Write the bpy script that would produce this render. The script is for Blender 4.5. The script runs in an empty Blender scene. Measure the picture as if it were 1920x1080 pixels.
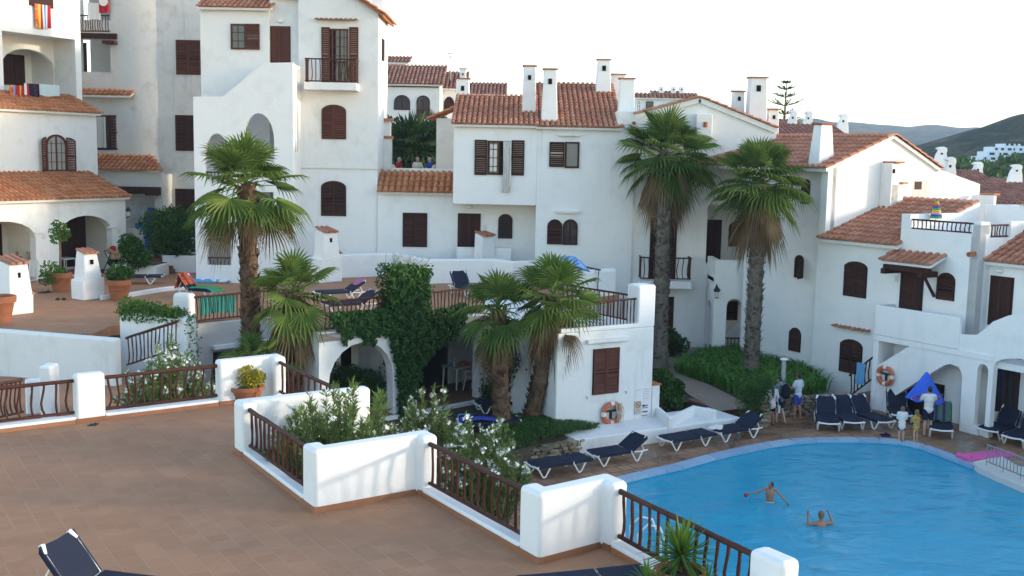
import bpy, bmesh, math, random
from mathutils import Vector, Matrix, Euler
from mathutils.geometry import tessellate_polygon
from bpy_extras import mesh_utils
rng = random.Random(7)
R = math.radians
sc = bpy.context.scene
COL = sc.collection
# ------------------------------------------------------------------ camera
F = 2030.; ROLL = .019; YH = 290.; CZ = 8.3
_p = math.atan((540-YH)/F); _c, _s = math.cos(ROLL), math.sin(ROLL)
FW = Vector((0, math.cos(_p), -math.sin(_p))); R0 = Vector((1, 0, 0)); U0 = Vector((0, math.sin(_p), math.cos(_p)))
RT = R0*_c+U0*_s; UP = U0*_c-R0*_s; CAM = Vector((0, 0, CZ))
cd = bpy.data.cameras.new('camera'); co = bpy.data.objects.new('camera', cd); COL.objects.link(co)
m = Matrix((RT, UP, -FW)).transposed().to_4x4(); m.translation = CAM; co.matrix_world = m
cd.sensor_width = 36; cd.lens = F/1920*36; cd.clip_end = 6000; cd.clip_start = .1; sc.camera = co
def ray(x, y): return FW*F+RT*(x-960)+UP*(540-y)
def zP(x, y, z=0.):
    d = ray(x, y); return CAM+d*((z-CZ)/d.z)
def yP(x, y, Y):
    d = ray(x, y); return CAM+d*(Y/d.y)
class Fac:
    """vertical facade: origin p, direction azimuth az (clockwise from +Y); n points out of the wall"""
    def __init__(s, p, az):
        s.p = Vector((p[0], p[1], 0)); a = R(az); s.az = az
        s.d = Vector((math.sin(a), math.cos(a), 0)); s.n = Vector((s.d.y, -s.d.x, 0))
    def uv(s, x, y):
        d = ray(x, y); t = (s.p-CAM).dot(s.n)/d.dot(s.n); q = CAM+d*t
        return (q-s.p).dot(s.d), q.z
    def pt(s, u, z, o=0.): 
        q = s.p+s.d*u+s.n*o; return Vector((q.x, q.y, z))
    def off(s, o):
        q = s.p+s.n*o; return Fac((q.x, q.y), s.az)
    def rect(s, x0, y0, x1, y1):
        xm, ym = (x0+x1)/2, (y0+y1)/2
        return s.uv(x0, ym)[0], s.uv(x1, ym)[0], s.uv(xm, y1)[1], s.uv(xm, y0)[1]
# ------------------------------------------------------------------ mesh builder
class MB:
    def __init__(s): s.v = []; s.f = []; s.r = []
    def add(s, vs, fs, r=None):
        b = len(s.v); s.v += [tuple(q) for q in vs]
        for f in fs:
            s.f.append(tuple(i+b for i in f)); s.r.append(rng.random() if r is None else r)
    def hexa(s, lo, hi):
        n = len(lo); fs = [tuple(range(n))[::-1], tuple(range(n, 2*n))]
        fs += [(i, (i+1) % n, (i+1) % n+n, i+n) for i in range(n)]
        s.add(list(lo)+list(hi), fs, rng.random())
    def box(s, c, sz, rz=0., taper=1.):
        cx, cy, cz = c; a, b, h = sz[0]/2, sz[1]/2, sz[2]/2; C_, S_ = math.cos(rz), math.sin(rz)
        def q(k, z): return [Vector((cx+(x*C_-y*S_)*k, cy+(x*S_+y*C_)*k, z)) for x, y in ((-a, -b), (a, -b), (a, b), (-a, b))]
        s.hexa(q(1, cz-h), q(taper, cz+h))
    def fbox(s, F_, u0, u1, z0, z1, o0, o1):
        s.hexa([F_.pt(u0, z0, o1), F_.pt(u1, z0, o1), F_.pt(u1, z0, o0), F_.pt(u0, z0, o0)],
               [F_.pt(u0, z1, o1), F_.pt(u1, z1, o1), F_.pt(u1, z1, o0), F_.pt(u0, z1, o0)])
    def prism(s, loops, vec):
        vec = Vector(vec); loops = [[Vector(q) for q in l] for l in loops]
        flat = [q for l in loops for q in l]; n = len(flat)
        if len(loops) == 1: tri = [tuple(range(n))]
        else: tri = tessellate_polygon(loops)
        fs = [tuple(t) for t in tri]+[tuple(i+n for i in reversed(t)) for t in tri]
        b = 0
        for l in loops:
            k = len(l); fs += [(b+i, b+(i+1) % k, b+(i+1) % k+n, b+i+n) for i in range(k)]; b += k
        s.add(flat+[q+vec for q in flat], fs, rng.random())
    def tube(s, pts, rad, n=6, cap=True, r=None):
        pts = [Vector(q) for q in pts]; m_ = len(pts)
        if not hasattr(rad, '__len__'): rad = [rad]*m_
        vs = []; T0 = None; X = None
        for i in range(m_):
            T = (pts[min(i+1, m_-1)]-pts[max(i-1, 0)])
            T = T.normalized() if T.length > 1e-9 else Vector((0, 0, 1))
            if X is None:
                X = Vector((0, 0, 1)).cross(T)
                if X.length < .1: X = Vector((1, 0, 0)).cross(T)
            X = (X-T*X.dot(T)); X = X.normalized() if X.length > 1e-6 else T.orthogonal().normalized()
            Y = T.cross(X)
            for k in range(n):
                a = 2*math.pi*k/n; vs.append(pts[i]+(X*math.cos(a)+Y*math.sin(a))*rad[i])
        fs = [(i*n+k, i*n+(k+1) % n, (i+1)*n+(k+1) % n, (i+1)*n+k) for i in range(m_-1) for k in range(n)]
        if cap: fs += [tuple(range(n))[::-1], tuple(range((m_-1)*n, m_*n))]
        s.add(vs, fs, r)
    def lathe(s, c, prof, n=20, sx=1, sy=1):
        c = Vector(c); vs = []
        for r_, z in prof:
            for k in range(n):
                a = 2*math.pi*k/n; vs.append(c+Vector((r_*sx*math.cos(a), r_*sy*math.sin(a), z)))
        m_ = len(prof); fs = [(i*n+k, i*n+(k+1) % n, (i+1)*n+(k+1) % n, (i+1)*n+k) for i in range(m_-1) for k in range(n)]
        fs += [tuple(range(n))[::-1], tuple(range((m_-1)*n, m_*n))]
        s.add(vs, fs, rng.random())
    def ell(s, c, rx, ry, rz, nu=12, nv=8, M=None):
        vs = []; c = Vector(c)
        for j in range(nv+1):
            t = math.pi*j/nv
            for i in range(nu):
                p_ = 2*math.pi*i/nu; q = Vector((rx*math.sin(t)*math.cos(p_), ry*math.sin(t)*math.sin(p_), rz*math.cos(t)))
                vs.append(c+(M @ q if M else q))
        s.add(vs, [(j*nu+i, (j+1)*nu+i, (j+1)*nu+(i+1) % nu, j*nu+(i+1) % nu) for j in range(nv) for i in range(nu)], rng.random())
    def build(s, name, mat, parent=None, smooth=False, bevel=None, fix=True, remesh=None, seg=2):
        me = bpy.data.meshes.new(name)
        off = parent.location if (parent is not None and parent.type == 'EMPTY') else (parent.get('_o') if parent is not None else None)
        o_ = Vector(off) if off is not None else Vector((0, 0, 0))
        me.from_pydata([Vector(q)-o_ for q in s.v], [], s.f)
        a = me.attributes.new('rnd', 'FLOAT', 'FACE'); a.data.foreach_set('value', s.r)
        if fix:
            bm = bmesh.new(); bm.from_mesh(me); bmesh.ops.recalc_face_normals(bm, faces=bm.faces); bm.to_mesh(me); bm.free()
        me.materials.append(mat)
        if smooth:
            me.polygons.foreach_set('use_smooth', [True]*len(me.polygons))
            if smooth is not True: me.set_sharp_from_angle(angle=R(smooth))
        ob = bpy.data.objects.new(name, me); COL.objects.link(ob)
        if parent is not None:
            ob.parent = parent
            if o_.length: ob['_o'] = tuple(o_)
        if remesh:
            md = ob.modifiers.new('r', 'REMESH'); md.mode = 'VOXEL'; md.voxel_size = remesh; md.use_smooth_shade = True
            md = ob.modifiers.new('s', 'SMOOTH'); md.iterations = 3; md.factor = .5
        if bevel:
            md = ob.modifiers.new('b', 'BEVEL'); md.width = bevel; md.segments = seg; md.limit_method = 'ANGLE'; md.angle_limit = R(40)
            me.polygons.foreach_set('use_smooth', [True]*len(me.polygons)); md.harden_normals = True
            me.set_sharp_from_angle(angle=R(180))
        return ob
def tag(o, label=None, cat=None, group=None, kind=None):
    if label: o['label'] = label
    if cat: o['category'] = cat
    if group: o['group'] = group
    if kind: o['kind'] = kind
    return o
def thing(name, label, cat, loc=(0, 0, 0), group=None):
    o = bpy.data.objects.new(name, None); COL.objects.link(o); o.empty_display_size = .2
    o.location = loc; return tag(o, label, cat, group)
def struct(name, mb, mat, **k):
    o = mb.build(name, mat, **k); o['kind'] = 'structure'; return o
def copy_tree(o, parent=None):
    c = o.copy(); COL.objects.link(c)
    if parent is not None: c.parent = parent
    for ch in o.children: copy_tree(ch, c)
    return c
# ------------------------------------------------------------------ materials
def mat(name, col=(.5, .5, .5), rough=.7, metal=0., spec=.5):
    m_ = bpy.data.materials.new(name); m_.use_nodes = True; b = m_.node_tree.nodes['Principled BSDF']
    b.inputs['Base Color'].default_value = (*col, 1); b.inputs['Roughness'].default_value = rough
    b.inputs['Metallic'].default_value = metal; b.inputs['Specular IOR Level'].default_value = spec
    return m_
class NT:
    def __init__(s, m_): s.t = m_.node_tree; s.b = s.t.nodes['Principled BSDF']
    def n(s, ty, **k):
        x = s.t.nodes.new(ty)
        for a, v in k.items():
            if a in x.inputs: x.inputs[a].default_value = v
            else: setattr(x, a, v)
        return x
    def l(s, a, b): s.t.links.new(a, b)
    def noise(s, scale, detail=4, vec=None, rough=.55):
        x = s.n('ShaderNodeTexNoise', Scale=scale, Detail=detail, Roughness=rough)
        if vec is not None: s.l(vec, x.inputs['Vector'])
        return x.outputs['Fac']
    def pos(s): return s.n('ShaderNodeNewGeometry').outputs['Position']
    def mapv(s, vec, scale=(1, 1, 1), rot=(0, 0, 0), loc=(0, 0, 0)):
        x = s.n('ShaderNodeMapping'); x.inputs['Scale'].default_value = scale; x.inputs['Rotation'].default_value = rot; x.inputs['Location'].default_value = loc
        s.l(vec, x.inputs['Vector']); return x.outputs['Vector']
    def ramp(s, fac, stops):
        x = s.n('ShaderNodeValToRGB'); e = x.color_ramp.elements
        while len(e) < len(stops): e.new(.5)
        for i, (p_, c_) in enumerate(stops):
            e[i].position = p_; e[i].color = (*c_, 1) if len(c_) == 3 else c_
        s.l(fac, x.inputs['Fac']); return x.outputs['Color']
    def mix(s, fac, a, b, mode='MIX'):
        x = s.n('ShaderNodeMix', data_type='RGBA', blend_type=mode)
        for sock, v in ((x.inputs[0], fac), (x.inputs[6], a), (x.inputs[7], b)):
            if hasattr(v, 'is_output') or hasattr(v, 'links'): s.l(v, sock)
            elif isinstance(v, (int, float)): sock.default_value = v
            else: sock.default_value = (*v, 1) if len(v) == 3 else v
        return x.outputs[2]
    def math(s, op, a, b=0.):
        x = s.n('ShaderNodeMath', operation=op)
        for sock, v in ((x.inputs[0], a), (x.inputs[1], b)):
            if hasattr(v, 'links'): s.l(v, sock)
            else: sock.default_value = v
        return x.outputs[0]
    def bump(s, h, strength=.3, dist=.02):
        x = s.n('ShaderNodeBump', Strength=strength, Distance=dist); s.l(h, x.inputs['Height']); s.l(x.outputs['Normal'], s.b.inputs['Normal'])
    def col(s, c): s.l(c, s.b.inputs['Base Color'])
def plaster(name, base, dirt=.25, streak=.3, dcol=(.42, .40, .36), bumps=.35):
    m_ = mat(name, base, .85, spec=.2); t = NT(m_); P = t.pos()
    big = t.noise(.35, 5, P); med = t.noise(1.7, 6, P)
    c = t.mix(t.math('MULTIPLY', t.ramp(big, [(.42, (0, 0, 0)), (.75, (1, 1, 1))]), dirt), base, [x*.86 for x in base])
    c = t.mix(t.math('MULTIPLY', t.ramp(med, [(.52, (0, 0, 0)), (.8, (1, 1, 1))]), dirt), c, dcol)
    st = t.noise(1.0, 5, t.mapv(P, (2.6, 2.6, .16)), .6); gate = t.ramp(t.noise(.22, 2, P), [(.45, (0, 0, 0)), (.62, (1, 1, 1))])
    c = t.mix(t.math('MULTIPLY', t.math('MULTIPLY', t.ramp(st, [(.55, (0, 0, 0)), (.78, (1, 1, 1))]), gate), streak), c, dcol)
    t.col(c); t.bump(t.math('ADD', t.noise(9, 4, P), t.math('MULTIPLY', t.noise(2.2, 3, P), 1.6)), bumps, .03)
    return m_
M = {}
M['white'] = plaster('white_plaster', (.77, .76, .745), .30, .45, bumps=.22)
M['clean'] = plaster('clean_white_plaster', (.80, .79, .785), .20, .30, bumps=.18)
M['old'] = plaster('weathered_plaster', (.62, .60, .57), .55, .75, (.33, .31, .28))
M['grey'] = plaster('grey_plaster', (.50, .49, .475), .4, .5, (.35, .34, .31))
M['cream'] = plaster('cream_plaster', (.80, .765, .70), .2, .2)
def rnd_mat(name, stops, rough=.7, spec=.3, nscale=3., namp=.35, bumps=0., trans=0.):
    m_ = mat(name, rough=rough, spec=spec); t = NT(m_)
    a = t.n('ShaderNodeAttribute', attribute_name='rnd').outputs['Fac']
    P = t.pos(); nn = t.noise(nscale, 4, P)
    f = t.math('ADD', t.math('MULTIPLY', a, 1-namp), t.math('MULTIPLY', nn, namp))
    c = t.ramp(f, stops); t.col(c)
    if bumps: t.bump(t.noise(nscale*8, 3, P), bumps, .01)
    if trans:
        tr = t.n('ShaderNodeBsdfTranslucent'); t.l(c, tr.inputs['Color']); mx = t.n('ShaderNodeMixShader', Fac=trans)
        t.l(t.b.outputs[0], mx.inputs[1]); t.l(tr.outputs[0], mx.inputs[2]); t.l(mx.outputs[0], t.t.nodes['Material Output'].inputs['Surface'])
    return m_
M['tile'] = rnd_mat('terracotta_roof_tile', [(.1, (.23, .095, .06)), (.35, (.36, .15, .09)), (.6, (.43, .185, .115)), (.9, (.52, .28, .19))], .85, .2, 1.3, .45, .3)
M['tile2'] = rnd_mat('faded_roof_tile', [(.1, (.13, .06, .045)), (.35, (.25, .11, .08)), (.6, (.32, .15, .11)), (.9, (.38, .23, .18))], .85, .2, 1.0, .5, .3)
M['tile3'] = rnd_mat('orange_roof_tile', [(.1, (.21, .075, .035)), (.35, (.37, .135, .060)), (.6, (.44, .18, .085)), (.9, (.50, .26, .14))], .85, .2, 1.3, .45, .3)
M['wood'] = rnd_mat('dark_brown_wood', [(.1, (.030, .012, .010)), (.5, (.046, .018, .014)), (.9, (.065, .026, .019))], .65, .15, 6, .5)
M['woodred'] = rnd_mat('red_brown_wood', [(.1, (.060, .020, .013)), (.5, (.095, .030, .019)), (.9, (.13, .045, .028))], .6, .2, 6, .5)
M['rail'] = rnd_mat('brown_painted_rail', [(.1, (.042, .014, .010)), (.5, (.066, .022, .015)), (.9, (.088, .033, .023))], .6, .2, 12, .6, .2)
M['glass2'] = mat('grey_glass', (.13, .15, .17), .15, spec=.6); M['glass3'] = mat('curtained_glass', (.30, .30, .28), .12, spec=.6)
M['dark'] = mat('dark_interior', (.012, .011, .011), .9, spec=.1)  # near-black colour stands for the shade inside openings, gaps and recesses
M['glass'] = mat('window_glass', (.03, .035, .04), .06, spec=.8)
M['curtain'] = rnd_mat('curtain_cloth', [(.2, (.50, .49, .46)), (.8, (.66, .64, .60))], .9, .1, 5, .4)
M['plastic'] = mat('white_plastic', (.78, .78, .77), .35)
M['navy'] = rnd_mat('navy_fabric', [(.2, (.010, .014, .032)), (.8, (.016, .021, .045))], .8, .25, 30, .6, .2)
M['pot'] = rnd_mat('terracotta_pot', [(.2, (.28, .095, .045)), (.8, (.40, .16, .085))], .8, .25, 5, .7, .2)
M['skirt'] = rnd_mat('terracotta_skirting', [(.2, (.27, .115, .06)), (.8, (.36, .17, .095))], .8, .25, 4, .6)
M['soil'] = rnd_mat('soil', [(.2, (.05, .035, .024)), (.8, (.11, .08, .055))], .95, .1, 6, .8, .5)
M['metal'] = mat('grey_metal', (.32, .33, .34), .35, .8)
M['black'] = mat('black_iron', (.012, .012, .013), .5)
M['stone'] = rnd_mat('dry_stone', [(.1, (.12, .095, .065)), (.5, (.24, .19, .13)), (.9, (.36, .31, .24))], .9, .2, 4, .4, .6)
def leafm(name, stops, tr=.25, rough=.6): return rnd_mat(name, stops, rough, .18, .9, .35, 0, tr)
M['palm'] = leafm('palm_leaf', [(.08, (.035, .075, .015)), (.4, (.085, .15, .026)), (.7, (.17, .235, .045)), (.95, (.32, .33, .09))], .3)
M['palmD'] = leafm('dark_palm_leaf', [(.08, (.026, .062, .016)), (.42, (.075, .14, .028)), (.72, (.15, .215, .045)), (.93, (.32, .33, .09))], .3)
M['palmBG'] = leafm('far_palm_leaf', [(.08, (.010, .030, .010)), (.5, (.028, .062, .018)), (.9, (.07, .115, .03))], .1)  # darker greens for the far palms and trees
M['shadow'] = mat('painted_louvre_shade', (.010, .006, .005), .9, spec=.05)  # backing colour that paints the shade between shutter slats
M['dead'] = leafm('dry_palm_leaf', [(.1, (.09, .055, .028)), (.5, (.22, .145, .075)), (.9, (.36, .27, .16))], .15, .8)
M['bark'] = rnd_mat('palm_bark', [(.1, (.055, .034, .022)), (.5, (.14, .085, .055)), (.9, (.25, .165, .11))], .95, .1, 5, .4, .6)
M['barkG'] = rnd_mat('grey_palm_bark', [(.1, (.06, .05, .04)), (.5, (.15, .125, .10)), (.9, (.27, .235, .195))], .95, .1, 5, .4, .6)
M['ivy'] = leafm('ivy_leaf', [(.1, (.012, .042, .009)), (.5, (.034, .092, .017)), (.85, (.085, .17, .028)), (.97, (.21, .29, .05))], .15, .45)
M['hedge'] = leafm('shrub_leaf', [(.1, (.016, .05, .013)), (.5, (.048, .115, .025)), (.9, (.11, .20, .04))], .2)
M['lush'] = leafm('bright_leaf', [(.1, (.03, .085, .015)), (.5, (.07, .165, .025)), (.9, (.16, .27, .04))], .25)
M['oleander'] = leafm('oleander_leaf', [(.1, (.045, .085, .022)), (.5, (.115, .18, .045)), (.9, (.23, .29, .09))], .25)
M['petal'] = mat('white_petal', (.85, .85, .80), .6)
M['strap'] = leafm('strap_leaf', [(.1, (.03, .11, .018)), (.5, (.08, .22, .03)), (.9, (.19, .34, .06))], .25)
M['yellow'] = leafm('yellow_leaf', [(.1, (.14, .17, .02)), (.5, (.40, .34, .035)), (.9, (.62, .50, .07))], .25)
M['stem'] = mat('plant_stem', (.12, .09, .06), .9)
M['skin'] = mat('tanned_skin', (.34, .17, .11), .5, spec=.35)
M['skinP'] = mat('fair_skin', (.50, .29, .21), .5, spec=.35)
M['hairD'] = mat('dark_hair', (.012, .009, .007), .5)
M['hairB'] = mat('light_hair', (.18, .10, .05), .6)
M['hairG'] = mat('grey_hair', (.36, .33, .30), .7)
def cloth(name, c): return rnd_mat(name, [(.1, [x*.85 for x in c]), (.9, c)], .85, .15, 14, .7, .15)
for k_, c_ in dict(cw=(.74, .73, .72), cpink=(.66, .60, .62), cblue=(.045, .075, .40), cnavy=(.018, .02, .05), cgrey=(.16, .22, .28), cblack=(.012, .012, .014), cred=(.42, .025, .03),
                   cdkred=(.10, .015, .02), corange=(.55, .13, .04), cgreen=(.07, .30, .10), cteal=(.05, .36, .31), csky=(.14, .36, .62), cpk=(.60, .10, .30), cyel=(.62, .42, .06), ctan=(.42, .30, .17), cpale=(.55, .66, .66), clight=(.55, .62, .70), cpurple=(.05, .03, .12), cdgreen=(.07, .15, .10), csky2=(.12, .28, .62), csky3=(.22, .40, .70), cblue2=(.05, .08, .35), cpk2=(.62, .30, .26), ctowel=(.55, .34, .12), cnavy2=(.03, .06, .16), cblue3=(.03, .10, .55), cteal2=(.03, .22, .42), cpk3=(.45, .16, .28), cfloat=(.72, .13, .36)).items(): M[k_] = cloth('cloth_'+k_[1:], c_)
def floor_tiles(name, c1, c2, mortar, az, w, h, wet=0., msz=.012, gate=False):
    m_ = mat(name, rough=.7, spec=.35); t = NT(m_); P = t.pos()
    v = t.mapv(P, rot=(0, 0, R(az)))
    b = t.n('ShaderNodeTexBrick', Scale=1., offset=.5); b.inputs['Mortar Size'].default_value = msz; b.inputs['Brick Width'].default_value = w; b.inputs['Row Height'].default_value = h
    b.inputs['Color1'].default_value = (*c1, 1); b.inputs['Color2'].default_value = (*c2, 1); b.inputs['Mortar'].default_value = (*mortar, 1); b.inputs['Mortar Smooth'].default_value = .2
    t.l(v, b.inputs['Vector']); b.inputs['Bias'].default_value = -.1
    gm_ = t.ramp(t.noise(.9, 4, P), [(.30, (0, 0, 0)), (.52, (1, 1, 1))]); mcol = t.mix(gm_, [x*.95 for x in c1], mortar); 
    if gate: t.l(mcol, b.inputs['Mortar'])
    big = t.noise(.5, 5, P); c = t.mix(t.ramp(big, [(.35, (0, 0, 0)), (.7, (1, 1, 1))]), b.outputs['Color'], t.mix(.5, b.outputs['Color'], [x*.8 for x in c1]))
    c = t.mix(t.math('MULTIPLY', t.ramp(t.noise(2.5, 6, P), [(.5, (0, 0, 0)), (.8, (1, 1, 1))]), .35), c, [x*1.25 for x in c2])
    if wet:
        w_ = t.ramp(t.noise(.55, 5, P, .6), [(.47, (0, 0, 0)), (.60, (1, 1, 1))])
        c = t.mix(t.math('MULTIPLY', w_, wet), c, [x*.45 for x in c1])
        rr = t.n('ShaderNodeMapRange'); rr.inputs[3].default_value = .75; rr.inputs[4].default_value = .22; t.l(w_, rr.inputs[0]); t.l(rr.outputs[0], t.b.inputs['Roughness'])
    t.col(c); t.bump(b.outputs['Fac'], -.35, .01); return m_
AZA, AZB = 147., 57.
M['floor'] = floor_tiles('terracotta_floor', (.345, .166, .086), (.405, .20, .108), (.365, .22, .14), AZB, .32, .32, gate=True)
M['deck'] = floor_tiles('pool_deck_tiles', (.31, .165, .095), (.42, .245, .15), (.11, .065, .04), AZB-90, .42, .42, .8, .022)
M['path'] = floor_tiles('path_paving', (.27, .20, .155), (.31, .235, .185), (.2, .15, .12), 20, .3, .15)
M['step'] = floor_tiles('step_tiles', (.19, .085, .055), (.23, .11, .07), (.16, .10, .075), AZB-90, .3, .3)
M['blue'] = plaster('pale_blue_plaster', (.62, .70, .78), .1, .1)
M['metal2'] = mat('weathered_post', (.40, .41, .42), .8)
M['coping2'] = mat('pale_concrete', (.55, .54, .51), .8)
USE_HAZE = True
for nm_, st_, sc_ in (('ctowel', [(.3, (.10, .04, .02)), (.42, (.45, .16, .05)), (.5, (.62, .40, .10)), (.58, (.20, .22, .08)), (.68, (.60, .34, .12))], 7), ('corange', [(.32, (.10, .03, .03)), (.42, (.55, .10, .03)), (.5, (.62, .20, .04)), (.56, (.50, .04, .05)), (.66, (.62, .42, .20))], 6)):
    t = NT(M[nm_]); t.col(t.ramp(t.noise(sc_, 2, t.pos()), st_))

# ------------------------------------------------------------------ builders
def V(*a): return Vector(a)
def azv(az): return Vector((math.sin(R(az)), math.cos(R(az)), 0))
def tiles(mb, O, U, S, W, lo=lambda u: 0., hi=lambda u: 3., pitch=.21, ex=.38):
    """barrel tiles on a roof plane: O eave left, U along the eave, S up the slope"""
    O, U, S = Vector(O), Vector(U).normalized(), Vector(S).normalized(); N = U.cross(S)
    if N.z < 0: N = -N
    n = max(1, round(W/pitch)); p_ = W/n
    for i in range(n+1):
        u = i*p_; s0, s1 = lo(u), hi(u)
        if i < n:
            um = u+p_/2; a0, a1 = lo(um), hi(um)
            if a1-a0 > .05:
                k = max(1, int((a1-a0)/ex+.5)); e_ = (a1-a0)/k
                for j in range(k):
                    vs = []
                    for (ss, dz) in ((a0+j*e_-(.04 if j == 0 else 0), .022), (a0+(j+1)*e_, 0)):
                        for du, h in ((-.5, .05), (-.2, .012), (.2, .012), (.5, .05)): vs.append(O+U*(um+du*p_)+S*ss+N*(h+dz))
                    mb.add(vs, [(q, q+1, q+5, q+4) for q in range(3)], rng.random()*.5)
        if s1-s0 < .05: continue
        k = max(1, int((s1-s0)/ex+.5)); e_ = (s1-s0)/k
        for j in range(k):
            jit = rng.uniform(-.012, .012); vs = []
            for (ss, rr, dz) in ((s0+j*e_+jit-(.05 if j == 0 else .03), .40*pitch, .045), (s0+(j+1)*e_+jit+.02, .33*pitch, .012)):
                for q in range(7):
                    a = math.pi*q/6; vs.append(O+U*(u+jit*.6-math.cos(a)*rr)+S*ss+N*(math.sin(a)*rr*.95+dz))
            fs = [(q, q+1, q+8, q+7) for q in range(6)]+[(0, 1, 2, 3, 4, 5, 6)]
            mb.add(vs, fs, .25+rng.random()*.7)
def slab_under(mb, O, U, S, W, L, th=.1, ovl=0.):
    O, U, S = Vector(O), Vector(U).normalized(), Vector(S).normalized(); N = U.cross(S)
    if N.z < 0: N = -N
    q = [O-U*ovl, O+U*(W+ovl), O+U*(W+ovl)+S*L, O-U*ovl+S*L]
    mb.hexa([x-N*th for x in q], q)
def archtop(u0, u1, z1, rise):
    uc, hw = (u0+u1)/2, (u1-u0)/2
    return lambda u: z1-rise+rise*math.sqrt(max(0., 1-((u-uc)/hw)**2))
def outline(u0, u1, z0, z1, rise=0., n=10):
    """closed (u,z) loop of an opening, counter-clockwise, arched when rise>0"""
    if rise <= 0: return [(u0, z0), (u1, z0), (u1, z1), (u0, z1)]
    t = archtop(u0, u1, z1, rise); pts = [(u0, z0), (u1, z0)]
    for i in range(n+1):
        a = math.pi*i/n; u = (u0+u1)/2+(u1-u0)/2*math.cos(a); pts.append((u, z1-rise+rise*math.sin(a)))
    return pts
def wall(mb, F_, outer, holes=(), th=.3, o=0.):
    """wall slab with openings; outer and holes are (u,z) loops; front face at offset o"""
    mb.prism([[F_.pt(u, z, o) for u, z in l] for l in [outer]+list(holes)], -F_.n*th)
def leaf(mb, F_, u0, u1, z0, z1, o, top=None, slat=.075, solid=False):
    w = .05; th = .028
    T_ = top or (lambda u: z1)
    mb.fbox(F_, u0, u0+w, z0, T_(u0+w*.5), o, o+th); mb.fbox(F_, u1-w, u1, z0, T_(u1-w*.5), o, o+th)
    zs = min(T_(u0+w), T_(u1-w))
    mb.fbox(F_, u0+w, u1-w, z0, z0+.07, o, o+th-.003)
    mid = z0+(zs-z0)*.5; mb.fbox(F_, u0+w, u1-w, mid-.035, mid+.035, o, o+th-.003)
    if top is None: mb.fbox(F_, u0+w, u1-w, z1-.06, z1, o, o+th-.003)
    else:
        n = 6; ps = [u0+(u1-u0)*i/n for i in range(n+1)]
        for a, b in zip(ps, ps[1:]):
            mb.hexa([F_.pt(a, T_(a)-.06, o+th-.004), F_.pt(b, T_(b)-.06, o+th-.004), F_.pt(b, T_(b)-.06, o), F_.pt(a, T_(a)-.06, o)],
                    [F_.pt(a, T_(a), o+th-.004), F_.pt(b, T_(b), o+th-.004), F_.pt(b, T_(b), o), F_.pt(a, T_(a), o)])
    if solid:
        n = max(2, round((u1-u0)/.12))
        for i in range(n):
            a = u0+w+(u1-u0-2*w)*i/n; b = u0+w+(u1-u0-2*w)*(i+1)/n
            mb.fbox(F_, a+.004, b-.004, z0+.05, min(T_(a), T_(b))-.03, o, o+th-.012)
        return
    z = z0+.075
    while z < max(T_((u0+u1)/2), zs)-.06:
        if abs(z+.03-mid) > .055:
            a, b = u0+w, u1-w
            if top is not None:
                while a < b and T_(a) < z+.05: a += .02
                while b > a and T_(b) < z+.05: b -= .02
            if b-a > .03:
                mb.add([F_.pt(a, z, o+th-.004), F_.pt(b, z, o+th-.004), F_.pt(b, z+slat*.82, o+.004), F_.pt(a, z+slat*.82, o+.004)], [(0, 1, 2, 3)])
        z += slat
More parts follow.
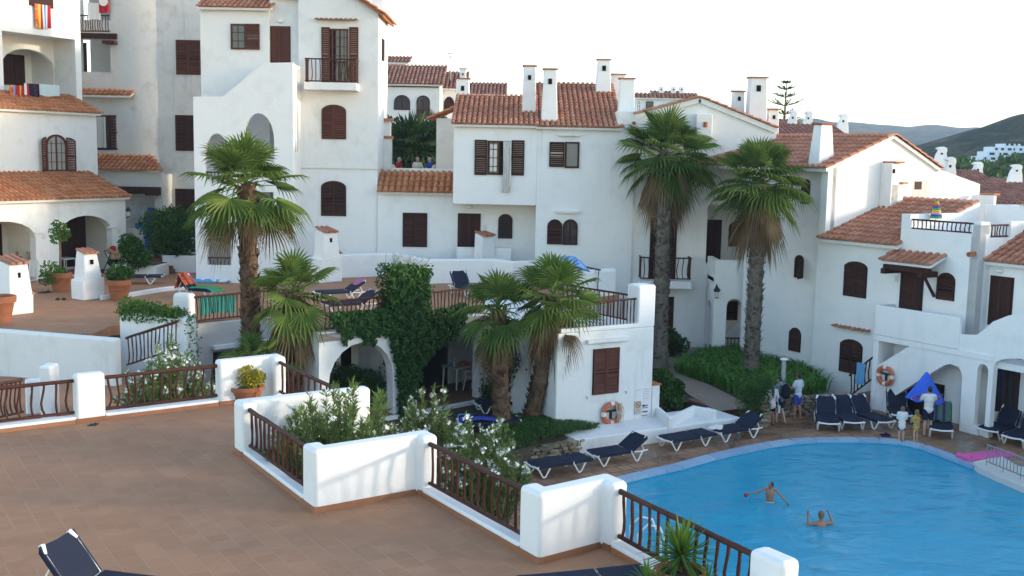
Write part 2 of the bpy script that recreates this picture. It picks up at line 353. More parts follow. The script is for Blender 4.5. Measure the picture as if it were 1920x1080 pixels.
def window(bld, F_, rc, kind='shut', rise=0., m_='wood', name=None, o=0.005, nleaf=2, slat=.075, px=True, label=None, pane='glass', plain=False):
    u0, u1, z0, z1 = F_.rect(*rc) if px else rc
    if rise < 0: rise = (u1-u0)/2*-rise
    nm = name or {'shut': 'window', 'door': 'door', 'glass': 'window', 'half': 'window'}[kind]
    top = archtop(u0, u1, z1, rise) if rise > 0 else None
    fr = MB(); ol = outline(u0, u1, z0, z1, rise)
    fr.prism([[F_.pt(u, z, o+.025) for u, z in ol]], -F_.n*.05)
    if kind in ('glass', 'half'):
        fo = [(u, z) for u, z in ol]
        cx, cz = (u0+u1)/2, (z0+z1)/2
        inn = [(u+(.07 if u < cx-1e-4 else -.07 if u > cx+1e-4 else 0), z+(.07 if z < cz else -.07)) for u, z in ol]
        fr = MB(); fr.prism([[F_.pt(u, z, o+.05) for u, z in fo], [F_.pt(u, z, o+.05) for u, z in inn]], -F_.n*.06)
    w = fr.build(nm, M['shadow' if kind == 'shut' else m_], bld)
    if label: w['label'] = label
    if kind == 'shut':
        k = nleaf
        for i in range(k):
            a = u0+.012+(u1-u0-.024)*i/k+.004; b = u0+.012+(u1-u0-.024)*(i+1)/k-.004
            lf = MB(); leaf(lf, F_, a, b, z0+.012, z1-.012, o+.027, (lambda u: top(u)-.012) if top else None, slat); lf.build('shutter', M[m_], w)
    elif kind == 'door':
        lf = MB()
        for i in range(nleaf):
            a = u0+.04+(u1-u0-.08)*i/nleaf+.004; b = u0+.04+(u1-u0-.08)*(i+1)/nleaf-.004
            leaf(lf, F_, a, b, z0+.01, z1-.04, o+.027, (lambda u: top(u)-.04) if top else None, solid=True)
        lf.build('door_leaf', M[m_], w)
        hd = MB(); hd.tube([F_.pt(u1-.12, (z0+z1)/2-.05, o+.055), F_.pt(u1-.12, (z0+z1)/2-.05, o+.10), F_.pt(u1-.2, (z0+z1)/2-.05, o+.10)], .014, 6); hd.build('handle', M['black'], w)
    elif kind in ('glass', 'half'):
        g = MB(); g.prism([[F_.pt(u, z, o+.012) for u, z in inn]], -F_.n*.01); g.build('pane', M[pane], w)
        if plain: return w
        mu = MB(); nz = max(2, round((z1-z0)/.36))
        mu.fbox(F_, cx-.035, cx+.035, z0+.05, z1-.05, o+.014, o+.045)
        for i in range(1, nz): mu.fbox(F_, u0+.06, u1-.06, z0+(z1-z0)*i/nz-.014, z0+(z1-z0)*i/nz+.014, o+.014, o+.035)
        for q in (.25, .75): mu.fbox(F_, u0+(u1-u0)*q-.012, u0+(u1-u0)*q+.012, z0+.05, z1-.07-rise*.5, o+.013, o+.03)
        mu.build('muntins', M[m_], w)
    return w
def open_leaf(w, F_, u, z0, z1, wid, ang, m_='wood', rise=0., side=1, slat=.075):
    """a shutter leaf hinged at u, swung by ang from closed; side=1 leaf extends to +u"""
    h = F_.pt(u, 0, .04); f2 = Fac((h.x, h.y), F_.az+ang)
    lf = MB()
    t = None
    if rise > 0:
        if side > 0: t = lambda q: z1-rise+rise*math.sqrt(max(0, 1-((q)/wid)**2)) if ang < 100 else z1
        else: t = lambda q: z1-rise+rise*math.sqrt(max(0, 1-((q)/wid)**2))
    leaf(lf, f2, 0 if side > 0 else -wid, wid if side > 0 else 0, z0, z1, 0, t, slat); return lf.build('shutter', M[m_], w)
def baluster_pts(p0, p1, h0, h1, d, amp):
    pts = []
    for i in range(6):
        t = i/5; q = p0.lerp(p1, t) if False else Vector((p0.x, p0.y, h0+(h1-h0)*t))
        pts.append(q+d*(amp*math.sin(math.pi*t)+.35*amp*math.sin(2*math.pi*t)))
    return pts
def rail_geo(p0, p1, h, n, wav=.03, rt=.032, rb=.026, rv=.018, zb=.1, slope=True):
    """returns (top, bottom, [balusters]) builders; p0,p1 are floor points under the rail"""
    p0, p1 = Vector(p0), Vector(p1); d = (p1-p0); dh = Vector((d.x, d.y, 0)).normalized(); k = 7
    top, bot, bl = MB(), MB(), []
    jt = lambda a: Vector((0, 0, rng.uniform(-a, a)))
    top.tube([p0.lerp(p1, i/k)+V(0, 0, h)+jt(.008) for i in range(k+1)], [rt*rng.uniform(.92, 1.08) for _ in range(k+1)], 8)
    bot.tube([p0.lerp(p1, i/k)+V(0, 0, zb)+jt(.006) for i in range(k+1)], [rb*rng.uniform(.92, 1.08) for _ in range(k+1)], 7)
    for i in range(n):
        t = (i+.5)/n; q = p0.lerp(p1, t); b = MB(); amp = wav*(1.3*math.cos(math.pi*t*1.3)+rng.uniform(-.8, .8))
        b.tube(baluster_pts(q, q, q.z+zb, q.z+h-.01, dh, amp), [rv*rng.uniform(.85, 1.15) for _ in range(6)], 6); bl.append(b)
    return top, bot, bl
def railing(label, p0, p1, h=.85, n=10, group=None, m_='rail', **k):
    c = (Vector(p0)+Vector(p1))/2
    t = thing('railing', label, 'railing', c, group); top, bot, bl = rail_geo(p0, p1, h, n, **k)
    top.build('handrail', M[m_], t, smooth=50); bot.build('bottom_rail', M[m_], t, smooth=50)
    for b in bl: b.build('baluster', M[m_], t, smooth=50)
    return t
def rail_part(bld, pts, h, spacing=.13, name='railing', m_='rail', **k):
    mb = MB()
    for a, b in zip(pts, pts[1:]):
        a, b = Vector(a), Vector(b); n = max(1, round((b-a).length/spacing)); t_, b_, bl = rail_geo(a, b, h, n, **k)
        for x in (t_, b_, *bl): mb.add(x.v, x.f)
    return mb.build(name, M[m_], bld, smooth=50)
def path_poly(path, th, side=False):
    """plan polygon of a wall run; path = centre line"""
    P = [Vector((q[0], q[1], 0)) for q in path]; L, Rr = [], []
    for i, q in enumerate(P):
        a = (q-P[i-1]).normalized() if i > 0 else None; b = (P[i+1]-q).normalized() if i < len(P)-1 else None
        n1 = Vector((-a.y, a.x, 0)) if a else None; n2 = Vector((-b.y, b.x, 0)) if b else None
        if n1 is None: mtr = n2
        elif n2 is None: mtr = n1
        else: mtr = (n1+n2); mtr = mtr/max(.3, mtr.dot(n1))
        L.append(q+mtr*(0 if side else th/2)); Rr.append(q-mtr*th/2)
    return L+Rr[::-1]
def slab(mb, poly, z0, z1): mb.prism([[Vector((q[0], q[1], z0)) for q in poly]], (0, 0, z1-z0))
def parapet(label, path, z0, z1, th=.3, bev=.07, m_='clean', skirt=None, name='parapet_wall', cat='parapet', group=None):
    c = Vector((path[0][0], path[0][1], z0)); t = thing(name, label, cat, c, group)
    mb = MB(); slab(mb, path_poly(path, th), z0, z1); mb.build('wall', M[m_], t, bevel=bev, seg=3)
    if skirt is not None:
        mb = MB(); slab(mb, path_poly(path, th+.03, True), z0, skirt+.09); mb.build('skirting', M['skirt'], t)
    return t
def chimney_geo(c, w, d, h, az, taper=.8):
    mb = MB(); mb.box((c[0], c[1], c[2]+h/2), (w, d, h), R(90-az), taper); return mb
def chimney(bld, c, w, d, h, az=90, taper=.82, cap=True, hole=True, m_='clean', capm='tile'):
    s_ = chimney_geo(c, w, d, h, az, taper).build('chimney', M[m_], bld, bevel=.035)
    f = Fac((c[0], c[1]), az); top = c[2]+h
    if cap:
        mb = MB(); ww = w*taper
        mb.hexa([f.pt(-ww/2-.05, top+.002, d*taper/2+.06), f.pt(ww/2+.05, top+.002, d*taper/2+.06), f.pt(ww/2+.05, top+.002, -d*taper/2-.06), f.pt(-ww/2-.05, top+.002, -d*taper/2-.06)],
                [f.pt(-ww/2-.05, top+.05, d*taper/2+.06), f.pt(ww/2+.05, top+.05, d*taper/2+.06), f.pt(ww/2+.05, top+.09, -d*taper/2-.06), f.pt(-ww/2-.05, top+.09, -d*taper/2-.06)])
        mb.build('chimney_cap', M[capm], s_)
    if hole:
        k = 1-(1-taper)*.78; mb = MB(); mb.fbox(f, -w*.11, w*.11, top-h*.2-w*.16, top-h*.2+w*.16, d*k/2-.02, d*k/2+.03); mb.build('flue_opening', M['dark'], s_)  # dark block on the shaft stands for the shaded flue hole
    return s_
# ------------------------------------------------------------------ plants
def frond(mb, base, az, el, pet, L, mdead=False, n=22, spread=118, droop=.35, seed=0, twist=0., pmb=None, pr=.014):
    rr = random.Random(seed); fwd = Vector((math.sin(az)*math.cos(el), math.cos(az)*math.cos(el), math.sin(el)))
    side = Vector((math.cos(az), -math.sin(az), 0)); up = side.cross(fwd)
    if twist: side, up = side*math.cos(twist)+up*math.sin(twist), up*math.cos(twist)-side*math.sin(twist)
    g = droop
    def bend(q, t): return q-Vector((0, 0, g*t*t))
    hub = bend(base+fwd*pet, pet*.45)
    (pmb or mb).tube([base, bend(base+fwd*pet*.5, pet*.2), hub], [pr*1.3, pr, pr*.8], 4, False, r=.75)
    cr = rr.random()*.55
    for i in range(n):
        a = R(spread)*(2*(i+.5)/n-1); da = R(spread)/n*1.02
        ll = L*(.98-.25*abs(a/R(spread))**2)*rr.uniform(.9, 1.06)
        def P(r_, ang, lift=0.):
            q = hub+(fwd*math.cos(ang)+side*math.sin(ang))*r_+up*(lift+.12*r_*(abs(math.sin(ang))))
            t = r_/L; return q-Vector((0, 0, g*(1.3*t*t+(.9*t**4))*L*.55))
        tip_d = rr.uniform(0, .16)*L*(.3+min(1, max(0, 1-math.sin(el))))
        h0 = hub; m0 = P(ll*.44, a-da*.97); m1 = P(ll*.44, a+da*.97); mc = P(ll*.44, a, -.035*L)
        n0 = P(ll*.74, a-da*.42); n1 = P(ll*.74, a+da*.42); nc = P(ll*.74, a, -.02*L); tp = P(ll, a+rr.uniform(-.03, .03))-Vector((0, 0, tip_d))
        f_ = [(0, 1, 3), (0, 3, 2), (1, 4, 6, 3), (3, 6, 5, 2), (4, 7, 6), (6, 7, 5)]
        mb.add([h0, m0, m1, mc, n0, n1, nc, tp], f_, min(1, max(0, cr+rr.random()*.45)))
def palm(label, base, top, tr0, tr1, nfr, Lf, pet, ndead=10, green='palm', barkm='bark', group=None, seed=1, name='fan_palm', skirt=1., elmin=-40, nseg=22, dead_len=None, bend=0., dpet=1., del_=(-78, -40)):
    rr = random.Random(seed); base, top = Vector(base), Vector(top)
    t = thing(name, label, 'palm', base, group)
    tk = MB(); k = 26; H = (top-base).length; pts = []; rad = []
    for i in range(k+1):
        s_ = i/k; q = base.lerp(top, s_)+Vector((bend*math.sin(math.pi*s_), 0, 0)); pts.append(q)
        r_ = tr0+(tr1-tr0)*s_; r_ *= 1+.07*((-1)**i)*(.5+rr.random()*.6)+(.35*math.exp(-s_*14)); rad.append(r_)
    tk.tube(pts, rad, 14, r=.42)
    for i in range(int(H*110)):   # leaf bases on the trunk
        s_ = rr.random(); a = rr.random()*6.28; q = base.lerp(top, s_)+Vector((bend*math.sin(math.pi*s_), 0, 0)); r_ = tr0+(tr1-tr0)*s_
        n_ = Vector((math.cos(a), math.sin(a), 0)); tg = Vector((-n_.y, n_.x, 0)); ln = rr.uniform(.07, .17)*(1+s_*.6); w = rr.uniform(.04, .10)
        b_ = q+n_*r_*.96; tp = q+n_*(r_+ln*rr.uniform(.2, .7))+Vector((0, 0, ln*rr.choice((1, 1, .6))))
        tk.add([b_-tg*w, b_+tg*w, tp+tg*w*.35, tp-tg*w*.35, b_-V(0, 0, .06)], [(0, 1, 2, 3), (4, 1, 0)], rr.random())
    tk.build('trunk', M[barkm], t)
    cw = MB(); st = MB(); dd = MB(); ga = 2.39996
    for i in range(nfr):
        s_ = i/max(1, nfr-1); az = i*ga+rr.uniform(-.25, .25); el = R(86-(86-elmin)*s_**.9+rr.uniform(-17, 17))
        b_ = top+Vector((0, 0, .28*(1-s_)-.1)); pl = pet*rr.uniform(.7, 1.2)*(1.-.30*(1-s_)**2)
        frond(cw, b_, az, el, pl, Lf*rr.uniform(.8, 1.12)*(.82+.25*min(1, s_*2)), n=nseg, droop=.10+.26*s_, seed=rr.randrange(10**6), twist=rr.uniform(-.35, .35), pmb=st, spread=rr.uniform(100, 128))
    cw.build('crown', M[green], t, fix=False); st.build('leaf_stalks', M['lush'] if green == 'palm' else M['hedge'], t, fix=False)
    for i in range(ndead):
        az = i*ga*1.7+rr.uniform(-.4, .4); el = R(rr.uniform(*del_)); dz = rr.uniform(-.15, .5)*skirt
        frond(dd, top-Vector((0, 0, .15+dz)), az, el, pet*dpet*rr.uniform(.45, .8), (dead_len or Lf)*rr.uniform(.7, 1.), n=16, droop=.7, seed=rr.randrange(10**6), twist=rr.uniform(-.6, .6), spread=rr.uniform(40, 80))
    if ndead: dd.build('dead_fronds', M['dead'], t, fix=False)
    return t
def add_leaf(mb, q, d, n_, L, w, r=None):
    s_ = d.cross(n_); s_ = s_.normalized() if s_.length > 1e-5 else d.orthogonal().normalized()
    mb.add([q, q+d*L*.45+s_*w, q+d*L+n_*(-.12*L), q+d*L*.45-s_*w], [(0, 1, 2, 3)], r)
def rdir(rr):
    while True:
        v = Vector((rr.uniform(-1, 1), rr.uniform(-1, 1), rr.uniform(-1, 1)))
        if .05 < v.length < 1: return v.normalized()
def bush_geo(mb, c, rx, ry, rz, n, L, w, seed=0, ncl=14, up=.5, flat=.9, cl=(.25, .5)):
    rr = random.Random(seed); c = Vector(c); cls = []
    for i in range(ncl):
        d = rdir(rr); f = rr.uniform(.35, .8); cls.append((c+Vector((d.x*rx*f, d.y*ry*f, d.z*rz*f)), rr.uniform(*cl)*min(rx, ry, rz)*1.6, rr.uniform(-.2, .25)))
    for i in range(n):
        q, rad, tone = cls[rr.randrange(ncl)]; d = rdir(rr); p_ = q+d*rad*rr.uniform(.75, 1.05)
        if p_.z < c.z-rz*flat: continue
        o = (d+Vector((0, 0, up))+rdir(rr)*.7).normalized()
        add_leaf(mb, p_, o, (d+rdir(rr)*.6).normalized(), L*rr.uniform(.7, 1.3), w*rr.uniform(.7, 1.2), min(1, max(0, .35+tone+rr.uniform(-.3, .35))))
def bush(label, c, rx, ry, rz, n, L=.09, w=.03, m_='hedge', name='shrub', cat='shrub', seed=0, ncl=14, group=None, **k):
    c = Vector(c); t = thing(name, label, cat, (c.x, c.y, c.z-rz*.9), group)
    mb = MB(); bush_geo(mb, c, rx, ry, rz, n, L, w, seed, ncl, **k); mb.build('foliage', M[m_], t, fix=False)
    s_ = MB(); rr = random.Random(seed+5)
    for i in range(7):
        d = rdir(rr); s_.tube([c+V(d.x*.1, d.y*.1, -rz*.95), c+V(d.x*rx*.4, d.y*ry*.4, -rz*.1), c+V(d.x*rx*.6, d.y*ry*.6, rz*.4*abs(d.z))], [.02, .014, .006], 5)
    s_.build('stems', M['stem'], t); return t
def oleander(label, c, r, h, nst=40, seed=0, flowers=.5, group=None, m_='oleander', lean=(0, 0), fsz=.045, nl=95):
    rr = random.Random(seed); c = Vector(c); t = thing('oleander_bush', label, 'oleander', c, group); lf, st, fls = MB(), MB(), []
    for i in range(nst):
        a = rr.random()*6.28; q = r*math.sqrt(rr.random()); tip = c+Vector((q*math.cos(a)+lean[0]*h, q*math.sin(a)+lean[1]*h, h*(1-.35*(q/r)**2)*rr.uniform(.72, 1.05)))
        b_ = c+Vector((q*.25*math.cos(a), q*.25*math.sin(a), 0)); md = b_.lerp(tip, .55)+Vector((0, 0, .08*h))
        st.tube([b_, md, tip], [.014, .009, .005], 5); tone = rr.uniform(-.12, .25)
        for j in range(nl):
            s_ = .22+.80*rr.random()**.8; p_ = (b_.lerp(md, s_*2*.55/.55) if s_ < .5 else md.lerp(tip, (s_-.5)/.5)) if False else (b_*(1-s_)**2+md*2*s_*(1-s_)+tip*s_*s_)
            d = (rdir(rr)+(tip-b_).normalized()*.9+Vector((0, 0, .25))).normalized()
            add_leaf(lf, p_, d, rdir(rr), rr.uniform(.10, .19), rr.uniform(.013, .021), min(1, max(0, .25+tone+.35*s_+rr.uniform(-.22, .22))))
        if rr.random() < flowers:
            fl = MB(); fls.append(fl)
            for j in range(rr.randrange(6, 14)):
                p_ = tip+rdir(rr)*rr.uniform(.01, .09)+Vector((0, 0, .03)); n_ = (rdir(rr)+V(0, -.4, .5)).normalized(); s1 = n_.orthogonal().normalized(); s2 = n_.cross(s1); vs = [p_]
                for k in range(10):
                    rad = fsz*(1 if k % 2 == 0 else .5); an = k*math.pi/5; vs.append(p_+(s1*math.cos(an)+s2*math.sin(an))*rad+n_*.012*(k % 2 == 0))
                fl.add(vs, [(0, k+1, (k+1) % 10+1) for k in range(10)])
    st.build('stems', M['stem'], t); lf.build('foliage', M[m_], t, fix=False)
    for fl in fls: fl.build('flower_cluster', M['petal'], t, fix=False)
    return t
def pot_geo(c, r, h):
    mb = MB(); mb.lathe(c, [(.02, 0), (r*.68, 0), (r*.93, h*.74), (r*.95, h*.75), (r*1.05, h*.76), (r*1.07, h*.98), (r*1.03, h), (r*.9, h), (r*.86, h*.86), (.01, h*.86)], 28)
    for z in (.35, .55): mb.lathe(V(*c)+V(0, 0, h*z), [(r*(.68+.25*z/.74), -.012), (r*(.68+.25*z/.74)+.014, 0), (r*(.68+.25*z/.74), .012)], 28)
    return mb
def pot(label, c, r, h, name='terracotta_pot'):
    t = thing(name, label, 'flower pot', c); pot_geo(c, r, h).build('pot', M['pot'], t, smooth=40)
    s_ = MB(); s_.lathe(V(*c)+V(0, 0, h*.86), [(.01, .03), (r*.6, .045), (r*.87, .012), (r*.87, 0), (.01, 0)], 20); s_.build('soil', M['soil'], t); return t
# ------------------------------------------------------------------ loungers
def lounger(label, loc, az, back=0., group=None, length=1.95, m_='navy', k=.88):
    """sun bed; az = direction from the foot to the head end"""
    t = thing('sun_lounger', label, 'sun lounger', (0, 0, 0), group); W = .34; zs = .36; xb = .62; Lb = length-1.25
    f = MB(); ca, sa = math.cos(R(back)), math.sin(R(back))
    for s_ in (-1, 1):
        y = s_*W
        f.tube([(-.68, y*.97, zs-.05), (-.62, y, zs), (0, y, zs), (.5, y, zs), (.60, y, zs)], [.018, .02, .02, .02, .02], 8)
        f.tube([(xb, y, zs+.01), (xb+Lb*.5*ca, y, zs+.01+Lb*.5*sa), (xb+Lb*ca, y*.99, zs+.01+Lb*sa)], [.02, .02, .022], 8)
        f.tube([(xb+Lb*(ca)-.10*ca, y, zs+Lb*sa-.10*sa), (xb+Lb*ca+.02*ca, y*.85, zs+.012+Lb*sa+.02*sa)], [.04, .046], 8)
        f.tube([(xb-.02, y, zs-.02), (xb+.35, y, zs-.05), (xb+.62, y, zs-.03)], .024, 7)
        if back > 12: f.tube([(xb+.5, y*.93, zs-.05), (xb+Lb*.62*ca, y*.93, zs+Lb*.62*sa)], .018, 6)
    f.tube([(-.66, -W, zs-.03), (-.69, 0, zs-.05), (-.66, W, zs-.03)], .03, 8); f.tube([(.55, -W, zs-.04), (.55, W, zs-.04)], .022, 6)
    f.tube([(xb+Lb*ca*.95, -W*.9, zs-.02+Lb*sa*.95), (xb+Lb*ca*.95, W*.9, zs-.02+Lb*sa*.95)], .02, 7)
    f.build('frame', M['plastic'], t, smooth=50)
    for x0 in (-.48, .78):
        for s_ in (-1, 1):
            y = s_*(W+.015); l_ = MB()
            l_.tube([(x0-.22, y, zs-.01), (x0-.16, y, zs-.06), (x0-.01, y*1.02, .045), (x0+.02, y*1.02, .03), (x0+.09, y*1.02, .05), (x0+.24, y, zs-.07), (x0+.29, y, zs-.02)], [.026, .028, .026, .03, .026, .028, .026], 7)
            l_.build('leg', M['plastic'], t, smooth=50)
    def sheet(pts, w):
        mb = MB(); n = len(pts); th = .018; vs = []
        for x, z in pts:
            for ty, dz in ((-1.03, -.075), (-1, 0), (0, -.022), (1, 0), (1.03, -.075)): vs.append((x, w*ty, z+dz))
        top = len(vs); vs += [(x, y, z-th) for x, y, z in vs]
        fs = [(i*5+k, i*5+k+1, (i+1)*5+k+1, (i+1)*5+k) for i in range(n-1) for k in range(4)]
        fs += [tuple(q+top for q in f_[::-1]) for f_ in fs]
        ring = [k for k in range(5)]+[i*5+4 for i in range(1, n)]+[(n-1)*5+k for k in (3, 2, 1, 0)]+[i*5 for i in range(n-2, 0, -1)]
        fs += [(a, b, b+top, a+top) for a, b in zip(ring, ring[1:]+ring[:1])]
        mb.add(vs, fs, .5); return mb
    sheet([(-.62, zs+.02), (-.55, zs+.042), (-.2, zs+.036), (.2, zs+.036), (.57, zs+.040)], W+.036).build('seat_fabric', M[m_], t, smooth=50)
    sheet([(xb+.0*ca, zs+.04), (xb+Lb*.3*ca-.0, zs+.044+Lb*.3*sa), (xb+Lb*.7*ca, zs+.044+Lb*.7*sa), (xb+(Lb-.015)*ca, zs+.05+(Lb-.015)*sa)], W+.036).build('backrest_fabric', M[m_], t, smooth=50)
    t.location = loc; t.rotation_euler = (0, 0, R(90-az)); t.scale = (k, k, k); return t
def place(o, loc, az, label):
    c = copy_tree(o); c.location = loc; c.rotation_euler = (0, 0, R(90-az)); c['label'] = label; return c
# ------------------------------------------------------------------ people
def cap(mb, a, b, ra, rb, n=10):
    a, b = Vector(a), Vector(b); d = (b-a); L = d.length; d = d/L if L else V(0, 0, 1)
    mb.tube([a-d*ra*.8, a-d*ra*.45, a, a.lerp(b, .5), b, b+d*rb*.45, b+d*rb*.8], [ra*.4, ra*.85, ra, (ra+rb)/2, rb, rb*.85, rb*.4], n)
def hand(mb, w, d, nrm, s=1., curl=.4, side=1):
    """palm and five fingers from wrist w along d; nrm = palm normal"""
    d = d.normalized(); nrm = (nrm-d*nrm.dot(d)).normalized(); t = d.cross(nrm)*side
    pc = w+d*.045*s
    for k in range(4):
        o = (k-1.5)*.021*s; mb.tube([w+t*o*.5, w+t*o+d*.05*s, w+t*o*1.05+d*.085*s], [.02*s, .017*s, .013*s], 7)
        L = (.066, .078, .072, .056)[k]*s; b_ = w+t*o*1.05+d*.085*s; c1 = b_+(d*math.cos(curl)+nrm*math.sin(curl))*L*.5; c2 = c1+(d*math.cos(curl*2)+nrm*math.sin(curl*2))*L*.5
        mb.tube([b_, c1, c2], [.0105*s, .0098*s, .008*s], 6)
    b_ = w+d*.025*s-t*.03*s; e = b_+(d*.7-t*.55+nrm*.35).normalized()*.04*s; mb.tube([b_, e, e+(d*.85-t*.1+nrm*.3).normalized()*.032*s], [.014*s, .012*s, .0095*s], 6)
def person(label, pos, az, s=1., J=None, skin='skin', hair='hairD', hairlen=0, clothes=(), voxel=.0095, headdir=None, child=False, upper_only=False, fcurl=.4):
    """figure facing az; joints in a local frame (x right, y forward, z up) for a 1.75 m body"""
    j = dict(hip=V(0, 0, .93), chest=V(0, 0, 1.28), neck=V(0, 0, 1.47), head=V(0, .02, 1.63),
             shL=V(-.185, 0, 1.42), shR=V(.185, 0, 1.42), elL=V(-.23, -.02, 1.13), elR=V(.23, -.02, 1.13), wrL=V(-.23, .07, .88), wrR=V(.23, .07, .88),
             hpL=V(-.095, 0, .90), hpR=V(.095, 0, .90), knL=V(-.10, .02, .49), knR=V(.10, .02, .49), anL=V(-.10, -.02, .08), anR=V(.10, -.02, .08))
    for k, v in (J or {}).items(): j[k] = Vector(v)
    pos = Vector(pos); t = thing('person', label, 'person', pos); rm = Matrix.Rotation(-R(az), 3, 'Z')
    W_ = lambda v: pos+(rm @ Vector(v))*s
    P = {k: W_(v) for k, v in j.items()}; hk = 1.28 if child else 1.
    up = (P['neck']-P['hip']).normalized(); rt = (P['shR']-P['shL']).normalized(); fw = up.cross(rt).normalized()
    TM = Matrix((rt, fw, up)).transposed()
    hd = (rm @ Vector(headdir or (0, 1, 0))).normalized(); hu = (P['head']-P['neck']).normalized(); hr = hd.cross(hu).normalized(); hu = hr.cross(hd); HM = Matrix((hr, hd, hu)).transposed()
    b = MB()
    def torso(mb, g):
        mb.ell(P['hip'], .155*s+g, .115*s+g, .13*s+g, 14, 10, TM); mb.ell(P['hip'].lerp(P['chest'], .5), .142*s+g, .10*s+g, .19*s+g, 14, 10, TM)
        mb.ell(P['chest'], .165*s+g, .115*s+g, .20*s+g, 14, 10, TM); cap(mb, P['shL'].lerp(P['shR'], .12), P['shR'].lerp(P['shL'], .12), .062*s+g, .062*s+g)
        mb.ell(P['chest'].lerp(P['neck'], .55), .12*s+g, .08*s+g, .10*s+g, 12, 8, TM)
    torso(b, 0)
    cap(b, P['chest'].lerp(P['neck'], .7), P['neck'].lerp(P['head'], .5), .056*s, .05*s)
    H = P['head']; b.ell(H+hu*.015*s, .074*s*hk, .092*s*hk, .108*s*hk, 16, 12, HM); b.ell(H+hd*.03*s*hk-hu*.055*s*hk, .052*s*hk, .055*s*hk, .06*s*hk, 12, 8, HM)
    b.tube([H+hd*.085*s*hk+hu*.02*s*hk, H+hd*.108*s*hk-hu*.02*s*hk, H+hd*.088*s*hk-hu*.03*s*hk], [.009*s, .015*s, .012*s], 6)
    for q in (-1, 1): b.ell(H+hr*q*.075*s*hk-hu*.005*s, .012*s, .02*s, .032*s, 8, 6, HM)
    b.ell(H+hd*.084*s*hk-hu*.058*s*hk, .022*s, .012*s, .009*s, 8, 6, HM)
    for q, e, w, sd in (('shL', 'elL', 'wrL', -1), ('shR', 'elR', 'wrR', 1)):
        cap(b, P[q], P[e], .05*s, .038*s); cap(b, P[e], P[w], .039*s, .026*s); d = (P[w]-P[e]).normalized(); hand(b, P[w], d, -rt*sd+fw*.3, s*(.85 if child else 1.), fcurl, sd)
    if not upper_only:
        for h, k, a in (('hpL', 'knL', 'anL'), ('hpR', 'knR', 'anR')):
            cap(b, P[h], P[k], .083*s, .055*s); cap(b, P[k].lerp(P[a], .02), P[k].lerp(P[a], .4), .054*s, .055*s); cap(b, P[k].lerp(P[a], .4), P[a], .053*s, .034*s)
            ft = fw if abs(fw.z) < .8 else Vector((fw.x, fw.y, 0)); ft = Vector((ft.x, ft.y, 0)).normalized()
            f0 = P[a]-ft*.03*s-V(0, 0, .035*s); cap(b, f0, f0+ft*.17*s-V(0, 0, .012*s), .034*s, .025*s)
    body = b.build('body', M[skin], t, remesh=voxel)
    if hair:
        h_ = MB(); h_.ell(H+hu*.035*s*hk-hd*.018*s*hk, .083*s*hk, .094*s*hk, .092*s*hk, 14, 10, HM); h_.ell(H-hd*.04*s*hk-hu*.01*s*hk, .077*s*hk, .065*s*hk, .09*s*hk, 12, 8, HM)
        if hairlen: cap(h_, H-hd*.065*s, P['neck']-fw*.10*s-up*(hairlen*.5)*s, .07*s, .06*s); cap(h_, P['neck']-fw*.10*s-up*(hairlen*.5)*s, P['neck']-fw*.13*s-up*hairlen*s, .055*s, .018*s)
        h_.build('hair', M[hair], t, remesh=.012)
    ey = MB()
    for q in (-1, 1): ey.ell(H+hd*.083*s*hk+hr*q*.03*s*hk+hu*.012*s*hk, .010*s, .007*s, .007*s, 8, 6, HM)
    ey.build('eyes', M['black'], t)
    for kind, cm in clothes:
        c = MB(); g = .016*s
        if kind in ('shirt', 'longshirt', 'blouse'):
            torso(c, g)
            for q, e, w in (('shL', 'elL', 'wrL'), ('shR', 'elR', 'wrR')):
                if kind == 'shirt': cap(c, P[q], P[q].lerp(P[e], .62), .062*s, .062*s)
                else: cap(c, P[q], P[e], .066*s, .058*s); cap(c, P[e], P[e].lerp(P[w], .8), .058*s, .048*s)
            if kind == 'longshirt': c.ell(P['hip']-up*.1*s, .185*s, .15*s, .18*s, 14, 10, TM)
            nm = 'shirt'
        elif kind in ('shorts', 'swim'):
            c.ell(P['hip']-up*.01*s, .168*s, .13*s, .125*s, 14, 10, TM); f_ = .72 if kind == 'shorts' else .45
            for h, k in (('hpL', 'knL'), ('hpR', 'knR')): cap(c, P[h], P[h].lerp(P[k], f_), .10*s, .086*s)
            nm = 'shorts'
        elif kind == 'towel':
            torso(c, .035*s); c.ell(P['hip']-up*.12*s, .19*s, .16*s, .26*s, 14, 10, TM)
            for q, e in (('shL', 'elL'), ('shR', 'elR')): cap(c, P[q], P[e], .085*s, .08*s)
            nm = 'towel_wrap'
        c.build(nm, M[cm], t, remesh=.012)
    return t
# ================================================================== PLACE
T = 2.8; RTZ = 3.2
A = azv(147); B = azv(57); Z = V(0, 0, 1)
xy = lambda q: (q[0], q[1])
# ---------------- foreground terrace
c1 = zP(508, 749, T); c3 = zP(438, 846, T); c4 = zP(590, 962, T); c5 = zP(782, 926, T); c6 = zP(1009, 1058, T); c7 = zP(1127, 1026, T)
L0 = zP(0, 812, T); Ld = (c1-L0).normalized(); Ln = V(-Ld.y, Ld.x, 0)
Lp = lambda x: zP(x, 812-.124*x, T)
tt = (c3-c1).dot(A); c2 = c1+A*tt
h = .15
E_ = L0-Ld*6
post8 = zP(1425, 1045, T+.86); post8.z = T
fl = MB(); slab(fl, [xy(q) for q in (E_+Ln*.2, c1+Ln*.2+B*.2, c2+B*.25+A*.2, c3+A*.25+B*.25, c4+B*.25-A*.25, c5+B*.25-A*.25, c6+B*.25-A*.25, c7+B*.25-A*.25, post8+B*.3+A*.3, post8+A*9+B*.3, E_+A*22)], T-.35, T)
struct('terrace_floor', fl, M['floor'])
